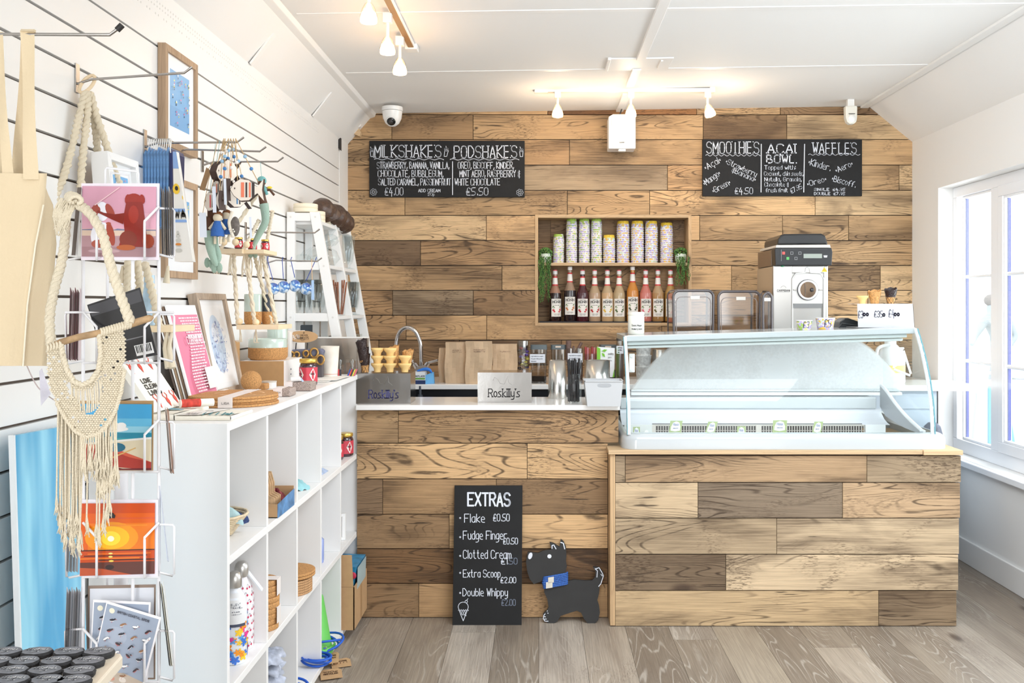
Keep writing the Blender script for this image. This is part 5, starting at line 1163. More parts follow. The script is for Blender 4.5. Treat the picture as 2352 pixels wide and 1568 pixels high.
# clear cone bins
SM = glass('smoked_clear', (214, 206, 200), .62, .06, .16); SMD = M('smoked_edge', (86, 80, 82), .25, coat=.5)
def conebin(x0, x1, yt, D, lab, dep=.22):
    k = D / F; X0_, X1_ = (x0 - VX) * k, (x1 - VX) * k; zt = H - (yt - VY) * k; t = thing('cone_dispenser', lab, 'dispenser', ((X0_ + X1_) / 2, D + dep / 2, ZW), 'smoky clear cone dispensers'); cx = (X0_ + X1_) / 2; hw = (X1_ - X0_) / 2; rd = .035
    ol = [(cx - hw * .93, ZW)] + [(cx - hw + rd - rd * math.cos(math.radians(a)), zt - rd + rd * math.sin(math.radians(a))) for a in range(0, 91, 15)] + [(cx + hw - rd + rd * math.sin(math.radians(a)), zt - rd + rd * math.cos(math.radians(a))) for a in range(0, 91, 15)] + [(cx + hw * .93, ZW)]
    g = G(); n = len(ol); g.add([(x, D, z) for x, z in ol] + [(x, D + dep, z) for x, z in ol], [(i, i + 1, i + 1 + n, i + n) for i in range(n - 1)], True); build(g, 'hood', SM, t)
    build(G().face([(x, D, z) for x, z in ol]), 'front_panel', SM, t)
    ins = lambda s_, y: [Vector((cx + (x - cx) * s_, y, ZW + (z - ZW) * (1 - (1 - s_) * .5))) for x, z in ol]
    build(G().tube(ins(.97, D - .002), .0075, 8), 'front_rim', SMD, t); build(G().tube(ins(.99, D + dep), .005, 8), 'rear_rim', SMD, t); build(G().tube(ins(.84, D - .001), .0025, 6), 'moulding', C(150, 140, 136, .2), t)
    lx = cx + (x1 - x0) * .04 * k; build(G().box((lx - .026, D - .004, zt - .056), (lx + .026, D - .002, zt - .037)), 'label', C(226, 222, 214, .5), t, bevel=.001)
    build(G().box((cx - hw * .82, D + .02, ZW), (cx + hw * .82, D + dep - .02, ZW + .20)), 'inner_tray', glass('inner_tray_clear', (226, 216, 208), .5, .2, .28), t); build(G().box((cx - hw * .82, D + .012, ZW + .235), (cx + hw * .82, D + .02, ZW + .24)), 'divider', SMD, t)
conebin(1545, 1640, 664, 5.32, 'smoky clear cone dispenser bin nearest the niche'); conebin(1648, 1747, 666, 5.32, 'smoky clear cone dispenser bin, middle of the three'); conebin(1752, 1773, 668, 5.22, 'smoky clear dispenser bin squeezed beside the soft serve machine', .07)
# soft serve machine
D = 5.30; k = D / F
def mx(x): return (x - VX) * k
def mz(y): return H - (y - VY) * k
sm = thing('soft_serve_machine', 'steel soft serve ice cream machine with black control panel and lid', 'machine', (mx(1838), D + .2, ZW))
MST = M('machine_steel', (206, 204, 200), .28, .85)
build(G().box((mx(1776), D + .012, ZW), (mx(1902), D + .40, mz(610))), 'cabinet', MST, sm, bevel=.01)
# front plate with recessed door area
g = G(); g.box((mx(1776), D, ZW), (mx(1819), D + .013, mz(610))); g.box((mx(1893), D, ZW), (mx(1902), D + .013, mz(610))); g.box((mx(1819), D, mz(627)), (mx(1893), D + .013, mz(610)))
build(g, 'front_panel', MST, sm, kind='stuff', bevel=.004)
ol = [(1820, 756), (1820, 640), (1828, 628), (1849, 626), (1851, 616), (1855, 613.5), (1859, 616), (1861, 626), (1884, 627), (1892, 640), (1892, 756)]
build(G().tube([Vector((mx(x), D - .001, mz(y))) for x, y in ol], .0035, 8), 'door_moulding', C(226, 225, 222, .3), sm)
build(G().prism([Vector((mx(x), D + .002, mz(y))) for x, y in ((1822, 697), (1822, 641), (1829, 630), (1884, 630), (1890, 641), (1890, 697))], (0, .012, 0)), 'door', C(216, 214, 210, .3, metal=.5), sm)
build(G().hexa([(mx(1822), D + .002, mz(707)), (mx(1888), D + .002, mz(707)), (mx(1888), D + .015, mz(707)), (mx(1822), D + .015, mz(707)), (mx(1822), D - .006, mz(697)), (mx(1888), D - .006, mz(697)), (mx(1888), D + .015, mz(697)), (mx(1822), D + .015, mz(697))]), 'drip_edge', C(140, 140, 140, .3), sm)
pc = Vector((mx(1855), D - .002, mz(665.5)))
build(G().lathe(pc, [(.058, 0), (.058, .003)], 32, (0, -1, 0)), 'ring_gap', C(60, 60, 66), sm); build(G().lathe(pc + Vector((0, -.003, 0)), [(.055, 0), (.055, .006), (.045, .008), (.044, .0)], 32, (0, -1, 0), (False, False)), 'porthole_ring', C(242, 242, 242, .25), sm)
build(G().lathe(pc + Vector((0, -.0032, 0)), [(.044, 0), (.044, .001)], 32, (0, -1, 0)), 'porthole', M('bronze_glass', (150, 128, 108), .12, .8), sm); build(G().ball(pc + Vector((.022, -.006, .0)), .012, 12, 8, (1, .5, 1)), 'spindle', C(50, 46, 46, .2), sm); build(G().tube([pc + Vector((-.018 + .003 * math.cos(a), -.006, .035 * math.sin(a))) for a in [math.radians(x) for x in range(-90, 91, 20)]], .002, 6), 'spindle_ring', C(96, 84, 76, .2), sm)
for s_ in (-1, 1): build(G().cyl(pc + Vector((s_ * .062, -.002, 0)), pc + Vector((s_ * .080, -.002, 0)), .004, n=8), 'latch', C(190, 185, 180, .3), sm)
# black control head
g = G(); g.prism([Vector((mx(x), D - .035, mz(y))) for x, y in ((1778, 610), (1776, 572), (1780, 570), (1906, 570), (1908, 580), (1906, 610))], (0, .08, 0)); build(g, 'control_panel', BLACKP, sm, bevel=.004)
g = G(); g.prism([Vector((mx(x), D + .047, mz(y))) for x, y in ((1776, 610), (1776, 572), (1902, 572), (1902, 610))], (0, .33, 0)); build(g, 'head_sides', C(112, 92, 76, .3), sm, bevel=.004)
g = G(); g.prism([Vector((mx(x), D - .02, mz(y))) for x, y in ((1779, 569.5), (1781, 563), (1904, 562), (1906, 569.5))], (0, .38, 0)); build(g, 'top_band', C(212, 208, 202, .3), sm, bevel=.003)
g = G(); lidp = [(1786, 562), (1788, 548), (1795, 539), (1802, 537), (1888, 536), (1896, 541), (1903, 562)]
g.prism([Vector((mx(x), D + .0, mz(y))) for x, y in lidp], (0, .33, 0)); build(g, 'lid', C(46, 47, 49, .28), sm, bevel=.01)
build(G().cyl(Vector((mx(1833), D - .006, mz(562.5))), Vector((mx(1862), D - .006, mz(562))), .004, n=8), 'lid_catch', C(24, 24, 26), sm)
yy = D - .036
def mq(x, y): return Vector((mx(x), yy, mz(y)))
def sq(x, y, c_, nm, s_=3.2): 
    g = G(); g.prism([mq(x - s_, y + s_), mq(x + s_, y + s_), mq(x + s_, y - s_), mq(x - s_, y - s_)], (0, -.002, 0)); return build(g, nm, C(*c_, rough=.4), sm, bevel=.0006)
sq(1796, 582, (222, 90, 86), 'stop_button'); sq(1805.5, 594, (90, 180, 96), 'start_button'); sq(1814.5, 582, (170, 170, 172), 'button'); sq(1833, 582, (170, 170, 172), 'button'); sq(1824, 594, (170, 170, 172), 'button')
for (x, y) in ((1814.5, 582), (1833, 582), (1824, 594)): g = G(); g.face([Vector((mx(x + a), yy - .0026, mz(y + b))) for a, b in ((-2.4, 2.4), (2.4, 2.4), (2.4, -2.4), (-2.4, -2.4))]); build(g, 'button_face', BLACKP, sm)
build(G().prism([mq(1841.5, 593.5), mq(1883.5, 593.5), mq(1883.5, 583.5), mq(1841.5, 583.5)], (0, -.0015, 0)), 'display', C(156, 164, 156, .3), sm)
build(G().prism([mq(1888, 592), mq(1895, 592), mq(1896, 587), (mq(1887, 587))], (0, -.001, 0)), 'cup_symbol', C(200, 200, 204), sm)
build(G().tube([mq(1790.5, 600) - Vector((0, .001, 0)), mq(1790.5, 574) - Vector((0, .001, 0))], .0008, 5), 'panel_edge', C(190, 192, 196), sm); build(G().tube([mq(1791, 573.5), mq(1896, 573.5)], .0006, 5), 'panel_line', C(90, 92, 96), sm)
build(G().ball(Vector((mx(1797), D - .004, mz(611))), .009, 12, 6, (1.1, .7, .45)), 'green_lamp', C(40, 150, 100, .2), sm)
g = G(); g.m = 0; g.prism([Vector((mx(x), D - .0012, mz(y))) for x, y in ((1887, 624), (1900, 624), (1893.5, 613))], (0, -.0006, 0)); g.m = 1; g.tube([Vector((mx(x), D - .0022, mz(y))) for x, y in ((1890, 621), (1893, 619), (1897, 621.5))], .0006, 4); build(g, 'print', [C(240, 190, 40, .4), C(40, 36, 30)], sm, label='yellow triangular warning sticker')
q = text_quads('CARPIGIANI', 1785, -669, 1814, -665, .8) + stroke_quads([(1785, -670.5), (1814, -670.5)], .5) + oval(1799.5, -663.5, 6.5, 7, .5, 10, 20, 160)
place_quads(g := G(), q, lambda a, b: Vector((mx(a), D - .001, mz(-b)))); build(g, 'lettering', C(70, 66, 66), sm)
# ================= SHELF UNIT AND ITS CONTENTS =================
UX = -.823; UB = -1.188; U0, UP, UN = 2.54, .356, 5; UE = U0 + UP * UN; zsh = [1.09, .735, .385, .045]
un = thing('cube_shelf_unit', 'long white cube shelf unit standing against the slatted wall', 'shelf unit', (-1.0, 3.43, 0))
UW = M('unit_white', (244, 243, 242), .42, bump=.03, bscale=30)
for z, nm in zip(zsh, ('top_board', 'shelf', 'shelf', 'bottom_board')): build(G().box((UB + .003, U0 + .0005, z - .022), (UX, UE, z)), nm, UW, un, bevel=.0015)
build(G().box((UB, U0 - .020, 0), (UX + .001, U0, 1.0905)), 'end_panel', UW, un, bevel=.0015)
build(G().box((UB, UE, 0), (UX, UE + .02, 1.09)), 'end_panel', UW, un, bevel=.0015)
for c in range(1, UN):
    for r in range(3): build(G().box((UB + .012, U0 + UP * c - .009, zsh[r + 1]), (UX - .0005, U0 + UP * c + .009, zsh[r] - .0225)), 'divider', UW, un, bevel=.001)
build(G().box((UB, U0, .03), (UB + .008, UE, 1.07)), 'back_panel', UW, un); build(G().box((UB + .02, U0 + .01, 0), (UX - .02, UE - .01, .022)), 'base', UW, un)
def cy(c, f=.5): return U0 + UP * (c + f)
TZU = 1.0905
# basket with cloths
c = Vector((-.945, 2.785, .7362)); t = thing('wicker_basket', 'shallow wicker basket in the top shelf cell nearest the camera', 'basket', c)
g = G()
for i in range(9): r = .050 + i * .0052; g.tube([c + Vector((r * math.cos(a), r * math.sin(a), .004 + i * .0068 + .001 * math.sin(a * 12))) for a in [math.radians(k * 12) for k in range(30)]], .0042, 6, True)
g.lathe(c, [(.05, .001), (.05, .004)], 20); build(g, 'weave', M('wicker', (226, 206, 174), .8, var=.25, vscale=90), t)
def cloth(c, r, lab, col, grp=None, seed=1, flat=.5, nm='scarf', sy=1.2, mat=None, cat='cloth'):
    rr = random.Random(seed); ph = [rr.uniform(0, 6) for _ in range(6)]
    def f(u, v):
        a = u * 2 * math.pi; t_ = v * math.pi / 2; q_ = 1 + .16 * math.sin(5 * a + ph[0]) * math.cos(t_ * .6) + .10 * math.sin(9 * a + ph[1] + 4 * v); return c + Vector((r * q_ * math.cos(a) * math.cos(t_), sy * r * q_ * math.sin(a) * math.cos(t_), r * flat * math.sin(t_) * (1 + .22 * math.sin(4 * a + ph[2])) + .004 * math.sin(12 * a + 7 * v)))
    g = G(); g.grid(f, 40, 9); return solo(g, nm, mat or M('cl_%d' % seed, col, .85, bump=.3, bscale=60), lab, cat, grp)
cloth(c + Vector((.02, -.015, .035)), .060, 'pale teal scarf bundled in the wicker basket', (176, 204, 206), None, 3, .75, sy=.9)
cloth(c + Vector((.012, .02, .030)), .066, 'navy floral scarf bundled in the wicker basket', (62, 78, 128), None, 4, .5, sy=.8, mat=M('navy_floral', (62, 80, 130), .85, var=.5, vscale=60))
solo(G().slab([P(565, 1315, 2.85), P(569, 1315, 2.85), P(602, 1357, 2.83), P(597, 1357, 2.83)], (0, .012, .004)), 'swing_tag', C(232, 234, 238, .5), 'pale paper tag hanging beside the cherry bottle', 'tag')
# card box
cc = Vector((-.95, cy(1), .7355)); t = thing('display_box', 'open brown cardboard display box with blue wave print in second cell', 'box', cc)
KB = M('kraft_card')
x0, x1, y0, y1 = -.985, -.822, 3.0, 3.2
g = G(); g.box((x0, y0, .7355), (x1, y0 + .003, .778)).box((x0, y1 - .003, .7355), (x1, y1, .800)).box((x0, y0, .7355), (x0 + .003, y1, .80)).box((x0, y0, .7355), (x1, y1, .738)); build(g, 'tray', KB, t, kind='stuff')
build(G().prism([(x1, y0, .7355), (x1, y1, .7355), (x1, y1, .79), (x1, y0, .778)], (.002, 0, 0)), 'printed_front', M('wave_print', (96, 146, 196), .4, var=.6, vscale=26), t)
for i in range(4):
    yy_ = y0 + .03 + i * .022; solo(G().prism([(-.93, yy_, .74), (-.838, yy_, .74), (-.838, yy_, .79), (-.858, yy_, .80), (-.858, yy_, .83), (-.868, yy_, .865), (-.885, yy_, .865), (-.90, yy_, .83), (-.93, yy_, .80)], (0, .003, 0)), 'shaped_card', M('shaped_card', (226, 190, 148), .6, var=.3, vscale=60), 'beige shaped gift card, %s in the cardboard display box' % ['front', 'second', 'third', 'rearmost'][i], 'card', 'cards in the display box')
cloth(Vector((-.87, y1 - .045, .745)), .036, 'red patterned pouch inside the cardboard display box', (150, 60, 60), None, 6, 1.2, nm='pouch', mat=M('red_pattern', (150, 66, 70), .8, var=.7, vscale=90), cat='pouch')
cloth(Vector((-.888, 3.47, .737)), .045, 'pale teal cloth pouch in the third top cell', (150, 200, 206), None, 7, .62, nm='pouch', cat='pouch')
g = G(); g.hexa([(-.98, cy(3, .2), .7355), (-.86, cy(3, .2), .7355), (-.85, cy(3, .7), .7355), (-.97, cy(3, .7), .7355), (-.98, cy(3, .2), .745), (-.87, cy(3, .22), .765), (-.87, cy(3, .66), .750), (-.97, cy(3, .7), .741)]); solo(g, 'gift_pouch', M('blue_white_pouch', (176, 194, 226), .5, var=.4, vscale=30), 'small blue and white packet lying in the fourth top cell', 'packet')
def jamjar(c, lab, s=1.0, grp=None, lab2=(206, 64, 80)):
    t = thing('jam_jar', lab, 'jar', c, grp); r = .034 * s; n = 8
    build(G().lathe(c, [(r * .9, 0), (r, .006 * s), (r, .070 * s), (r * .9, .078 * s), (r * .78, .084 * s)], n), 'jar_body', M('jam_dark', (58, 26, 40), .08, coat=1), t)
    build(G().lathe(c + Vector((0, 0, .082 * s)), [(r * .90, 0), (r * .94, .003), (r * .94, .012 * s), (r * .88, .015 * s)], 24), 'lid', M('gold_lid', (226, 190, 96), .3, .8), t)
    def jp(a, b, o=.0008): an = -math.pi / 2 + (a - .5) * 3.4; k2 = math.cos(math.pi / n) ; d = (an / (2 * math.pi / n)) % 1; rr2 = r * k2 / math.cos((d - .5) * 2 * math.pi / n) + o; return c + Vector((rr2 * math.cos(an), rr2 * math.sin(an), (.012 + .054 * b) * s))
    lb = build(G().grid(lambda a, b: jp(a, b), 34, 1), 'label', C(*lab2, rough=.4), t)
    g = G(); g.m = 0
    for a0 in (.3, .72): g.face([jp(a0 + p[0], .5 + p[1], .0022) for p in ((0, .46), (.07, .2), (.12, 0), (.07, -.2), (0, -.46), (-.07, -.2), (-.12, 0), (-.07, .2))])
    g.m = 1; place_quads(g, text_quads('ROSE', .23, .5, .37, .62, .012) + text_quads('JAM', .25, .3, .35, .42, .012) + text_quads('ROSE', .65, .5, .79, .62, .012), lambda a, b: jp(a, b, .003)); build(g, 'print', [C(240, 232, 226, .5), C(90, 40, 50)], lb)
    return t
j0 = jamjar(Vector((-.884, 4.14, .7357)), 'jam jar with pink label in the far top cell, left and nearer one', 1.05, 'jam jars in the far cell'); dup(j0, Vector((-.862, 4.245, .7357)), 'jam jar with pink label in the far top cell, right and farther one')
def pframe(name, lab, q, th, border, fm, mat_c, shapes, cat='picture frame', grp=None, inner=.0, gap=None):
    """frame from a front quad TL,TR,BR,BL; th = vector into the frame"""
    tl, tr, br, bl = [Vector(p) for p in q]; th = Vector(th); t = thing(name, lab, cat, (bl + br) / 2, grp); ex = (tr - tl).normalized(); ez = (tl - bl).normalized(); b = border
    itl, itr, ibr, ibl = tl + ex * b - ez * b, tr - ex * b - ez * b, br - ex * b + ez * b, bl + ex * b + ez * b
    for a, b2, c_, d in ((tl, tr, itr, itl), (tr, br, ibr, itr), (br, bl, ibl, ibr), (bl, tl, itl, ibl)): build(G().slab([a, b2, c_, d], th), 'frame_bar', fm, t, bevel=.001)
    rec = th * .35; build(G().face([p + rec for p in (itl, itr, ibr, ibl)]), 'mount', mat_c, t); build(G().face([p + th * .98 for p in (tl, tr, br, bl)]), 'backing', KB, t)
    if shapes: picture('print', t, [p + rec * .98 for p in (itl, itr, ibr, ibl)], shapes)
    return t
pframe('photo_frame', 'small white picture frame standing in the far middle cell', [(-.915, 4.12, .50), (-.843, 4.15, .50), (-.843, 4.15, .386), (-.915, 4.12, .386)], (0, .014, 0), .014, C(244, 244, 244), C(250, 250, 250), [((226, 180, 150), ell(.5, .5, .22, .3))])
solo(G().lathe(Vector((-.876, 3.79, .3857)), [(.02, 0), (.022, .01), (.022, .09), (.012, .10), (.012, .12)], 16), 'blue_bottle', C(150, 165, 215, .2), 'small pale blue bottle in the fourth middle cell', 'bottle')
# water bottles
def wbottle(c, lab, print_fn, base):
    t = thing('water_bottle', lab, 'bottle', c, 'patterned steel water bottles'); r = .035
    build(G().lathe(c, [(r * .92, 0), (r, .004), (r, .155), (r * .82, .185), (.0155, .208), (.0155, .214)], 30), 'body', C(*base, rough=.25), t)
    build(G().lathe(c + Vector((0, 0, .212)), [(.0185, 0), (.0205, .004), (.0205, .026), (.017, .038), (.010, .044), (0, .045)], 24), 'cap', MST, t)
    def rad(z): 
        pr = [(.004, r), (.155, r), (.185, r * .82), (.208, .0155)]
        for (za, ra), (zb_, rb) in zip(pr, pr[1:]):
            if z <= zb_: return ra + (rb - ra) * max(0, (z - za) / (zb_ - za))
        return .0155
    def sp_(a, z, o=.0007): an = -.55 + a; rr2 = rad(z) + o; return c + Vector((rr2 * math.cos(an), rr2 * math.sin(an), z))
    g, mats = print_fn(sp_); build(g, 'pattern', mats, t, kind='stuff'); return t, sp_
def cherries(sp_):
    g = G(); rr = random.Random(5)
    for j in range(9):
        for i in range(8):
            a = i * .785 + (.39 if j % 2 else 0) + rr.uniform(-.06, .06); z = .014 + j * .021
            if z > .19: continue
            k_ = .0052 / .035; g.m = 0
            for dx in (-1, 1): g.face([sp_(a + dx * k_ + p[0] / .035, z + p[1] + dx * .001) for p in ell(0, 0, .0034, .0034, 8)])
            g.m = 1; g.face([sp_(a - k_, z + .003), sp_(a - k_ + .02, z + .003), sp_(a + .03, z + .010), sp_(a, z + .010)]); g.face([sp_(a + k_, z + .003), sp_(a + k_ + .02, z + .003), sp_(a + .03, z + .010), sp_(a, z + .010)])
    return g, [C(206, 60, 96), C(70, 66, 84)]
def flowers(sp_):
    g = G(); rr = random.Random(8); cs = [(236, 50, 150), (60, 120, 215), (245, 150, 40), (90, 160, 225), (250, 205, 50)]
    for i in range(46):
        a = rr.uniform(-1.6, 1.6); z = rr.uniform(.012, .15); g.m = i % 5; s_ = rr.uniform(.006, .013)
        for p_ in range(5):
            an = p_ * 1.257 + i; g.face([sp_(a + q[0] / .035, z + q[1], .0007 + .00004 * i) for q in ell(s_ * .6 * math.cos(an), s_ * .6 * math.sin(an), s_ * .55, s_ * .32, 7, rot=math.degrees(an))])
    return g, [C(*c_) for c_ in cs]
wbottle(Vector((-.886, 2.845, .3857)), 'white steel bottle printed with red cherries, behind the floral one', cherries, (244, 240, 244))
t, sp_ = wbottle(Vector((-.872, 2.735, .3857)), 'white steel bottle printed with large tropical flowers, nearest the camera', flowers, (240, 244, 250))
g = G(); g.m = 0; g.grid(lambda a, b: sp_(-1.2 + 1.35 * a, .115 + .085 * b, .003), 8, 2); g.m = 1; g.grid(lambda a, b: sp_(-1.2 + 1.35 * a, .108 + .008 * b, .0032), 8, 1)
place_quads(g, text_quads('SILENT', -1.0, .168, -.2, .173, .0012) + text_quads('TRAVEL', -1.0, .160, -.1, .164, .0012) + text_quads('steel', -.9, .15, -.3, .152, .001) + text_quads('vacuum', -.9, .143, -.2, .145, .001), lambda a, b: sp_(a, b, .0036)); build(g, 'paper_sleeve', [C(232, 232, 232, .5), C(70, 76, 96)], t, kind='stuff')
# cork stacks
def disc(c, r, h, lab, grp, n=36, name='cork_mat', mat=CORK, cat='mat', sy=1): return solo(G().lathe(c, [(r - .001, 0), (r, .001), (r, h - .001), (r - .001, h)], n, sy=sy), name, mat, lab, cat, grp)
nth = ['lowest', 'second', 'third', 'fourth', 'fifth', 'sixth', 'seventh', 'eighth', 'top']
for i in range(9): disc(Vector((-.877 + R.uniform(-.003, .003), 3.02, .3857 + i * .0172)), .052, .0165, '%s cork coaster of the banded stack in the second middle cell' % nth[i], 'cork coaster stack')
for z0 in (.455, .542): solo(G().box((-.89, 3.0, z0), (-.8225, 3.04, z0 + .001)).box((-.8240, 3.0, z0 - .05), (-.8225, 3.04, z0 + .0)), 'paper_band', C(238, 230, 226, .5), '%s white paper band round the cork coaster stack' % ('lower' if z0 < .5 else 'upper'), 'band')
for i in range(6): disc(Vector((-.902, 3.41, .3857 + i * .0085)), .090, .0078, '%s dark cork mat of the stack in the third middle cell' % nth[i], 'cork mat stack', mat=M('cork2', (196, 152, 108), .85, var=.4, vscale=200))
for i in range(2): disc(Vector((-.896, 3.42, .440 + i * .010)), .092, .009, '%s pale cork disc on top of the cork mat stack' % ['lower', 'upper'][i], 'pale cork discs')
# bottom cells
for i in range(8): cloth(Vector((-.872 + .006 * (i % 2), 3.02, .048 + i * .034)), .060, '%s grey and white folded napkin of the pile in the bottom row' % nth[i], (186, 192, 206), 'folded napkins', 20 + i, .45, nm='napkin', mat=M('leaf_napkin', (190, 196, 212), .85, var=.45, vscale=34))
c = Vector((-.905, cy(3, .40), .046)); t = thing('green_bucket', 'upturned bright green bucket in the bottom row of the shelf unit', 'bucket', c)
GRB = C(112, 205, 100, .35)
build(G().lathe(c, [(.095, 0), (.097, .005), (.094, .012), (.090, .014), (.056, .215), (.050, .221), (0, .221)], 32), 'bucket_wall', GRB, t); build(G().lathe(c, [(.100, .018), (.104, .022), (.102, .030), (.097, .032)], 32, cap=(False, False)), 'lip', GRB, t); build(G().lathe(c + Vector((0, 0, .2215)), [(.012, 0), (.011, .001)], 16), 'moulding', C(90, 175, 80), t)
BLU = C(38, 98, 206, .45)
def coil(c, r, n_, lab, seed, tilt=.3):
    rr = random.Random(seed); t = thing('blue_lead', lab, 'rope', c, 'blue coiled leads')
    for i in range(n_):
        ph = rr.uniform(0, 6); a0 = r * rr.uniform(.7, 1.1); tl_ = rr.uniform(-tilt, tilt); off = Vector((rr.uniform(-.01, .01), rr.uniform(-.01, .01), .006 + i * .008))
        build(G().tube([c + off + Vector((a0 * math.cos(a), a0 * .8 * math.sin(a), abs(tl_) * a0 * (1 + math.sin(a + ph)))) for a in [math.radians(k * 15) for k in range(24)]], .0045, 8, True), 'loop', BLU, t)
    return t
coil(Vector((-.855, cy(3, .42), .046)), .085, 3, 'blue lead looped round the green bucket', 1, .5); coil(Vector((-.84, cy(3, .02), .046)), .050, 4, 'small coil of blue lead in front of the green bucket', 2); coil(Vector((-.86, cy(2, .22), .046)), .060, 3, 'coil of blue lead at the bottom of the third column', 3)
def ktag(p, ex, ez, lab, words, cat='tag'):
    p = Vector(p); ex = Vector(ex); ez = Vector(ez); n = ex.cross(ez).normalized(); t = thing('kraft_tag', lab, cat, p, 'kraft swing tags'); build(G().prism([p + ex * a + ez * b for a, b in ((0, 0), (1, 0), (1, .8), (.85, 1), (.15, 1), (0, .8))], n * .001), 'card', KB, t)
    q = []
    for i, w_ in enumerate(words): q += text_quads(w_, .15, .62 - i * .2, .8, .74 - i * .2, .03)
    if n.z < 0 or n.x < 0: n = -n
    place_quads(g := G(), q, lambda a, b: p + ex * a + ez * b + n * .002); build(g, 'print', C(96, 66, 46), t); return t
ktag((-.815, cy(3, -.12), .006), (.075, .03, 0), (-.02, .07, .01), 'kraft paper tag lying on the floor, nearest and largest', ['100%', 'RECYCLED']); ktag((-.80, cy(3, .22), .004), (.07, .03, 0), (-.02, .06, .01), 'kraft paper tag on the floor with barcode, right one', ['FEARS', 'IIIII']); ktag((-.835, cy(3, .20), .020), (.055, .03, 0), (-.01, .06, .02), 'kraft paper tag leaning on the shelf foot, between the other two', ['FEARS', 'OCEAN'])
t = thing('cream_twine', 'thin cream twine trailing from the tags to the leads', 'cord', (-.82, cy(3, .2), .05)); build(G().tube(smooth([(-.80, cy(3, .26), .015), (-.83, cy(3, .3), .05), (-.82, cy(3, .2), .09), (-.85, cy(3, .3), .06), (-.82, cy(3, -.05), .03)], 8), .0015, 5), 'strand', ROPE, t)
# open carton standing out of the far bottom cell
t = thing('open_carton', 'open brown cardboard carton sticking out of the far bottom cell', 'box', (-.87, cy(4, .5), .046)); ya, yb = cy(4, .10), cy(4, .92)
build(G().box((-1.10, ya, .046), (-.775, ya + .004, .225)), 'front_side', KB, t); build(G().box((-.779, ya, .046), (-.775, yb, .225)), 'long_side', KB, t); build(G().box((-1.10, ya + .004, .046), (-.78, yb, .05)).box((-1.1, yb - .004, .046), (-.78, yb, .225)), 'box_rest', KB, t, kind='stuff')
build(G().slab([(-1.10, ya, .226), (-.779, ya, .226), (-.785, ya - .004, .36), (-1.09, ya - .004, .36)], (0, .003, 0)), 'raised_flap', KB, t); build(G().box((-.7748, ya + .14, .05), (-.7742, ya + .17, .225)), 'tape', C(178, 140, 100, .4), t)
t = thing('blue_pack', 'turquoise blue packet propped in the open carton', 'packet', (-.83, cy(4, .5), .2)); build(G().hexa([(-.95, ya + .05, .15), (-.80, ya + .05, .15), (-.80, yb - .05, .15), (-.95, yb - .05, .15), (-.93, ya + .05, .30), (-.775, ya + .05, .295), (-.775, yb - .03, .295), (-.93, yb - .03, .30)]), 'carton', M('blue_ripple', (56, 150, 196), .3, var=.4, vscale=30), t); build(G().slab([(-.7745, ya + .06, .20), (-.7745, yb - .04, .20), (-.772, yb - .04, .29), (-.772, ya + .06, .29)], (.001, 0, 0)), 'clear_front', C(190, 216, 220, .2), t); build(G().ball((-.79, ya + .048, .26), .015, 10, 6, (1, .3, 1)), 'red_charm', C(190, 44, 74), t)

# ================= ON TOP OF THE SHELF UNIT =================
# towel pack, front
def towel(x0, x1, y0, y1, z, h, lab, lean=0):
    t = thing('tea_towel', lab, 'towel', ((x0 + x1) / 2, (y0 + y1) / 2, z), 'folded printed tea towels'); g = G()
    g.grid(lambda u, v: Vector((x0 + (x1 - x0) * u + lean * v, y0 + (y1 - y0) * v, z + h * (1 - .3 * v) + .002 * math.sin(u * 7 + v * 5))), 8, 6)
    for (a, b) in (((x0, y0), (x1, y0)), ((x1, y0), (x1 + lean, y1))): g.grid(lambda u, v, a=a, b=b: Vector((a[0] + (b[0] - a[0]) * u, a[1] + (b[1] - a[1]) * u, z + v * (h * (1 - .3 * (u if a[0] == x1 else 0)) ))) + Vector((.002 if a[0] == x1 else 0, -.002 if a[0] != x1 else 0, 0)) * math.sin(v * math.pi), 8, 3)
    build(g, 'fabric', M('towel_cloth', (240, 234, 220), .9, bump=.15, bscale=120), t); return t
t1 = towel(-.985, -.835, 2.585, 2.78, TZU, .012, 'folded white tea towel with teal leaf print, front right on the unit'); 
def tt(a, b): return Vector((-.985 + .15 * a, 2.585 + .195 * b, TZU + .0125 * (1 - .3 * b) + .0022))
TEAL = C(70, 140, 150, .8)
g = G(); g.m = 0
for i in range(5): g.face([tt(.45 + i * .12, .05), tt(.49 + i * .12, .04), tt(.38 + i * .12, .45), tt(.36 + i * .12, .44)])
for (a, b) in ((.8, .12), (.86, .18), (.9, .10), (.95, .2), (.84, .25)): g.face([tt(*p) for p in ell(a, b, .035, .05, 8)])
g.m = 1; g.face([tt(0, .02), tt(.42, .02), tt(.62, .98), tt(.2, .98)]); g.m = 2; place_quads(g, text_quads('KELP', .12, .22, .34, .32, .012) + text_quads('tea towel', .14, .1, .34, .17, .01) + text_quads('cotton', .28, .6, .42, .66, .01), lambda a, b: tt(a, b) + Vector((0, 0, .0008))); build(g, 'print', [TEAL, C(240, 238, 232, .5), C(90, 92, 96)], t1)
t2 = towel(-1.14, -.99, 2.59, 2.86, TZU, .016, 'folded cream tea towel with blue leaves, rear left on the unit')
g = G()
for (a, b) in ((-1.08, 2.72), (-1.05, 2.8), (-1.03, 2.7), (-1.11, 2.8)): g.face([Vector((a + p[0], b + p[1], TZU + .019)) for p in ell(0, 0, .012, .04, 8, rot=60)])
build(g, 'print', C(110, 170, 190, .8), t2)
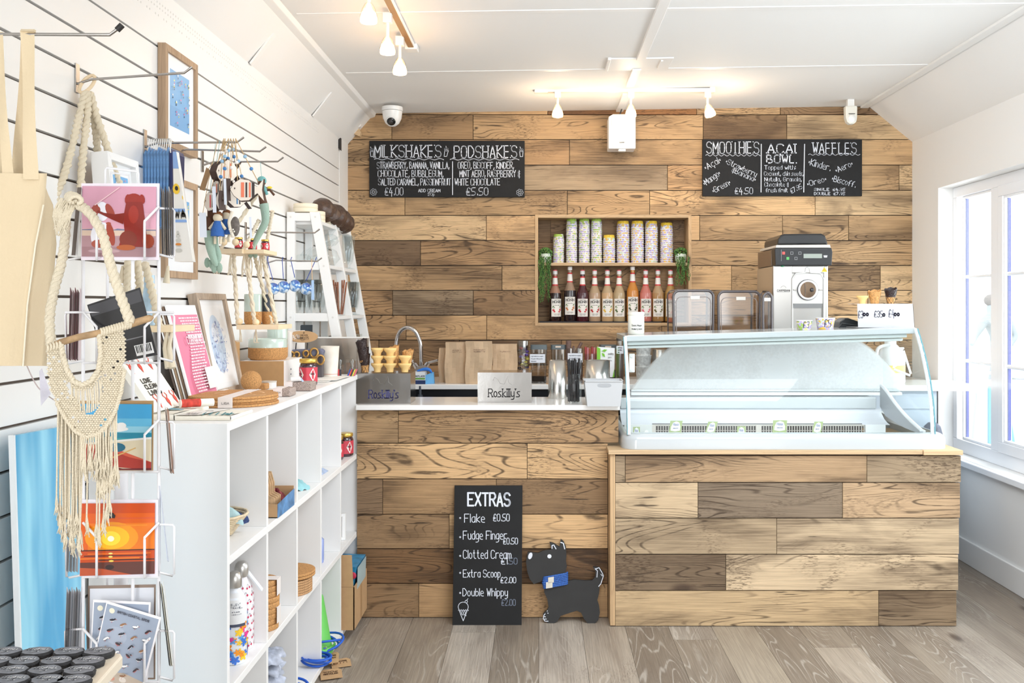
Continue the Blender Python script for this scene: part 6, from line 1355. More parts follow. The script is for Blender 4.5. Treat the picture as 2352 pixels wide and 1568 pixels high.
# cork placemats
for i in range(4): disc(Vector((-.970 + (.002, -.003, .001, 0)[i], 3.03 + (0, .002, -.002, .003)[i], TZU + .0003 + i * .0078)), .138 - (.0, .001, 0, .001)[i], .0074, '%s round cork placemat of the banded stack' % nth[i], 'round cork placemats', 56)
t = thing('placemat_band', 'white paper band with four letters round the cork placemats', 'band', (-.96, 3.03, TZU)); bx0, bx1 = -.972, -.928
ztp = TZU + .0318; build(G().box((bx0, 2.892, ztp), (bx1, 3.165, ztp + .0008)).slab([(bx0, 2.8905, TZU + .001), (bx1, 2.8925, TZU + .001), (bx1, 2.8925, ztp + .001), (bx0, 2.8905, ztp + .001)], (0, -.0008, 0)), 'paper', C(236, 226, 220, .6), t)
place_quads(g := G(), text_quads('LIGA', bx0 + .012, TZU + .012, bx1 - .010, TZU + .018, .0009), lambda a, b: Vector((a, 2.8892, b))); build(g, 'lettering', C(50, 48, 48), t)
g = G()
for (a, r0, r1) in ((.2, .05, .056), (.3, .09, .096), (2.2, .06, .068), (2.4, .10, .107), (4.0, .04, .05), (5.2, .08, .087), (5.3, .11, .116)):
    g.face([Vector((-.97 + r * math.cos(a + b), 3.033 + r * math.sin(a + b), TZU + .0317)) for r, bs in ((r1, (0, .15, .3, .45, .6, .75)), (r0, (.75, .6, .45, .3, .15, 0))) for b in bs])
o = solo(g, 'placemat_print', C(244, 206, 160, .7), 'pale swirling print on the top cork placemat', 'print')
def ball_(x, y, D, r, lab): c = P(x, y, D); c.z = TZU + r; return solo(G().ball(c, r, 24, 16), 'cork_ball', CORK, lab, 'ball', 'cork massage balls')
ball_(453, 893, 3.19, .036, 'cork ball left of the round placemats'); ball_(577, 877, 3.47, .037, 'cork ball behind the round placemats, in front of the brown box')
solo(G().tube(smooth([(-1.13, 2.99, TZU + .005), (-1.11, 2.95, TZU + .006), (-1.13, 2.92, TZU + .005), (-1.16, 2.90, TZU + .006)], 5), .005, 8), 'beaded_bracelet', M('bead_cord', (70, 62, 44), .5, var=.7, vscale=120), 'short black and gold beaded bracelet beside the placemats', 'bracelet')
for (x0, x1, y0, y1, h, lab) in ((-1.13, -1.03, 3.26, 3.34, .018, 'banded cork coaster set behind the placemats, left of the pair'), (-1.06, -1.01, 3.53, 3.62, .022, 'small banded cork set beside the far cork ball'), (-1.01, -.905, 3.215, 3.31, .020, 'banded round ended cork coaster set right behind the placemats')):
    t = thing('cork_coaster_set', lab, 'coasters', ((x0 + x1) / 2, (y0 + y1) / 2, TZU), 'banded cork coaster sets'); build(G().box((x0, y0, TZU), (x1, y1, TZU + h)), 'cork_block', CORK, t, bevel=.004); build(G().box((x0 - .001, y0 - .001, TZU + .001), (x0 + (x1 - x0) * .45, y1, TZU + h + .001)), 'paper_band', C(238, 230, 226, .5), t)
SPK = M('speckled_cork', (186, 168, 158), .8, var=.75, vscale=420)
for (xa, xb, yb_, h, wx0, wx1, lab, top_) in ((628, 667, 911, .028, 0, .5, 'near multicoloured speckled coaster set with white band', 0), (655, 715, 898, .032, 0, .28, 'far multicoloured speckled coaster set with fluttering band and blue tag', 1)):
    D = (H - TZU) * F / (yb_ - VY); a = (xa - VX) * D / F; b = (xb - VX) * D / F; t = thing('speckled_coaster_set', lab, 'coasters', ((a + b) / 2, D + .04, TZU)); build(G().box((a, D, TZU), (b, D + .08, TZU + h)), 'speckled_block', SPK, t, bevel=.005)
    build(G().box((a - .001, D - .001, TZU + .001), (a + (b - a) * wx1, D + .081, TZU + h + .0012)), 'paper_band', C(240, 230, 226, .5), t)
    place_quads(g := G(), text_quads('LIGA', a + .005, TZU + .012, a + (b - a) * wx1 - .004, TZU + .017, .0009), lambda p_, q_: Vector((p_, D - .0017, q_))); build(g, 'lettering', C(80, 76, 74), t)
    if top_: build(G().grid(lambda u, v: Vector((a + .03 + .045 * u, D + .02 + .03 * v, TZU + h + .004 + .010 * math.sin(u * 6))), 8, 2), 'blue_ribbon', C(176, 200, 236, .6), t); build(G().cyl((a + .02, D + .01, TZU + h + .010), (a + .052, D + .012, TZU + h + .012), .009, n=14), 'white_roll', C(244, 243, 241), t)
c = Vector(((618 - VX) * 3.6 / F, 3.6, TZU)); t = thing('small_tin', 'small white lidded tin with black flecks behind the speckled sets', 'tin', c); build(G().lathe(c, [(.027, 0), (.027, .022)], 24), 'body', M('flecked_white', (236, 234, 230), .4, var=.1, vscale=90), t); build(G().lathe(c + Vector((0, 0, .0222)), [(.028, 0), (.028, .005)], 24), 'lid', C(206, 200, 190, .4), t)
solo(G().prism([(-.985, 3.78, TZU), (-.93, 3.78, TZU), (-.935, 3.78, TZU + .018), (-.95, 3.78, TZU + .026), (-.97, 3.78, TZU + .018)], (0, .003, 0)), 'blue_card', C(176, 200, 232, .5), 'small pale blue rounded card behind the white tin', 'card')
# boxes with cork tableware
t = thing('gift_box', 'brown and white gift box carrying the cork based bowl', 'box', (-1.07, 3.83, TZU)); X0_, X1_ = (552 - VX) * 3.7 / F, (652 - VX) * 3.7 / F
build(G().box((X0_, 3.70, TZU), (X1_, 3.98, TZU + .096)), 'carton', C(240, 238, 236, .5), t); build(G().box((X0_, 3.697, TZU), (X1_, 3.6998, TZU + .096)), 'kraft_face', M('kraft_dark', (186, 146, 100), .8, var=.06, vscale=40), t)
for z in (.035, .055): build(G().box((X1_ + .0003, 3.80, TZU + z), (X1_ + .0006, 3.81, TZU + z + .006)), 'symbol_print', C(60, 60, 90), t)
t = thing('gift_box', 'taller brown and white gift box standing against the slatted wall', 'box', (-1.165, 3.9, TZU)); build(G().box((-1.198, 4.02, TZU), (-1.05, 4.28, TZU + .20)), 'carton', C(238, 234, 230, .5), t)
t = thing('gift_box', 'narrow upright brown gift box between the picture and the bowl box', 'box', (-1.18, 3.66, TZU)); build(G().box((-1.198, 3.62, TZU), (-1.158, 3.698, TZU + .175)), 'carton', M('kraft_dark'), t, bevel=.001)
CGL = C(196, 212, 202, .15, coat=.8); DGL = C(58, 64, 74, .25)
def corkware(c, r, h, split, lab, gl=CGL, n=40, name='cork_pot', grp='cork based stoneware', mouth=True):
    t = thing(name, lab, 'pot', c, grp); build(G().lathe(c, [(r * .88, 0), (r * .90, .003), (r, .010), (r, h * split)], n), 'cork_base', CORK, t); build(G().lathe(c + Vector((0, 0, h * split + .0002)), [(r * .99, 0), (r * .99, h * (1 - split) - .003), (r * .97, h * (1 - split)), (r * .93, h * (1 - split)), (r * .92, h * .1)], n), 'glazed_rim', gl, t); return t
b0 = Vector((-.985 - .072, 3.80, TZU + .0965)); b0.x = (615.5 - VX) * 3.80 / F; corkware(b0, .076, .083, .58, 'low wide cork based bowl with pale sage rim')
b1_ = Vector(((638 - VX) * 3.93 / F, 3.925, TZU + .0965)); corkware(b1_, .042, .138, .40, 'tall cork based canister with sage glaze behind the bowl')
# leaning frames and prints (all lean on the slatted wall)
def leanq(D0, D1, xt, xb_, zt_, zb_=TZU): return [(xt, D0, zt_), (xt, D1, zt_), (xb_, D1, zb_), (xb_, D0, zb_)]
GWD = wood('driftwood_frame', 2, dark=(130, 112, 96), stain=.4, ring=.3, base=(190, 170, 150), crack=.3)
def inkoval():
    o = [((206, 222, 240), ell(.48, .5, .26, .33, 28)), ((236, 240, 246), ell(.46, .62, .14, .12, 16))]; rr = random.Random(3)
    for i in range(120):
        a = rr.uniform(0, 6.28); r = rr.random() ** .5; cx, cy_ = .48 + .24 * r * math.cos(a), .46 + .29 * r * math.sin(a); o.append((rr.choice([(140, 150, 200), (110, 140, 190), (170, 180, 215), (96, 110, 170), (200, 206, 226)]), ell(cx, cy_, rr.uniform(.008, .03), rr.uniform(.004, .010), 6, rot=rr.uniform(0, 180))))
    return o
fq = leanq(3.245, 3.555, -1.166, -1.095, 1.444); pframe('box_frame', 'tall grey wood box frame with blue oval sea print, leaning on the wall', fq, (-.030, 0, -.006), .022, GWD, C(238, 238, 238), [((244, 244, 244), rect(.10, .06, .86, .94))] + inkoval())
def pinkshapes():
    o = [((250, 250, 250), rect(0, 0, 1, 1)), ((232, 138, 168), rect(.06, .06, .98, .90))]; rr = random.Random(2)
    for j in range(26):
        v = .86 - j * .030; u = .30 + .12 * math.sin(j * .22); wmax = .58 * (1 - (j / 30) ** 2) + .04
        while u < .30 + wmax: wd = rr.uniform(.02, .09); o.append(((250, 232, 238), rect(u, v, u + wd, v + .014 + (.03 if j == 7 else 0)))); u += wd + .014
    o.append(((244, 240, 238), rect(.62, .12, .96, .34)))
    return o
for i in range(6):
    q = leanq(2.965, 3.215, -1.158 - .007 * i, -1.076 - .007 * i, 1.402 - .004 * i); t = thing('art_print', ['pink and white word map print in clear sleeve, front of the leaning stack'] [0] if i == 0 else 'sleeved print edge %s in the stack behind the pink one' % nth[i], 'print', (-1.08, 3.09, TZU), 'leaning stack of sleeved prints')
    build(G().slab(q, (-.0045 if i % 2 == 0 else -.0055, 0, -.0005)), 'sheet', C(*[(248, 248, 248), (120, 96, 78), (236, 232, 226), (168, 140, 112), (244, 242, 240), (96, 80, 70)][i], rough=.5), t)
    if i == 0:
        picture('print', t, q, pinkshapes(), step=.00006); tlq, trq, brq, blq = [Vector(p) for p in q]
        place_quads(g := G(), text_quads('CORNWALL', .28, .60, .9, .67, .012), lambda a, b: blq.lerp(brq, a).lerp(tlq.lerp(trq, a), b) + Vector((.010, 0, .002))); build(g, 'lettering', C(250, 236, 242), t)
q = leanq(2.60, 2.80, -1.135, -1.045, 1.245, TZU + .02); t = thing('tea_towel', 'white tea towel pack with red lobsters and words about clean living', 'towel', (-1.07, 2.7, TZU), 'folded printed tea towels'); build(G().slab(q, (-.016, 0, -.004)), 'fabric', C(246, 242, 232, .8), t)
tlq, trq, brq, blq = [Vector(p) for p in q]
def lq(a, b, o=.0015): return blq.lerp(brq, a).lerp(tlq.lerp(trq, a), b) + Vector((o, 0, o * .4))
place_quads(g := G(), text_quads('LOVE', .2, .56, .50, .64, .02) + text_quads('CLEAN', .2, .44, .58, .52, .02) + text_quads('LIVING', .2, .32, .6, .40, .02), lq); build(g, 'lettering', C(52, 50, 50), t)
g = G()
for (cx, cy_) in ((.15, .88), (.45, .88), (.8, .90), (.3, .16), (.62, .15), (.9, .17)):
    g.face([lq(*p) for p in ell(cx, cy_, .05, .065, 9)]); g.face([lq(cx - .03, cy_ - .05), lq(cx + .03, cy_ - .05), lq(cx, cy_ - .13)])
    for s_ in (-1, 1): place_quads(g, stroke_quads([(cx + s_ * .02, cy_ + .05), (cx + s_ * .07, cy_ + .11), (cx + s_ * .04, cy_ + .16)], .02), lq)
build(g, 'print', C(226, 84, 70, .7), t)
t = thing('rolled_towel', 'rolled white towel with red lobster print lying before the towel pack', 'towel', (-1.0, 2.72, TZU + .034)); build(G().cyl((-1.03, 2.74, TZU + .030), (-.955, 2.80, TZU + .028), .0115, n=16), 'roll', C(244, 240, 230, .85), t); build(G().cyl((-1.028, 2.7416, TZU + .030), (-.985, 2.776, TZU + .0288), .0119, n=16, cap=(False, False)), 'red_print', M('red_claw', (226, 80, 66), .8, var=.5, vscale=60), t)
# jam jar, sign, bracelets, cup, papers, rock sweets
jamjar(Vector(((708 - VX) * 3.75 / F, 3.75, TZU)), 'large jam jar with gold lid and pink label on the unit top', 1.06)
D = 4.06; t = thing('anklet_stand', 'oval kraft price sign on black legs above a rack of bracelets', 'sign', P(700, 858, D))
for s_, o_ in ((0, -.010), (1, 0)): build(G().prism([P(697 + a * 33 - (4 if not s_ else 0), 773 - b * 13.5, D + .004 - o_) for a, b in ell(0, 0, 1, 1, 32)], (0, .003, 0)), 'oval_card', M('kraft_dark') if not s_ else KRAFT, t)
place_quads(g := G(), text_quads('$4.50', 669, -778, 687, -769, 1.1), lambda a, b: P(a, -b, D + .002)); build(g, 'lettering', C(250, 250, 250), t, label='white handwritten price')
place_quads(g := G(), text_quads('PURE HYPPIE', 690, -770.5, 707, -768.5, .4) + text_quads('ANKLETS', 688, -779, 709, -773, .6) + oval(698, -764, 1.6, 2, .7, 8) + oval(695, -779, 4, 3.5, .5, 8, 180, 360), lambda a, b: P(a, -b, D + .002)); build(g, 'print', C(56, 50, 46), t)
for x in (680, 706): build(G().tube([P(x + .5, 787, D + .008), P(x - 1, 803, D + .008)], .0025, 6), 'leg', C(40, 36, 36), t)
build(G().prism([P(662, 803, D), P(735, 801, D), P(742, 806, D), P(738, 818, D), P(664, 822, D)], (0, .05, 0)), 'display_bar', M('bracelet_cloth', (112, 114, 134), .7, var=.3, vscale=60), t, bevel=.004)
build(G().box((P(664, 800, D).x, D + .008, TZU), (P(738, 800, D).x, D + .045, P(664, 819, D).z)), 'display_base', C(86, 80, 84), t)
for i, (x, y) in enumerate(((670, 815), (682, 815), (703, 812), (722, 810), (736, 826))):
    c = P(x, y, D - .004); ax = .011 if i < 3 else .016; solo(G().tube([c + Vector((ax * math.cos(a), -.004 + .003 * math.sin(2 * a), ax * 1.2 * math.sin(a))) for a in [math.radians(k * 20) for k in range(18)]], .0045, 8, True), 'bracelet', M('gold_bracelet', (176, 136, 76), .3, .6), 'gold toned bracelet on the display bar, %s from the left' % nth[i].replace('lowest', 'first'), 'bracelet', 'bracelets on the display')
c = Vector(((758 - VX) * 4.15 / F, 4.15, TZU)); t = thing('birch_vase', 'tall cream vase with birch bark marbling and thin red thread', 'vase', c); r = 21 * 4.15 / F
build(G().lathe(c, [(r * .78, 0), (r * .8, .003), (r * 1.0, .135), (r * .94, .135), (r * .72, .02)], 30), 'body', M('birch', (238, 230, 218), .5, var=.18, vscale=14), t); build(G().lathe(c, [(r * .81 + .0006, .014), (r * .82 + .001, .0155)], 30, cap=(False, False)), 'thread', C(200, 96, 70), t)
for i, (x0, y0, x1, y1) in enumerate(((-1.0, 3.86, -.86, 4.10), (-.96, 3.90, -.835, 4.16))): solo(G().slab([(x0, y0, TZU + .001 + i * .003), (x1, y0 + .02, TZU + .001 + i * .003), (x1 + .01, y1, TZU + .001 + i * .003), (x0 + .02, y1, TZU + .001 + i * .003)], (0, 0, .0015)), 'loose_print', C(244, 241, 236, .5), '%s loose paper print lying beyond the jam jar' % ['under', 'upper'][i], 'print')
for (x, y0, y1, n_, sd, lab) in ((778, 848, 835, 3, 1, 'small bag of striped sweets left of the plastic tub'), (806, 852, 836, 5, 2, 'twisted bag of rainbow sweets at the corner of the unit')):
    D = 4.22; c = P(x, y0, D); c.z = TZU; t = thing('sweet_bag', lab, 'sweets', c, 'bags of striped sweets'); cols = [(50, 84, 170), (220, 84, 84), (70, 66, 74), (226, 214, 90), (216, 110, 120)]
    for i in range(n_): build(G().hexa([(c.x + (i - n_ / 2) * .007, D, TZU), (c.x + (i - n_ / 2) * .007 + .006, D, TZU), (c.x + (i - n_ / 2) * .007 + .006, D + .012, TZU), (c.x + (i - n_ / 2) * .007, D + .012, TZU), (c.x + (i - n_ / 2) * .007 + (.012 if sd == 2 else 0), D, TZU + .030), (c.x + (i - n_ / 2) * .007 + .006 + (.012 if sd == 2 else 0), D, TZU + .030), (c.x + (i - n_ / 2) * .007 + .006 + (.012 if sd == 2 else 0), D + .012, TZU + .030), (c.x + (i - n_ / 2) * .007 + (.012 if sd == 2 else 0), D + .012, TZU + .030)]), 'sweet', C(*cols[i]), t)
    build(G().lathe(c + Vector((.004, .006, .028)), [(.016, 0), (.006, .02), (.012, .036), (.009, .045)], 10, cap=(False, False)), 'wrapper', PLGL, t)
# translucent tub of cones on the side worktop
D = 4.40; t = thing('cone_tub', 'translucent plastic tub of upright wafer cones on the side worktop', 'tub', P(800, 860, D)); X0_, X1_ = (668 - VX) * D / F, (840 - VX) * D / F; TB = glass('tub_plastic', (232, 226, 220), .6, .25, .30); zt = H - (776 - VY) * D / F
build(G().box((X0_, D + .02, .959), (X1_, D + .023, zt)), 'tub_wall', TB, t); build(G().slab([(X1_, D + .02, .959), (X1_, D + .05, .959), (X1_ + .004, D + .05, zt), (X1_ + .004, D + .02, zt)], (.002, 0, 0)), 'tub_wall', TB, t); build(G().box((X0_, D + .0475, .959), (X1_, D + .0495, zt)), 'tub_wall', TB, t); build(G().box((X0_ - .003, D + .015, zt - .002), (X1_ + .008, D + .054, zt + .004)), 'tub_rim', C(236, 234, 230, .3), t, bevel=.002); build(G().cyl((X1_ - .045, D + .018, .96), (X1_ - .045, D + .018, zt), .003, n=8), 'rib', TB, t)
for i in range(10): c = Vector((X0_ + .02 + i * .034, D + .035, .961)); solo(G().lathe(c, [(.004, 0), (.0115, .06), (.0115, .165 + .01 * (i % 3))], 10), 'sugar_cone', M('cone_dim', (236, 190, 140), .7), 'wafer cone standing in the translucent tub, %s from the left' % (nth + ['tenth'])[i].replace('lowest', 'first').replace('top', 'ninth'), 'cone', 'cones in the translucent tub')
# ================= LADDER SHELF =================
ls = thing('ladder_shelf', 'white wooden ladder shelf full of glassware in the far left corner', 'shelf unit', (-1.08, 4.86, .96))
LW = M('ladder_white', (240, 240, 239), .4)
ZT = 1.842
def sx_(z): return -1.04 + (ZT - z) * .175       # slanting front leg
LY = (4.51, 4.86, 5.21); LS = [ZT - .045, 1.589, 1.347, 1.11]
for y in LY:
    build(G().box((-1.192, y, .9585), (-1.155, y + .028, ZT)), 'post', LW, ls, bevel=.0015)
    build(G().hexa([(sx_(.96) - .045, y, .9585), (sx_(.96), y, .9585), (sx_(.96), y + .028, .9585), (sx_(.96) - .045, y + .028, .9585), (sx_(ZT) - .045, y, ZT), (sx_(ZT), y, ZT), (sx_(ZT), y + .028, ZT), (sx_(ZT) - .045, y + .028, ZT)]), 'leg', LW, ls, bevel=.0015)
    for z in [ZT - .022] + LS[1:]:
        build(G().box((-1.155, y + .003, z - .02), (sx_(z) - .044, y + .024, z + .018)), 'rung', LW, ls, bevel=.001)
        for xx in (-1.174, sx_(z) - .022): build(G().cyl((xx, y + .0005, z - .002), (xx, y - .0006, z - .002), .005, n=10), 'dowel', C(222, 221, 218), ls)
for ya, yb in zip(LY, LY[1:]):
    for z in LS: build(G().box((-1.19, ya + .029, z - .012), (sx_(z) - .002, yb - .001, z + .004)), 'shelf_board', LW, ls, bevel=.001)
# things on top
BAM = C(240, 230, 206, .45)
for i, (y, lab) in enumerate(((4.54, 'nearest'), (4.70, 'middle'), (4.84, 'farthest'))):
    c = Vector((-1.115, y + .02, ZT + .0005 if i == 0 else ZT - .04)); t = thing('bamboo_bowl_stack', 'stacked cream bamboo lids on top of the ladder shelf, %s stack' % lab, 'bowls', c, 'cream bamboo stacks')
    for j in range(2 if i == 0 else 3): build(G().lathe(c + Vector((0, 0, j * .0205)), [(.055, 0), (.057, .002), (.057, .019), (.055, .0202)], 28), 'lid', BAM, t)
COCO = M('coconut', (84, 62, 50), .35, bump=.4, bscale=50, var=.45, vscale=70)
rr = random.Random(12)
for i, (x, y, D, r, tl, lab) in enumerate(((741, 482, 4.80, .062, (.3, -.5, 1), 'large smooth coconut bowl at the front of the pile on the ladder'), (757, 495, 4.84, .058, (-.2, -.5, .9), 'shaded coconut bowl under the front one'), (770, 496, 4.90, .064, (.9, -.5, .7), 'scratched coconut bowl tilted on its side, centre of the pile'), (782, 506, 4.98, .060, (1, -.3, .45), 'coconut bowl leaning at the right of the pile'), (789, 513, 5.05, .055, (1, -.2, .1), 'dark coconut bowl at the far right edge of the pile'))):
    c = P(x, y, D); solo(G().lathe(c, [(r, -.01), (r * .98, .008), (r * .82, .034), (r * .5, .052), (0, .059), (0, .057), (r * .45, .048), (r * .8, .028), (r * .93, -.01)], 28, tl, (False, False)), 'coconut_bowl', COCO, lab, 'bowl', 'coconut bowls on the ladder shelf')
# glassware
def gl(name, x, D, z, prof, lab, grp, n=18, cat='glass'):
    c = Vector(((x - VX) * D / F, D, z)); return solo(G().lathe(c, prof, n, cap=(True, False)), name, GLASS, lab, cat, grp)
tumb = [(.024, 0), (.027, .003), (.030, .10), (.033, .135), (.031, .135), (.028, .02)]
flute = [(.028, 0), (.028, .002), (.004, .008), (.004, .02), (.016, .035), (.024, .09), (.029, .175), (.028, .175), (.022, .09), (.014, .04)]
for i, x in enumerate((684, 694, 705, 717, 728, 738)): gl('tall_glass', x, 4.60 + (i % 2) * .08, LS[2] + .0045, flute, 'fluted tall glass in the middle of the ladder shelf, %s of six' % ['first', 'second', 'third', 'fourth', 'fifth', 'last'][i], 'fluted glasses')
for i, (x, D) in enumerate(((748, 4.62), (762, 4.72), (810, 5.05), (818, 5.12))): gl('tumbler', x, D, LS[3] + .0045, tumb, 'clear tumbler on the lowest ladder shelf, %s' % ['nearest left', 'second from left', 'third, beyond the middle frame', 'farthest'][i], 'clear tumblers')
for i, (x, D, z) in enumerate(((806, 5.02, 2), (812, 5.08, 2), (815, 5.14, 2), (797, 5.0, 1), (803, 5.08, 1))): gl('stem_glass', x, D, LS[z] + .0045, flute, 'stemmed glass in the far bay of the ladder, %s' % ['middle shelf left', 'middle shelf centre', 'middle shelf right', 'upper shelf left', 'upper shelf right'][i], 'stemmed glasses in the far bay')
def swan(base, s, lab, seed):
    rr = random.Random(seed); t = thing('glass_bird_vase', lab, 'vase', base, 'clear glass birds and dishes')
    g = G().lathe(base, [(.02 * s, 0), (.05 * s, .006 * s), (.075 * s, .035 * s), (.06 * s, .07 * s), (.03 * s, .085 * s)], 20); build(g, 'body', GLASS, t)
    g = G()
    for k in range(3):
        a = rr.uniform(-.5, .9); p0 = base + Vector((-.01 + k * .012, 0, .075 * s)); g.tube(smooth([p0, p0 + Vector((.02 * s, 0, .03 * s)), p0 + Vector((.05 * s + k * .01, -.01, .045 * s + k * .012))], 5), [.006 * s * (1 - .06 * j) for j in range(11)], 8)
    build(g, 'wings', GLASS, t)
kL = 4.60 / F
swan(Vector((-1.135, 4.585, LS[1] + .0045)), .62, 'clear glass bird shaped vase on the upper left shelf', 1); swan(Vector((-1.05, 4.585, LS[1] + .0045)), .62, 'clear glass bird shaped vase nearer the slanting leg', 2); swan(Vector((-1.07, 4.735, LS[1] + .0045)), 1.1, 'large clear glass shell dish in the near bay', 3)
swan(Vector((-1.045, 4.735, LS[1] + .105)), .7, 'clear glass bird stacked above the shell dish', 4)
c = Vector(((780 - VX) * 4.72 / F, 4.72, LS[2] + .0045)); c.x = -.985; t = thing('straw_vase', 'tall clear vase holding brown cinnamon coloured sticks', 'vase', c); build(G().lathe(c, [(.024, 0), (.025, .003), (.027, .135)], 18, cap=(True, False)), 'glass', GLASS, t)
for i in range(6): a = i * 1.05; solo(G().cyl(c + Vector((.012 * math.cos(a), .012 * math.sin(a), .006)), c + Vector((.034 * math.cos(a + .3), .02 * math.sin(a), .165 + .01 * (i % 2))), .004, n=8), 'wooden_stick', C(150, 92, 62, .6), 'brown wooden stick in the tall clear vase', 'stick', 'brown sticks in the clear vase')
solo(G().prism([P(690, 748, 4.7), P(692, 746, 4.7), P(717, 746, 4.7), P(717, 778, 4.7), P(690, 778, 4.7)], (0, .01, 0)), 'slate_card', C(96, 104, 112, .5), 'dark grey card standing on the lower ladder shelf behind the price sign', 'card')

# ================= SLATWALL HOOKS AND HANGING STOCK =================
HK = C(176, 172, 168, .25, metal=1.0)
def hook(D, z, xt, yt_, lab, cap=False, rise=.02):
    t = thing('slatwall_hook', lab, 'hook', (XL, D, z), 'chrome slatwall hooks'); xe = (xt - VX) * D / F; ze = H - (yt_ - VY) * D / F
    build(G().box((XL, D - .011, z - .035), (XL + .004, D + .011, z + .04)), 'bracket', HK, t, bevel=.001)
    pts = [(XL + .003, D, z - .012), (XL + .02, D, z - .006), (XL + .04, D, z), (xe - .02, D, ze - rise * .75), (xe, D, ze)]
    build(G().tube(pts, .0033, 8), 'rod', HK, t)
    if cap: build(G().cyl((xe - .006, D, ze - .006), (xe + .004, D, ze + .004), .006, n=10), 'end_cap', C(40, 38, 38), t)
    return xe, ze
hook(1.85, 1.925, 276, 62, 'chrome hook holding the canvas bag at top left', True); hook(2.48, 1.986, 441, 154, 'chrome hook holding the wooden ring of the rope hanger')
hook(2.907, 1.894, 560, 315, 'chrome hook holding blue packets and wooden fish'); hook(3.14, 1.912, 611, 337, 'empty chrome hook behind the fish bunch'); hook(3.40, 1.91, 651, 361, 'chrome hook holding the felt mermaid on thread'); hook(3.90, 1.70, 734, 526, 'empty chrome hook in front of the ladder shelf'); hook(4.21, 1.60, 739, 592, 'chrome hook holding blue glass baubles')
# framed pictures on the wall
FWD = wood('frame_wood', 2, dark=(130, 98, 72), stain=.35, ring=.25, base=(184, 156, 128), crack=.25)
def birds(seed, sky=(120, 178, 226)):
    o = [((240, 243, 246), rect(0, 0, 1, 1)), (sky, rect(.14, .18, .84, .84)), ((110, 168, 218), rect(.14, .18, .84, .42))]; rr = random.Random(seed)
    for i in range(26):
        x, y = rr.uniform(.18, .8), rr.uniform(.22, .8); c_ = rr.choice([(250, 240, 120), (230, 120, 170), (60, 70, 110), (250, 250, 250), (230, 210, 120)]); o += [(c_, [(x, y), (x + .03, y + .03), (x + .06, y + .005), (x + .03, y + .012)]), (rr.choice([(240, 230, 110), (220, 90, 140), (50, 56, 90)]), [(x + .03, y), (x + .05, y - .02), (x + .02, y - .028)])]
    return o
def wframe(D0, D1, z0, z1, lab, seed, fm=FWD, brd=.022, dep=.026, grp='wooden framed bird pictures'):
    X = XL + dep; q = [(X, D0, z1), (X, D1, z1), (X, D1, z0), (X, D0, z0)]
    t = pframe('picture_frame', lab, q, (-dep + .001, 0, 0), brd, fm, C(240, 243, 246), birds(seed), grp=grp)
wframe(3.005, 3.29, 1.905, 2.226, 'upper wooden box frame with blue print of diving birds', 1); wframe(3.005, 3.29, 1.49, 1.815, 'lower wooden box frame with blue print, half hidden by hanging stock', 2)
t = pframe('picture_frame', 'small white box frame with blue bird print behind the rope hanger', [(-1.115, 2.47, 1.80), (-1.115, 2.66, 1.80), (-1.095, 2.66, 1.56), (-1.095, 2.47, 1.56)], (-.045, 0, -.004), .02, C(240, 240, 240), C(246, 246, 246), birds(5)[:20])
# canvas tote bag
CAN = M('canvas', (226, 207, 174), .9, bump=.12, bscale=160)
t = thing('tote_bag', 'natural canvas tote bag folded and hanging from the first hook', 'bag', P(40, 840, 1.85))
LV = [(398, [(-60, .0), (35, 0), (108, .008), (80, .05), (-60, .05)]), (470, [(-60, 0), (30, 0), (100, .006), (122, .045), (-60, .06)]), (560, [(-60, 0), (28, .004), (82, .0), (130, .05), (-60, .06)]), (700, [(-60, 0), (26, .004), (63, .0), (118, .05), (-60, .06)]), (840, [(-60, 0), (22, .002), (52, .0), (107, .05), (-60, .06)])]
g = G(); vs = []
for y, ps in LV:
    q = [P(x, y, 1.80 + o) for x, o in ps]
    for a in range(5):
        for k_ in range(4):
            vs.append(q[a].lerp(q[(a + 1) % 5], k_ / 4) + Vector((0, .005 * math.sin(k_ * 1.57) * math.sin(y * .02 + a), 0)))
n = 20; g.add(vs, [(j * n + i, j * n + (i + 1) % n, (j + 1) * n + (i + 1) % n, (j + 1) * n + i) for j in range(4) for i in range(n)], True); build(g, 'bag_body', CAN, t)
build(G().tube([P(100, 470, 1.799), P(82, 560, 1.797), P(63, 700, 1.797), P(53, 841, 1.797)], .0016, 6), 'fold_highlight', C(246, 236, 214, .9), t)  # paler canvas line, the fold's highlight put into the colour
def strap(a, b, lab):
    (x0, x1, y, D), (x2, x3, y2, D2) = a, b
    def f(u, v): return P(x0 + (x1 - x0) * u, y, D).lerp(P(x2 + (x3 - x2) * u, y2, D2), v) + Vector((0, .004 * math.sin(v * 5 + u * 2), 0))
    return build(G().grid(f, 3, 12), 'strap', CAN, t)
strap((46, 77, 70, 1.845), (56, 88, 412, 1.80), ''); strap((48, 78, 70, 1.856), (28, 60, 405, 1.85), ''); strap((-14, 4, 72, 1.845), (8, 30, 402, 1.80), ''); strap((-20, 0, 72, 1.856), (-25, 6, 402, 1.85), '')
build(G().slab([P(46, 72, 1.843), P(77, 72, 1.843), P(78, 67, 1.85), P(48, 67, 1.85)], (0, .008, 0)), 'strap', CAN, t)
t = thing('swing_tag', 'small lilac paper tag on thread hanging below the tote bag', 'tag', P(95, 880, 1.9)); build(G().prism([P(90, 852, 1.86), P(96, 846, 1.86), P(116, 905, 1.86), P(94, 931, 1.86)], (0, .001, 0)), 'card', M('lilac_card', (222, 220, 234), .5, var=.2, vscale=30), t); build(G().tube(smooth([P(60, 836, 1.86), P(88, 890, 1.87), P(130, 922, 1.9)], 5), .0012, 5), 'thread', C(200, 184, 184), t)
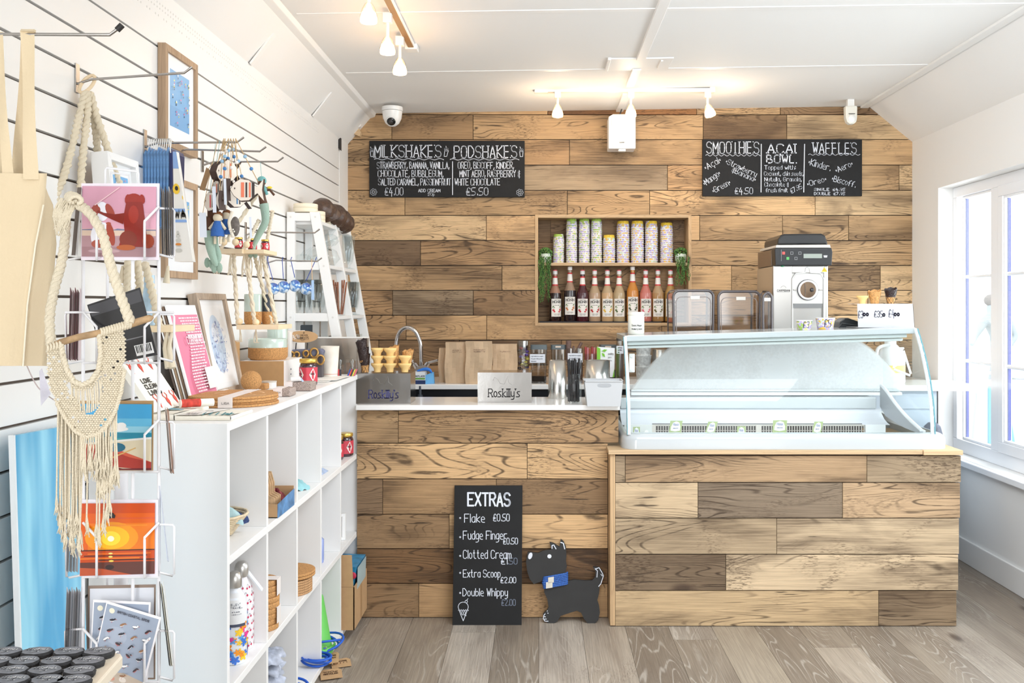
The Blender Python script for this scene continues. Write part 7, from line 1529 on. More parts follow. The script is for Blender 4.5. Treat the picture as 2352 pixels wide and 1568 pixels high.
# rope plant hanger with wooden ring
t = thing('rope_hanger', 'knotted cream rope hanger with wooden ring on the second hook', 'plant hanger', P(200, 745, 2.48))
build(G().tube([P(200, 193, 2.48) + Vector((.006 * math.sin(a), .016 * math.sin(a), 0)) * 1 + Vector((.019 * math.cos(a) * .8, 0, .026 * math.sin(a))) for a in [math.radians(k * 20) for k in range(18)]], .0045, 10, True), 'ring', C(236, 212, 176, .5), t)
for pts in ([(197, 212, 2.47), (186, 250, 2.45), (166, 335, 2.42), (148, 400, 2.40), (131, 440, 2.39), (120, 486, 2.38)], [(200, 214, 2.47), (201, 260, 2.46), (192, 340, 2.44), (187, 400, 2.43), (184, 470, 2.42)], [(206, 214, 2.49), (214, 260, 2.5), (220, 300, 2.52), (224, 352, 2.54)], [(207, 214, 2.48), (222, 268, 2.49), (243, 330, 2.52), (262, 390, 2.54), (280, 440, 2.56)],
            [(294, 600, 2.50), (292, 640, 2.5), (290, 700, 2.5), (289, 752, 2.5)], [(316, 600, 2.52), (320, 650, 2.52), (322, 700, 2.53), (322, 752, 2.54)], [(333, 604, 2.40), (344, 650, 2.41), (356, 700, 2.42), (366, 752, 2.43)]):
    build(G().twist([P(*p) for p in pts], .0095, 2, .030, 6, .72), 'rope', ROPE, t)
build(G().box((P(250, 750, 2.45).x, 2.40, P(0, 763, 2.4).z), (P(412, 750, 2.45).x, 2.56, P(0, 748, 2.4).z)), 'wooden_shelf', M('pine', (238, 216, 180), .55, var=.08, vscale=20), t, bevel=.001)
for x in (262, 282, 386): build(G().tube([P(x, 610, 2.5), P(x - 4, 650, 2.5)], [.003, .009], 7), 'tassel', ROPE, t)
for x in (395, 385): build(G().tube(smooth([P(x, 763, 2.41), P(x - 6, 800, 2.41), P(x + 2, 845, 2.4)], 4), [.004, .004, .005, .005, .006, .006, .007, .008, .009], 6), 'tassel', ROPE, t)
c = P(346, 730, 2.47); t2 = thing('spray_bottle', 'slim clear blue bottle standing on the rope hanger shelf', 'bottle', c); build(G().lathe(P(343, 748, 2.46), [(.016, 0), (.016, .08), (.013, .10), (.013, .13)], 14), 'body', M('pale_blue_clear', (186, 216, 238), .15, var=.3, vscale=30), t2)
# macrame wall hanging on driftwood
MAC = M('macrame_cotton', (232, 220, 196), .95, bump=.5, bscale=500)
t = thing('macrame_hanging', 'cream macrame wall hanging knotted on a driftwood stick, with long fringe', 'wall hanging', P(200, 1230, 1.66)); DM = 1.66
build(G().tube([P(112, 798, DM), P(140, 786, DM), P(180, 774, DM), P(240, 762, DM), P(300, 744, DM), P(345, 730, DM), P(352, 728, DM)], [.005, .0062, .006, .0062, .0068, .006, .002], 10), 'driftwood', M('driftwood', (182, 150, 112), .8, bump=.5, bscale=80, var=.35, vscale=50), t)
build(G().twist([P(160, 468, 1.72), P(196, 480, 1.69), P(232, 530, 1.66), P(252, 600, 1.655), P(270, 660, 1.655), P(290, 715, 1.655), P(300, 742, 1.655)], .0085, 3, .034, 6, .62), 'rope', MAC, t)
build(G().twist([P(152, 470, 1.74), P(150, 540, 1.75), P(142, 600, 1.74), P(126, 660, 1.72), P(114, 730, 1.69), P(118, 792, 1.665)], .0085, 3, .034, 6, .62), 'rope', MAC, t)
g = G(); rr = random.Random(21)
for i in range(70):
    a = rr.uniform(0, 1); x0, y0 = 150 + rr.uniform(-12, 25), 462 + rr.uniform(-8, 8); g.tube(smooth([P(x0, y0, 1.70), P(x0 - 10 + rr.uniform(-12, 4), y0 + 30, 1.695), P(130 + rr.uniform(-6, 26), 520 + rr.uniform(-10, 22), 1.70)], 4), .0011, 4)
for i in range(5): g.tube([P(166 + 14 * math.cos(q) + i * 2, 452 + 9 * math.sin(q) + i * 2, 1.695 - i * .002) for q in [math.radians(k * 30 + i * 40) for k in range(10)]], .004, 6)
build(g, 'frayed_knot', MAC, t, kind='stuff')
def inpoly(x, y, poly):
    r_ = False; j = len(poly) - 1
    for i in range(len(poly)):
        if (poly[i][1] > y) != (poly[j][1] > y) and x < (poly[j][0] - poly[i][0]) * (y - poly[i][1]) / (poly[j][1] - poly[i][1]) + poly[i][0]: r_ = not r_
        j = i
    return r_
BP = [(108, 800), (108, 850), (114, 890), (130, 925), (150, 960), (172, 990), (198, 1003), (224, 996), (248, 975), (266, 940), (278, 900), (286, 850), (287, 790), (285, 752), (250, 764), (228, 768), (232, 815), (226, 850), (210, 874), (190, 884), (170, 876), (154, 850), (144, 815), (140, 790)]
OPN = [(150, 872), (172, 892), (190, 898), (210, 890), (232, 866), (236, 900), (226, 935), (212, 952), (196, 945), (176, 920), (158, 900)]
g = G(); k_ = DM / F; row = 0; y = 756
while y < 1006:
    x = 104 + (row % 2) * 3.2
    while x < 292:
        if inpoly(x, y, BP) and not inpoly(x, y, OPN):
            hole = (math.sin(x * .33 + y * .19) * math.sin(x * .19 - y * .31)) > .86
            if not hole: g.ball(P(x, y, DM + rr.uniform(-.001, .001) - .001), 3.9 * k_, 6, 4, (1, .8, .72))
        x += 6.4
    y += 4.6; row += 1
build(g, 'knotted_body', MAC, t, kind='stuff')
g = G()
for a, b in zip(BP[3:11], BP[4:12]): g.twist([P(*a, DM - .002), P((a[0] + b[0]) / 2, (a[1] + b[1]) / 2, DM - .002), P(*b, DM - .002)], .0035, 2, .01, 5, .7)
for i in range(15, len(BP) - 1): g.twist([P(*BP[i], DM - .003), P((BP[i][0] + BP[i + 1][0]) / 2, (BP[i][1] + BP[i + 1][1]) / 2, DM - .003), P(*BP[i + 1], DM - .003)], .0045, 2, .012, 5, .7)
for x in list(range(108, 142, 7)) + list(range(232, 300, 6)): yd = 798 - (x - 112) * .29; g.tube([P(x + 3 * math.cos(q), yd + 8 * math.sin(q), DM - .0066 * math.cos(q)) for q in [math.radians(v) for v in range(-90, 100, 30)]], .0024, 6)
build(g, 'knotted_edging', MAC, t, kind='stuff')
def string(x0, y0, x1, y1, tas=1, D=DM, nm='cord'):
    g = G(); p0, p1_ = P(x0, y0, D), P(x1, y1, D + rr.uniform(-.003, .003)); m_ = p0.lerp(p1_, .5) + Vector((rr.uniform(-.002, .002), 0, 0)); g.tube([p0, m_, p1_], .00155, 5)
    if tas:
        for q in range(6): g.tube([p1_ + Vector((0, 0, .004)), p1_ + Vector((rr.uniform(-.004, .004), rr.uniform(-.002, .002), -.014)), p1_ + Vector((rr.uniform(-.006, .006), rr.uniform(-.003, .003), -.026 - rr.uniform(0, .008)))], [.0014, .0016, .0006], 4)
    build(g, nm, MAC, t)
for i in range(15): x = 163 + i * 5; string(x, 866 + 22 * math.sin(i / 14 * math.pi), x + 2, 918 + 30 * math.sin(i / 14 * math.pi) ** .7, 0)
for i in range(20): x = 134 + i * 2.8; string(x, 930 + i * 3.2, x - 2 + rr.uniform(-3, 3), 1140 + (i % 7) * 12 + i * 2, 1, DM + .004 * (i % 3))
for i in range(14): x = 186 + i * 4.6; string(x, 1000 - max(0, i - 6) * 4, x + rr.uniform(-4, 4), 1040 + (i % 4) * 8, 1, DM - .003)
for i in range(12): x = 226 + i * 3.8; string(x, 990 - i * 5, x + 2 + rr.uniform(-2, 3), 1095 - i * 3 + (i % 3) * 8, 1, DM + .004)
for (x, y) in ((199, 1190), (222, 1205), (228, 1215), (238, 1190), (246, 1165), (251, 1150)): string(x + 4, 1002, x, y, 1, DM + .002)

# ---- things hanging on hook three
BPK = M('blue_packet', (116, 168, 226), .35, var=.5, vscale=34)
for i in range(11):
    x = 317 + i * 7.2; D = 2.90 - .004 * i; t = thing('blue_packet', 'hanging blue cloth pack on a white plastic hanger, %s from the left' % ['first', 'second', 'third', 'fourth', 'fifth', 'sixth', 'seventh', 'eighth', 'ninth', 'tenth', 'last'][i], 'packet', P(x, 500, D), 'hanging blue packs')
    g = G(); g.prism([P(x - 1, 350, D), P(x + 3.5, 336 + (i % 3) * 4, D), P(x + 7, 350, D), P(x + 5.5, 425, D), P(x + 4, 520, D), P(x, 520, D)], (0, .10, 0)); build(g, 'pack', BPK if i < 10 else C(24, 40, 96, .4), t, bevel=.002)
    build(G().tube([P(340 + i * 5, 326, 2.907), P(340 + i * 5, 318, 2.907), P(344 + i * 5, 320, 2.905), P(342 + i * 5 - 1, 346, 2.90)], .0016, 6), 'hanger', WP, t)
t = thing('cone_bag', 'white cone shaped printed cellophane bag with sunflower, rock stack and lettering', 'bag', P(415, 600, 2.75)); D = 2.76
def cbq(a, b): yy_ = 600 - 252 * b; xl_, xr2 = 401 - 4 * b, 443 - 38 * b; return P(xl_ + (xr2 - xl_) * a, yy_, D)
build(G().hexa([cbq(0, 0), cbq(1, 0), cbq(1, 0) + Vector((-.01, .05, 0)), cbq(0, 0) + Vector((.0, .05, 0)), cbq(0, 1), cbq(1, 1), cbq(1, 1) + Vector((0, .02, 0)), cbq(0, 1) + Vector((0, .02, 0))]), 'bag_body', C(244, 240, 234, .3), t)
g = G(); oo = Vector((0, -.0012, 0)); g.m = 0
for (b0_, b1x) in ((.845, 1), (.45, .48), (.355, .38)): g.face([cbq(0, b0_) + oo, cbq(1, b0_) + oo, cbq(1, b1x) + oo, cbq(0, b1x) + oo])
g.m = 1; g.face([cbq(*p) + oo * 1.5 for p in ell(.35, .66, .42, .05, 10)]); g.face([cbq(*p) + oo * 1.5 for p in ell(.95, .58, .05, .02, 8)]); g.m = 2; g.face([cbq(*p) + oo * 2 for p in ell(.4, .665, .2, .022, 8)])
place_quads(g, text_quads('WA', .1, .405, 1.0, .455, .04) , lambda a, b: cbq(a, b) + oo * 2); g.m = 3
for (b, r) in ((.10, .2), (.15, .2), (.19, .17), (.23, .13), (.26, .09)): g.face([cbq(*p) + oo * 2.2 for p in ell(.28, b, r, .018, 10)])
g.m = 4; g.face([cbq(*p) + oo * 2.4 for p in ell(.28, .155, .19, .012, 10)])
build(g, 'print', [C(142, 176, 228, .4), C(250, 206, 60, .4), C(50, 44, 40), C(206, 204, 196, .4), C(222, 140, 60, .4)], t); build(G().tube([P(386, 326, 2.907), P(387, 318, 2.907), P(390, 320, 2.85), P(392, 350, 2.77)], .0016, 6), 'hanger', WP, t)
# wooden fish on twine
DARKW = C(70, 50, 42, .6); FISHW = C(240, 228, 214, .6); TW = C(200, 170, 126, .9)
def fish(cx, cy_, D, s, rz, lab, stripes, col, knot):
    s *= 1.22
    c = P(cx, cy_, D); t = thing('wooden_fish', lab, 'ornament', c, 'hanging wooden fish ornaments'); ca, sa = math.cos(rz), math.sin(rz)
    def f(a, b, o=0): return c + Vector((a * s * ca - o * sa, a * s * sa + o * ca, b * s))
    ol = [(-.5, 0), (-.40, .20), (-.2, .34), (.05, .30), (.22, .14), (.30, .10), (.48, .34), (.44, 0), (.50, -.34), (.30, -.10), (.22, -.16), (.05, -.32), (-.2, -.34), (-.40, -.18)]
    g = G(); g.m = 0; g.prism([f(a, b) for a, b in ol], Vector((-sa, ca, 0)) * .022); build(g, 'body', DARKW, t)
    g = G(); g.m = 0; g.face([f(a * .97, b * .95, -.0006) for a, b in ol])
    for i, (u, w_) in enumerate(stripes): g.m = 1 + i % 2; g.face([f(u, -.22, -.0014), f(u + w_, -.22, -.0014), f(u + w_, .22, -.0014), f(u, .22, -.0014)])
    g.m = 3; g.face([f(-.36 + .02 * math.cos(q), .04 + .03 * math.sin(q), -.0014) for q in [k2 * 1.05 for k2 in range(6)]]); build(g, 'painted_face', [FISHW, C(*col), C(60, 50, 50), DARKW], t)
    kn_ = P(*knot); g = G()
    for u in (-.3, .3): g.tube([f(u, .25, .01), kn_], .0013, 5)
    build(g, 'twine', TW, t); top = f(0, .3, .01)
    for j in range(3): build(G().ball(f(-.3 if j % 2 else .3, .25, .01).lerp(kn_, .3 + j * .14), .0058, 10, 6), 'bead', C(*[(70, 130, 190), (244, 240, 236), (150, 190, 220)][j], rough=.5), t)
OR = (238, 128, 96)
fish(568, 436, 2.84, .082, .12, 'large right hand wooden fish with orange, white and black stripes', [(-.18, .09), (-.05, .05), (.05, .05), (.13, .08)], OR, (541, 318, 2.905)); fish(500, 438, 2.86, .080, -.9, 'wooden fish turned edge on at the left of the bunch', [(-.1, .08), (.05, .06)], OR, (517, 318, 2.905)); fish(517, 398, 2.90, .078, 1.3, 'upper middle wooden fish seen from its dark edge', [(-.1, .08)], OR, (525, 318, 2.905))
fish(532, 392, 2.93, .080, 1.2, 'rear upper wooden fish with tall dark edge', [(-.1, .08)], OR, (530, 318, 2.905)); fish(486, 462, 2.84, .070, -.7, 'lowest left wooden fish with red stripe', [(-.1, .08), (.05, .06)], (226, 96, 96), (514, 318, 2.905)); fish(549, 455, 2.92, .070, .8, 'wooden fish behind the large striped one', [(-.1, .05), (.0, .05)], (80, 140, 190), (536, 318, 2.905))
for (x0, y0, x1, y1, D, lab) in ((513, 410, 521, 470, 2.82, 'white barcode tag hanging between the wooden fish'), (487, 428, 497, 488, 2.81, 'white paper tag hanging at the left of the fish'), (457, 488, 475, 545, 2.82, 'blue printed paper tag hanging at lower left of the fish bunch'), (572, 498, 579, 546, 2.84, 'narrow white tag hanging right below the striped fish')): solo(G().slab([P(x0 + 2, y1, D), P(x1, y1, D), P(x1 - 2, y0, D), P(x0, y0, D)], (0, .001, 0)), 'swing_tag', C(226, 232, 244, .5), lab, 'tag')
solo(G().slab([P(458, 435, 2.95), P(470, 438, 2.95), P(484, 392, 2.95), P(474, 384, 2.95)], (0, .002, 0)), 'kraft_swing_tag', KRAFT, 'kraft tag with red handwriting at the left of the fish twine', 'tag')
solo(G().tube([P(479, 388, 2.951), P(490, 372, 3.1), P(497, 378, 3.40)], .0012, 5), 'twine_loop', TW, 'thin twine holding the kraft tag to the hook behind', 'twine')
solo(G().tube([P(466, 489, 2.82), P(478, 420, 2.86), P(500, 322, 2.905)], .0010, 4), 'twine_loop', TW, 'thin twine holding the blue printed paper tag to hook three', 'twine')
# felt mermaids and dolls
FG = M('felt_green', (160, 184, 168), .95, bump=.3, bscale=300); FB = M('felt_brown', (96, 66, 50), .95); FT = M('felt_teal', (120, 178, 178), .95, bump=.3, bscale=200)
def mermaid(pts, D, lab, hair, string_):
    t = thing('felt_mermaid', lab, 'ornament', P(*pts[0], D), 'hanging felt mermaids'); P_ = [P(x, y, D) for x, y in pts]; sm_ = smooth(P_, 5); n = len(sm_)
    i0 = int(n * .28); build(G().tube(sm_[:i0 + 1], [.010 + .004 * (i / i0) for i in range(i0 + 1)], 12), 'torso', FB, t); build(G().tube(sm_[i0:], [.0145 * (1 - .75 * i / (n - i0)) + .002 for i in range(n - i0)], 12), 'tail', FG, t)
    e = sm_[-1]; build(G().ball(e + Vector((-.008, 0, -.004)), .013, 10, 6, (.7, .3, 1.2)).ball(e + Vector((.008, 0, -.004)), .013, 10, 6, (.7, .3, 1.2)), 'tail_fin', FG, t)
    if hair: h = P_[0] + Vector((0, 0, .012)); build(G().ball(h, .0145, 12, 8), 'head', FB, t); build(G().ball(h + Vector((0, .002, .005)), .0165, 12, 8), 'hair', FT, t); build(G().tube(smooth([h, h + Vector((.012, -.01, -.02)), h + Vector((.022, -.01, -.045))], 4), .005, 8), 'plait', FT, t); build(G().ball(h + Vector((.030, -.008, -.020)), .006, 8, 5, (1.6, .6, .8)), 'yellow_flower', C(244, 210, 60), t); build(G().tube([h + Vector((.006, -.004, -.03)), h + Vector((.030, -.004, -.028)), h + Vector((.045, -.004, -.046))], .0042, 8), 'arm', FB, t)
    build(G().tube([P(*string_[0], string_[2] if len(string_) > 2 else D), P_[0] + Vector((0, 0, .025))], .0008, 4), 'thread', FT, t)
mermaid([(601, 426), (602, 452), (608, 480), (609, 510), (595, 538), (584, 562), (581, 580)], 3.36, 'felt mermaid with teal hair and long pale green tail hanging on thread', True, ((598, 371), (598, 371), 3.40))
mermaid([(478, 500), (480, 530), (484, 570), (492, 598), (498, 612)], 2.86, 'felt mermaid tail hanging nearer the frame, left of the pair', False, ((495, 330), (495, 330), 2.9)); mermaid([(484, 480), (487, 520), (490, 560), (500, 590), (489, 612), (482, 600)], 2.90, 'felt mermaid with curled green tail, right of the pair', False, ((505, 322), (505, 322), 2.9))
for i, (x, y, sx2, lab) in enumerate(((500, 500, 0, 'felt doll in blue dress hanging below the wooden fish, left of two'), (520, 496, 0, 'felt doll in blue dress hanging below the wooden fish, right of two'))):
    D = 2.85 + i * .03; c = P(x, y, D); t = thing('felt_doll', lab, 'ornament', c, 'hanging felt dolls'); build(G().lathe(c + Vector((0, 0, -.055)), [(.020, 0), (.019, .02), (.010, .045)], 14), 'dress', M('felt_blue', (56, 104, 176), .9, bump=.3, bscale=200), t); build(G().ball(c + Vector((0, 0, 0)), .014, 12, 8), 'head', C(226, 212, 186, .9), t); build(G().ball(c + Vector((0, .004, .006)), .0145, 10, 6), 'hair', C(126, 78, 44, .9), t)
    for s_ in (-1, 1): build(G().tube([c + Vector((s_ * .009, 0, -.014)), c + Vector((s_ * .024, -.004, -.034))], .0045, 8), 'arm', C(226, 212, 186, .9), t); build(G().cyl(c + Vector((s_ * .008, 0, -.052)), c + Vector((s_ * .008, 0, -.078)), .0042, n=8), 'leg', C(226, 212, 186, .9), t)
    build(G().tube([c + Vector((0, 0, .014)), P(x + 12, 322, 2.905)], .0008, 4), 'thread', TW, t)
c = P(540, 520, 2.86); t = thing('felt_seal', 'grey and cream felt seal with beads hanging beneath the fish', 'ornament', c); build(G().ball(c, .026, 12, 10, (.55, .35, 1.15)), 'body', M('felt_grey', (122, 114, 108), .95, bump=.4, bscale=300, var=.3, vscale=120), t); build(G().tube(smooth([c + Vector((-.008, -.002, .045)), c + Vector((-.016, -.006, .01)), c + Vector((-.004, -.006, -.032))], 4), .005, 8), 'cream_edge', C(232, 222, 204, .9), t)
for j in range(5): build(G().ball(c + Vector((-.006, -.012, -.010 - .006 * (j % 3))) + Vector((.005 * (j - 2) * .7, 0, 0)), .0028, 6, 4), 'spot', C(236, 230, 218, .9), t)
# hanging two-tier shelf with beads
t = thing('hanging_shelf', 'two tier pine shelf hung on cream knotted ropes and beads', 'shelf', P(560, 745, 3.4)); PINE = M('pine')
def tier(y, D0, D1, xa, xb, th=.016): z = H - (y - VY) * D0 / F; build(G().box(((xa - VX) * D0 / F, D0, z - th), ((xb - VX) * D0 / F, D1, z)), 'board', PINE, t, bevel=.001); return z
zA = tier(571, 3.28, 3.46, 501, 556); zB = tier(746, 3.34, 3.52, 543, 640)
xA0, xA1, xB0, xB1 = (501 - VX) * 3.28 / F, (556 - VX) * 3.28 / F, (543 - VX) * 3.34 / F, (640 - VX) * 3.34 / F
build(G().box((xA1, 3.30, zA - .015), (xA1 + .07, 3.46, zA - .001)), 'board', PINE, t, bevel=.001)
for (a, b) in (((-.987, 3.44, zA), (-.96, 3.44, 1.74)), ((-1.02, 3.30, zA), (-.985, 3.36, 1.70)), ((-1.10, 3.30, zA), (-1.0, 3.40, 1.80))): build(G().twist([a, Vector(a).lerp(Vector(b), .5), b], .007, 2, .024, 6, .72), 'rope', ROPE, t)
for (a, b) in (((-1.00, 3.36, zB), (-1.03, 3.36, zA - .015)), ((-.975, 3.48, zB), (-1.03, 3.46, zA - .015)), ((-1.06, 3.36, zB), (-1.065, 3.33, zA - .015)), ((-.94, 3.42, zB), (-.99, 3.42, zA - .015))): build(G().twist([a, Vector(a).lerp(Vector(b), .5), b], .0075, 2, .024, 6, .72), 'rope', ROPE, t)
for (x, y) in ((514, 556), (541, 556), (566, 562), (550, 738), (588, 740)): build(G().ball(P(x, y, 3.26 if y < 600 else 3.36) , .012, 12, 8), 'wooden_bead', C(240, 216, 176, .5), t)
for (x, y, D) in ((499, 585, 3.29), (530, 588, 3.3), (560, 592, 3.32), (575, 592, 3.36), (598, 588, 3.4), (551, 762, 3.35), (588, 764, 3.36)):
    g = G()
    for q in range(6): g.tube(smooth([P(x, y - 8, D), P(x + rr.uniform(-5, 5), y + 20, D), P(x + rr.uniform(-9, 9), y + (44 if y < 700 else 22), D)], 3), .0015, 4)
    build(g, 'tassel', ROPE, t, kind='stuff')
for i in range(5): jamjar(Vector((-1.075 + .030 * (i % 3) + .034, 3.31 + .055 * i, zA + .0003)), 'small jam jar with red label on the upper hanging shelf, %s of five' % ['nearest', 'second', 'third', 'fourth', 'farthest'][i], .42, 'small jam jars on the hanging shelf', (214, 60, 70))
for (x, y0, D, r, gm, lab) in ((581, 742, 3.44, .031, CGL, 'tall cork based cup with sage glaze on the hanging shelf'), (615, 738, 3.49, .0215, DGL, 'tall cork based cup with black glaze on the hanging shelf')):
    c = P(x, y0, D); c.z = zB + .0003; corkware(c, r, .108, .42, lab, gm, 32)
# glass baubles
BG = M('blue_swirl', (60, 112, 186), .08, coat=1)
m = BG; nt = m.node_tree; N = nodes(nt); b_ = nt.nodes['Principled BSDF']; wv = N('ShaderNodeTexNoise', N('ShaderNodeTexCoord').outputs['Object']); wv.inputs['Scale'].default_value = 15; wv.inputs['Distortion'].default_value = 3; cr = nt.nodes.new('ShaderNodeValToRGB'); nt.links.new(wv.outputs['Fac'], cr.inputs[0]); nt.links.new(cr.outputs[0], b_.inputs['Base Color']); e_ = cr.color_ramp.elements; e_[0].position = .38; e_[0].color = rgb(36, 84, 170); e_[1].position = .62; e_[1].color = rgb(225, 236, 244); x_ = e_.new(.5); x_.color = rgb(110, 164, 218)
for i, (x, y, sxx, kx, ky) in enumerate(((627, 663, 1, 614, 590), (651, 659, 1, 640, 592), (677, 656, 1, 652, 592), (703, 663, 1, 701, 592))):
    D = 4.17 + .02 * i; c = P(x, y, D); t = thing('glass_bauble', 'blue and white swirled glass bauble, %s of four on the hook' % ['first', 'second', 'third', 'last'][i], 'ornament', c, 'blue glass baubles'); build(G().ball(c, .027, 20, 14), 'globe', BG, t); build(G().lathe(c + Vector((0, 0, .024)), [(.008, 0), (.006, .010), (.009, .014)], 10), 'stem_cap', GLASS, t); build(G().tube([c + Vector((0, 0, .036)), P(kx + i * 8, ky + 5, D), P(kx + i * 8 + 2, ky - 2, D)], .0016, 6), 'ribbon', C(34, 66, 160), t)
t = thing('swing_tag', 'blue and cream paper tag hanging at the right of the baubles', 'tag', P(718, 680, 4.2)); build(G().slab([P(715, 688, 4.2), P(722, 689, 4.2), P(721, 643, 4.2), P(715, 643, 4.2)], (0, .001, 0)), 'card', C(170, 200, 236, .5), t); build(G().tube([P(717, 643, 4.2), P(716, 594, 4.2)], .0014, 5), 'ribbon', C(232, 190, 140), t)

# ================= CARD RACK, FOREGROUND =================
DR = 1.80; RW = C(236, 236, 240, .35); t = rk_ = thing('card_rack', 'white wire spinner rack of greeting cards in the foreground', 'rack', P(277, 1560, 1.9))
def T_(pts, D=DR, r=.0022, nm='wire', closed=False): return build(G().tube([P(*p, D) if len(p) == 2 else P(*p) for p in pts], r, 8, closed), nm, RW, rk_)
for x, y0, r in ((191, 590, .0034), (305, 592, .0034), (365, 590, .0034)): T_([(x, y0, DR + .012), (x, 1700, DR + .012)], r=r, nm='upright')
T_([(247, 592, DR + .08), (247, 1700, DR + .08)], r=.003, nm='upright')
build(G().cyl(P(278, 1085, 1.92), P(278, 1800, 1.92), .0135, n=20), 'pole', RW, rk_); build(G().lathe(Vector((P(278, 1085, 1.92).x, 1.92, 0)), [(.17, 0), (.17, .015), (.02, .03)], 28), 'base', RW, rk_)
build(G().cyl((P(278, 1085, 1.92).x, 1.92, .03), P(278, 1780, 1.92), .0135, n=16), 'pole', RW, rk_)
T_([(242, 425, 1.86), (242, 390, 1.86), (246, 385, 1.86), (314, 394, 1.86), (318, 398, 1.86), (318, 428, 1.86)], r=.0022); T_([(254, 425, 1.87), (254, 396, 1.87), (296, 402, 1.87), (297, 425, 1.87)], r=.0018)
YB = [592, 830, 1080, 1322, 1562]; YT = [474, 717, 964, 1200, 1444]
for k2, (yt, yb) in enumerate(zip(YT, YB)):
    for s_, xa, xb in ((0, 191, 222), (1, 365, 332)): T_([(xa, yt, DR - .004), (xb, yt + 34, DR - .024), (xb, yt + 40, DR - .025), (xb, yb + 2, DR - .025), (xb, yb + 4, DR - .005)], r=.0024, nm='card_guard')
    T_([(191, yb + 3, DR - .004), (365, yb + 3, DR - .004)]); T_([(191, yb + 3, DR + .03), (365, yb + 3, DR + .03)])
    if k2 == 1: T_([(150, yt, DR), (400, yt, DR)])
    T_([(190, yt, DR), (153, yt + 1, DR + .02), (150, yt + 6, DR + .02), (153, yb + 2, DR + .02), (160, yb + 4, DR + .02), (190, yb - 2, DR)], nm='side_pocket')
    T_([(366, yt + 4, DR), (396, yt + 5, DR + .02), (400, yt + 10, DR + .02), (400, yb - 4, DR + .02), (396, yb, DR + .02), (366, yb - 8, DR)], nm='side_pocket')
def card(name, lab, q, shapes, body=(248, 246, 250), grp='greeting cards on the rack', D=None, cat='card'):
    t = thing(name, lab, cat, (Vector(q[2]) + Vector(q[3])) / 2, grp); build(G().slab([q[3], q[2], q[1], q[0]], (0, .002, 0)), 'sheet', C(*body, rough=.4), t)
    if shapes: picture('print', t, q, shapes, rough=.22, step=.00008)
    return t
def cq(x0, y0, x1, y1, D=1.79, sk=0): return [P(x0, y0, D + .012), P(x1, y0 + sk, D + .012), P(x1 - 1, y1, D), P(x0 - 1, y1, D)]
# two dogs on a pink beach
RED = (150, 44, 34); dg = [((206, 152, 172), rect(0, 0, 1, 1)), ((216, 164, 182), rect(0, .30, 1, .62)), ((222, 176, 176), rect(0, .26, 1, .40)), ((120, 122, 150), [(0, .385), (.14, .392), (.44, .385), (.48, .40), (.56, .392), (.6, .385), (1, .388), (1, .37), (0, .37)]), ((214, 190, 172), rect(0, .29, 1, .372)), ((176, 140, 146), rect(0, 0, 1, .295)), ((160, 124, 130), rect(0, 0, 1, .14)), ((186, 152, 158), ell(.3, .08, .22, .03, 12))]
dg += [((232, 232, 240), ell(.27, .29, .15, .20, 20)), ((232, 232, 240), ell(.26, .64, .11, .14, 20)), ((160, 70, 56), ell(.16, .62, .055, .13, 14, rot=-18)), ((160, 70, 56), ell(.38, .64, .05, .12, 14, rot=24)), ((160, 70, 56), ell(.22, .66, .03, .05, 10)), ((160, 74, 60), ell(.39, .32, .05, .17, 14, rot=12)), ((170, 84, 68), ell(.24, .47, .03, .02, 8)), ((170, 84, 68), ell(.32, .36, .02, .03, 8)), ((170, 84, 68), ell(.36, .47, .035, .02, 8)), ((170, 84, 68), ell(.22, .18, .09, .06, 12)), ((150, 66, 54), ell(.33, .22, .05, .05, 8))]
dg += [(RED, ell(.70, .80, .115, .10, 18)), (RED, ell(.615, .82, .035, .07, 10, rot=-10)), (RED, ell(.815, .82, .035, .07, 10, rot=10)), ((136, 38, 30), [(.60, .78), (.82, .78), (.84, .62), (.86, .45), (.88, .30), (.96, .14), (.5, .14), (.54, .28), (.58, .36), (.56, .55)]), ((128, 40, 32), [(.58, .62), (.44, .60), (.30, .62), (.22, .655), (.20, .63), (.30, .58), (.42, .52), (.56, .46)]), ((126, 46, 32), ell(.63, .25, .12, .12, 16)), ((150, 62, 38), ell(.90, .22, .08, .10, 14)), ((172, 88, 44), ell(.60, .13, .13, .04, 14)), ((158, 48, 36), ell(.70, .60, .07, .13, 12)), ((232, 196, 200), [(.5, .985), (.52, .985), (.18, .72), (.17, .73)])]
t = card('greeting_card', 'pink beach card of two dogs sitting with an arm round, top pocket', cq(187, 421, 366, 597), [((236, 226, 236), rect(0, 0, 1, 1))]); picture('print', t, [P(189, 427, 1.7985), P(359, 429, 1.7985), P(358, 590, 1.7885), P(188, 589, 1.7885)], dg, rough=.2, step=.00006)
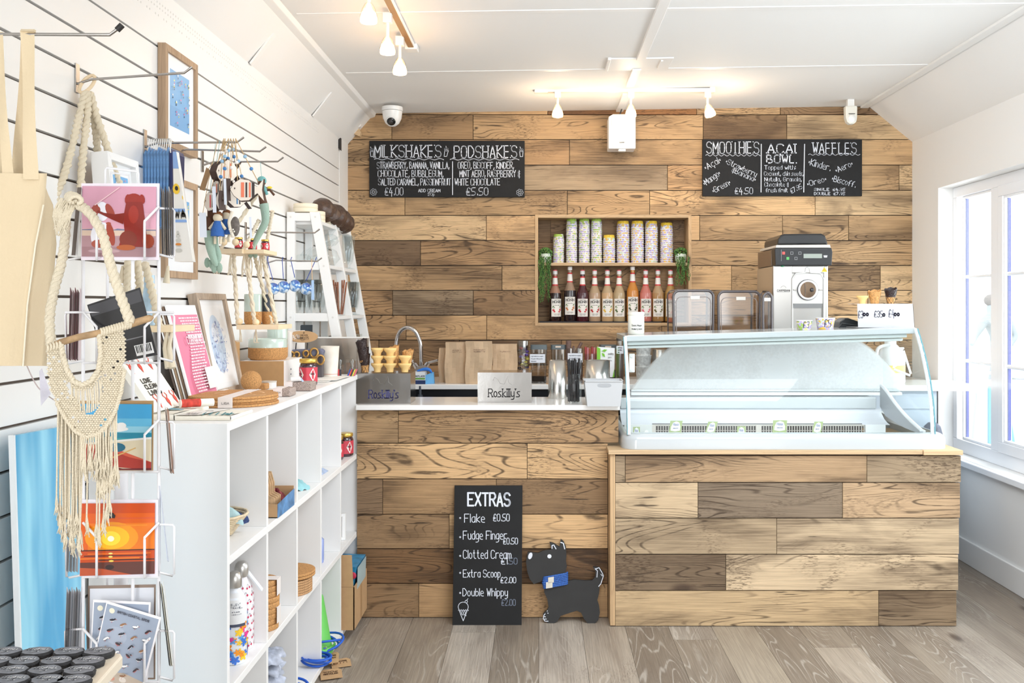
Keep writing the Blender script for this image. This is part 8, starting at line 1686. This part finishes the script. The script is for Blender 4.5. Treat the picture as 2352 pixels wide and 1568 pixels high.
ky = [((70, 168, 222), rect(0, 0, 1, 1)), ((104, 190, 230), rect(0, .5, 1, .78)), ((150, 212, 236), rect(0, .54, 1, .66)), ((250, 250, 250), ell(.42, .62, .26, .05, 14)), ((250, 250, 250), ell(.46, .68, .08, .06, 10)), ((250, 250, 250), ell(.58, .67, .07, .05, 10)), ((60, 168, 180), rect(0, .44, 1, .565)), ((40, 140, 170), rect(0, .48, 1, .56)), ((226, 214, 186), [(0, .40), (1, .50), (1, 0), (0, 0)]), ((240, 240, 236), [(0, .40), (1, .50), (1, .47), (0, .37)]), ((176, 58, 50), [(0, .40), (.40, .36), (.75, .22), (1, .12), (1, 0), (.3, .06), (0, .12)]), ((214, 98, 74), [(0, .40), (.40, .36), (.75, .22), (1, .12), (.7, .19), (.4, .31), (0, .34)]), ((110, 34, 44), [(.1, .14), (.6, .02), (1, .03), (1, 0), (.1, 0)]), ((40, 110, 140), ell(.52, .34, .12, .07, 14)), ((222, 180, 110), [(.38, .16), (.78, .34), (.79, .33), (.40, .145)]), ((240, 180, 70), ell(.32, .13, .11, .035, 12, rot=22)), ((60, 56, 80), [(0, .08), (.3, .06), (.5, 0), (0, 0)])]
t = card('greeting_card', 'card of a red kayak on a sandy beach, third pocket, kraft edged', cq(182, 920, 352, 1080), None, (188, 150, 104)); picture('print', t, [P(184, 927, 1.798), P(349, 928, 1.798), P(348, 1079, 1.7885), P(183, 1078, 1.7885)], ky, rough=.25)
ss = [((206, 78, 30), rect(0, 0, 1, 1)), ((222, 96, 26), rect(0, .36, 1, .86)), ((232, 120, 24), rect(.1, .34, 1, .72)), ((240, 150, 26), ell(.42, .52, .36, .22, 24)), ((248, 186, 30), ell(.42, .52, .24, .16, 22)), ((254, 220, 60), ell(.41, .51, .13, .10, 18)), ((255, 248, 220), ell(.41, .505, .045, .04, 14)), ((216, 90, 50), rect(.5, .78, 1, .80)), ((236, 140, 40), rect(.2, .68, .9, .70)), ((70, 34, 24), rect(0, .335, 1, .352)), ((196, 74, 24), rect(0, .18, 1, .336)), ((228, 116, 30), rect(.1, .29, .95, .305)), ((80, 36, 24), rect(.05, .26, .9, .275)), ((236, 130, 34), rect(.0, .225, .8, .24)), ((76, 38, 28), rect(.25, .20, 1, .218)), ((255, 226, 120), ell(.41, .30, .03, .012, 8)), ((255, 226, 120), ell(.41, .255, .03, .012, 8)), ((255, 210, 90), ell(.42, .195, .035, .014, 8)), ((96, 52, 44), rect(0, 0, 1, .18)), ((188, 84, 50), [(0, 0), (.7, 0), (.3, .09), (0, .11)]), ((50, 30, 30), ell(.40, .11, .06, .035, 10)), ((30, 26, 34), ell(.40, .83, .055, .04, 12, rot=25)), ((30, 26, 34), [(.44, .86), (.47, .83), (.46, .79), (.42, .80)])]
t = card('greeting_card', 'orange sunset card with leaping dolphin, fourth pocket', cq(184, 1147, 363, 1323), [((232, 228, 240), rect(0, 0, 1, 1))]); picture('print', t, [P(186, 1156, 1.7985), P(356, 1155, 1.7985), P(355, 1317, 1.7885), P(184, 1322, 1.7885)], ss, rough=.2, step=.00006)
def birdcard():
    o = [((160, 172, 192), rect(.02, .01, .97, .97)), ((172, 182, 200), ell(.3, .6, .2, .12, 12)), ((240, 236, 214), ell(.13, .90, .05, .035, 12)), ((196, 180, 164), [(.02, .01), (.97, .01), (.97, .13), (.6, .17), (.3, .12), (.02, .15)]), ((212, 150, 130), ell(.4, .06, .06, .03, 8)), ((226, 216, 206), ell(.6, .08, .07, .035, 8))]; rr = random.Random(6); pc_ = [((44, 44, 56), (236, 236, 240)), ((150, 110, 80), (236, 230, 224)), ((240, 240, 242), (60, 60, 70)), ((60, 50, 56), (190, 90, 80))]
    for j in range(6):
        for i in range(4):
            if j == 5 and i > 2: continue
            x, y = .16 + i * .22 + rr.uniform(-.02, .02), .78 - j * .125 + rr.uniform(-.012, .012); a, b = pc_[(i + j * 3) % 4]; tl_ = rr.uniform(-20, 50)
            o += [(b, ell(x, y - .006, .045, .018, 9, rot=tl_)), (a, ell(x, y, .050, .015, 9, rot=tl_)), (a, ell(x + .045, y + .02, .016, .011, 7)), ((210, 100, 60), [(x + .058, y + .022), (x + .085, y + .016), (x + .058, y + .014)]), ((200, 90, 90), [(x, y - .02), (x + .006, y - .02), (x + .004, y - .042), (x, y - .042)])]
    return o
q2 = [P(214, 1377, 1.80), P(346, 1383, 1.80), P(338, 1566, 1.788), P(204, 1560, 1.788)]; t = card('greeting_card', 'rear grey blue card of coastal birds standing upright in the bottom pocket', q2, birdcard())
q3 = [P(245, 1380, 1.786), P(370, 1418, 1.786), P(326, 1590, 1.774), P(206, 1552, 1.774)]; t = card('greeting_card', 'front grey blue card of coastal birds, tilted in the bottom pocket', q3, birdcard())
tl3, tr3, br3, bl3 = q3
for (tq, qq) in ((t, q3),): place_quads(g := G(), text_quads('BRITISH COASTAL BIRDS', .24, .905, .82, .93, .008), lambda a, b: (qq[3].lerp(qq[2], a)).lerp(qq[0].lerp(qq[1], a), b) + Vector((0, -.0022 - .0115, 0)) + Vector((0, .0105, 0))); build(g, 'lettering', C(88, 92, 106), tq)
qf = [P(202, 1345, 1.83), P(357, 1342, 1.83), P(356, 1560, 1.83), P(200, 1560, 1.83)]; card('clear_print', 'white sheet with thin brown edge behind the bird cards', qf, [((230, 233, 240), rect(.03, .02, .98, .97))], (150, 130, 116), None, cat='print')
qk = [P(200, 700, 1.80), P(321, 660, 1.80), P(361, 815, 1.79), P(243, 838, 1.79)]; t = card('black_tea_towel_pack', 'black packet with red dot and barcode, tilted in the second pocket', qk, [((44, 44, 46), rect(0, 0, 1, 1)), ((222, 84, 70), ell(.5, .45, .14, .12, 20)), ((240, 240, 240), rect(.62, .04, .96, .20)), ((70, 70, 74), rect(.02, .80, .98, .97)), ((120, 120, 124), rect(.5, .30, .85, .315))] + [((30, 30, 32), rect(.64 + i * .03, .08, .64 + i * .03 + (.012 if i % 3 else .02), .19)) for i in range(10)], (36, 36, 38), None, cat='packet')
for i, (x0, x1, y0, y1, D, col, lab) in enumerate(((164, 186, 430, 586, 1.79, (90, 78, 70), 'dark'), (170, 187, 450, 588, 1.80, (236, 234, 234), 'white'))): card('side_card', '%s edged card seen from its side in the top left pocket' % lab, [P(x0 + 14, y0, D), P(x1, y0, D), P(x0 + 8, y1, D + .01), P(x0, y1, D + .01)], None, col, 'cards in the left pockets')
def fan(n, x0, dx, yt, yb, lean, cols, lab, w_=5, grp='cards in the left pockets'):
    for i in range(n):
        x = x0 + i * dx; card('side_card', lab % ['first', 'second', 'third', 'fourth', 'fifth', 'sixth', 'seventh'][i], [P(x + lean, yt + (i % 2) * 5, DR + .004), P(x + lean + w_, yt + 14, DR + .03), P(x + w_, yb, DR + .03), P(x, yb - 3, DR + .004)], None, cols[i % len(cols)], grp)
fan(5, 157, 5.5, 660, 828, 4, [(112, 56, 74), (236, 220, 226), (130, 66, 84)], 'maroon edged card in second left pocket, %s from the outside'); fan(4, 152, 7, 1236, 1314, 2, [(190, 190, 196), (150, 146, 150)], 'grey sleeved card in fourth left pocket, %s from outside'); fan(7, 147, 5.5, 1348, 1520, 6, [(214, 214, 220), (128, 116, 118), (190, 190, 198)], 'grey card edge in the bottom left pocket, %s from outside')
fan(6, 372, 4.6, 428, 588, -3, [(110, 110, 120), (240, 236, 232), (60, 58, 64)], 'striped notebook in the top right pocket, %s from the rack', 3.5, 'cards in the right pockets'); fan(2, 390, 5, 930, 1088, -12, [(240, 236, 230), (150, 110, 90)], 'thin card in the third right pocket, %s from the rack', 4, 'cards in the right pockets'); fan(1, 384, 5, 1115, 1290, -18, [(206, 214, 232)], 'leaning clear sleeve in the fourth right pocket, %s', 3, 'cards in the right pockets'); fan(3, 388, 4, 1335, 1530, -22, [(76, 72, 60), (206, 196, 160), (230, 230, 226)], 'leaning card in the bottom right pocket, %s from the rack', 3, 'cards in the right pockets')
# blue painted board against the wall
t = thing('blue_board', 'tall glossy blue board leaning on the slatted wall behind the rack', 'board', (-1.14, 2.24, 0)); m = M('blue_gloss', (110, 192, 228), .25); nt = m.node_tree; N = nodes(nt); b_ = nt.nodes['Principled BSDF']
wv = N('ShaderNodeTexNoise', N('ShaderNodeVectorMath', N('ShaderNodeTexCoord').outputs['Object'], (1, 14, 2.2), operation='MULTIPLY').outputs[0]); wv.inputs['Scale'].default_value = 1; cr = nt.nodes.new('ShaderNodeValToRGB'); nt.links.new(wv.outputs['Fac'], cr.inputs[0]); nt.links.new(cr.outputs[0], b_.inputs['Base Color']); e_ = cr.color_ramp.elements; e_[0].position = .35; e_[0].color = rgb(74, 164, 210); e_[1].position = .62; e_[1].color = rgb(150, 216, 240)
build(G().hexa([(-1.13, 2.105, .004), (-1.118, 2.105, .004), (-1.118, 2.40, .004), (-1.13, 2.40, .004), (-1.165, 2.105, 1.115), (-1.153, 2.105, 1.115), (-1.153, 2.40, 1.105), (-1.165, 2.40, 1.105)]), 'panel', m, t, bevel=.001); build(G().hexa([(-1.1302, 2.099, .004), (-1.1178, 2.099, .004), (-1.1178, 2.105, .004), (-1.1302, 2.105, .004), (-1.1652, 2.099, 1.116), (-1.1528, 2.099, 1.116), (-1.1528, 2.105, 1.116), (-1.1652, 2.105, 1.116)]), 'white_edge', C(230, 236, 240, .4), t)
# coaster table in the corner
t = thing('display_table', 'cream topped display table corner at the bottom left', 'table', (-.95, 1.5, 0)); zt = .82
g = G(); ol = [(-1.18, 1.605), (-.715, 1.605), (-.70, 1.600), (-.692, 1.588), (-.690, 1.57), (-.66, 1.30), (-1.18, 1.30)]; g.prism([(x, y, zt - .02) for x, y in ol][::-1], (0, 0, .02)); build(g, 'table_top', C(240, 228, 208, .35), t, bevel=.003)
for (x, y) in ((-1.15, 1.33), (-.72, 1.33), (-1.15, 1.56), (-.75, 1.56)): build(G().box((x - .02, y - .02, 0), (x + .02, y + .02, zt - .02)), 'leg', C(236, 230, 220, .5), t)
SL = M('slate', (128, 132, 140), .6, bump=.12, bscale=90, var=.35, vscale=60); SLE = M('slate_edge', (44, 44, 47), .7, bump=.3, bscale=160)
ordn = ['first', 'second', 'third', 'fourth']
rowsC = [(1507, (15, 85, 157, 228)), (1529, (-10, 56, 130, 203)), (1551, (28, 103, 182)), (1573, (30, 110, 170))]
for ri, (y, xs) in enumerate(rowsC):
    for xi, x in enumerate(xs):
        c = PZ(x, y, zt + .0003); rr2 = random.Random(ri * 7 + xi); n = 18; ol = [(.0255 * math.cos(a) * (1 + rr2.uniform(-.08, .08)), .0195 * math.sin(a) * (1 + rr2.uniform(-.08, .08))) for a in [2 * math.pi * i / n for i in range(n)]]
        t = thing('slate_magnet', 'dark slate magnet lettered in white, %s row, %s from the left' % (['rear', 'second', 'third', 'nearest'][ri], ordn[xi]), 'magnet', c, 'slate magnets on the display table')
        g = G(); g.m = 0; g.add([c + Vector((a * .93, b * .93, .010)) for a, b in ol], [list(range(n))], False); g.m = 1; g.add([c + Vector((a * .93, b * .93, .010)) for a, b in ol] + [c + Vector((a * 1.02, b * 1.02, .006)) for a, b in ol] + [c + Vector((a * .96, b * .96, 0)) for a, b in ol], [(j * n + i, j * n + (i + 1) % n, (j + 1) * n + (i + 1) % n, (j + 1) * n + i) for j in range(2) for i in range(n)], False); build(g, 'stone', [SL, SLE], t)
        place_quads(g := G(), text_quads('CORNWALL', -.018, .001, .018, .008, .0014) + text_quads('1234', -.006, -.007, .006, -.004, .0008), lambda a, b: c + Vector((a, b, .0106))); build(g, 'lettering', C(214, 216, 220, .6), t)
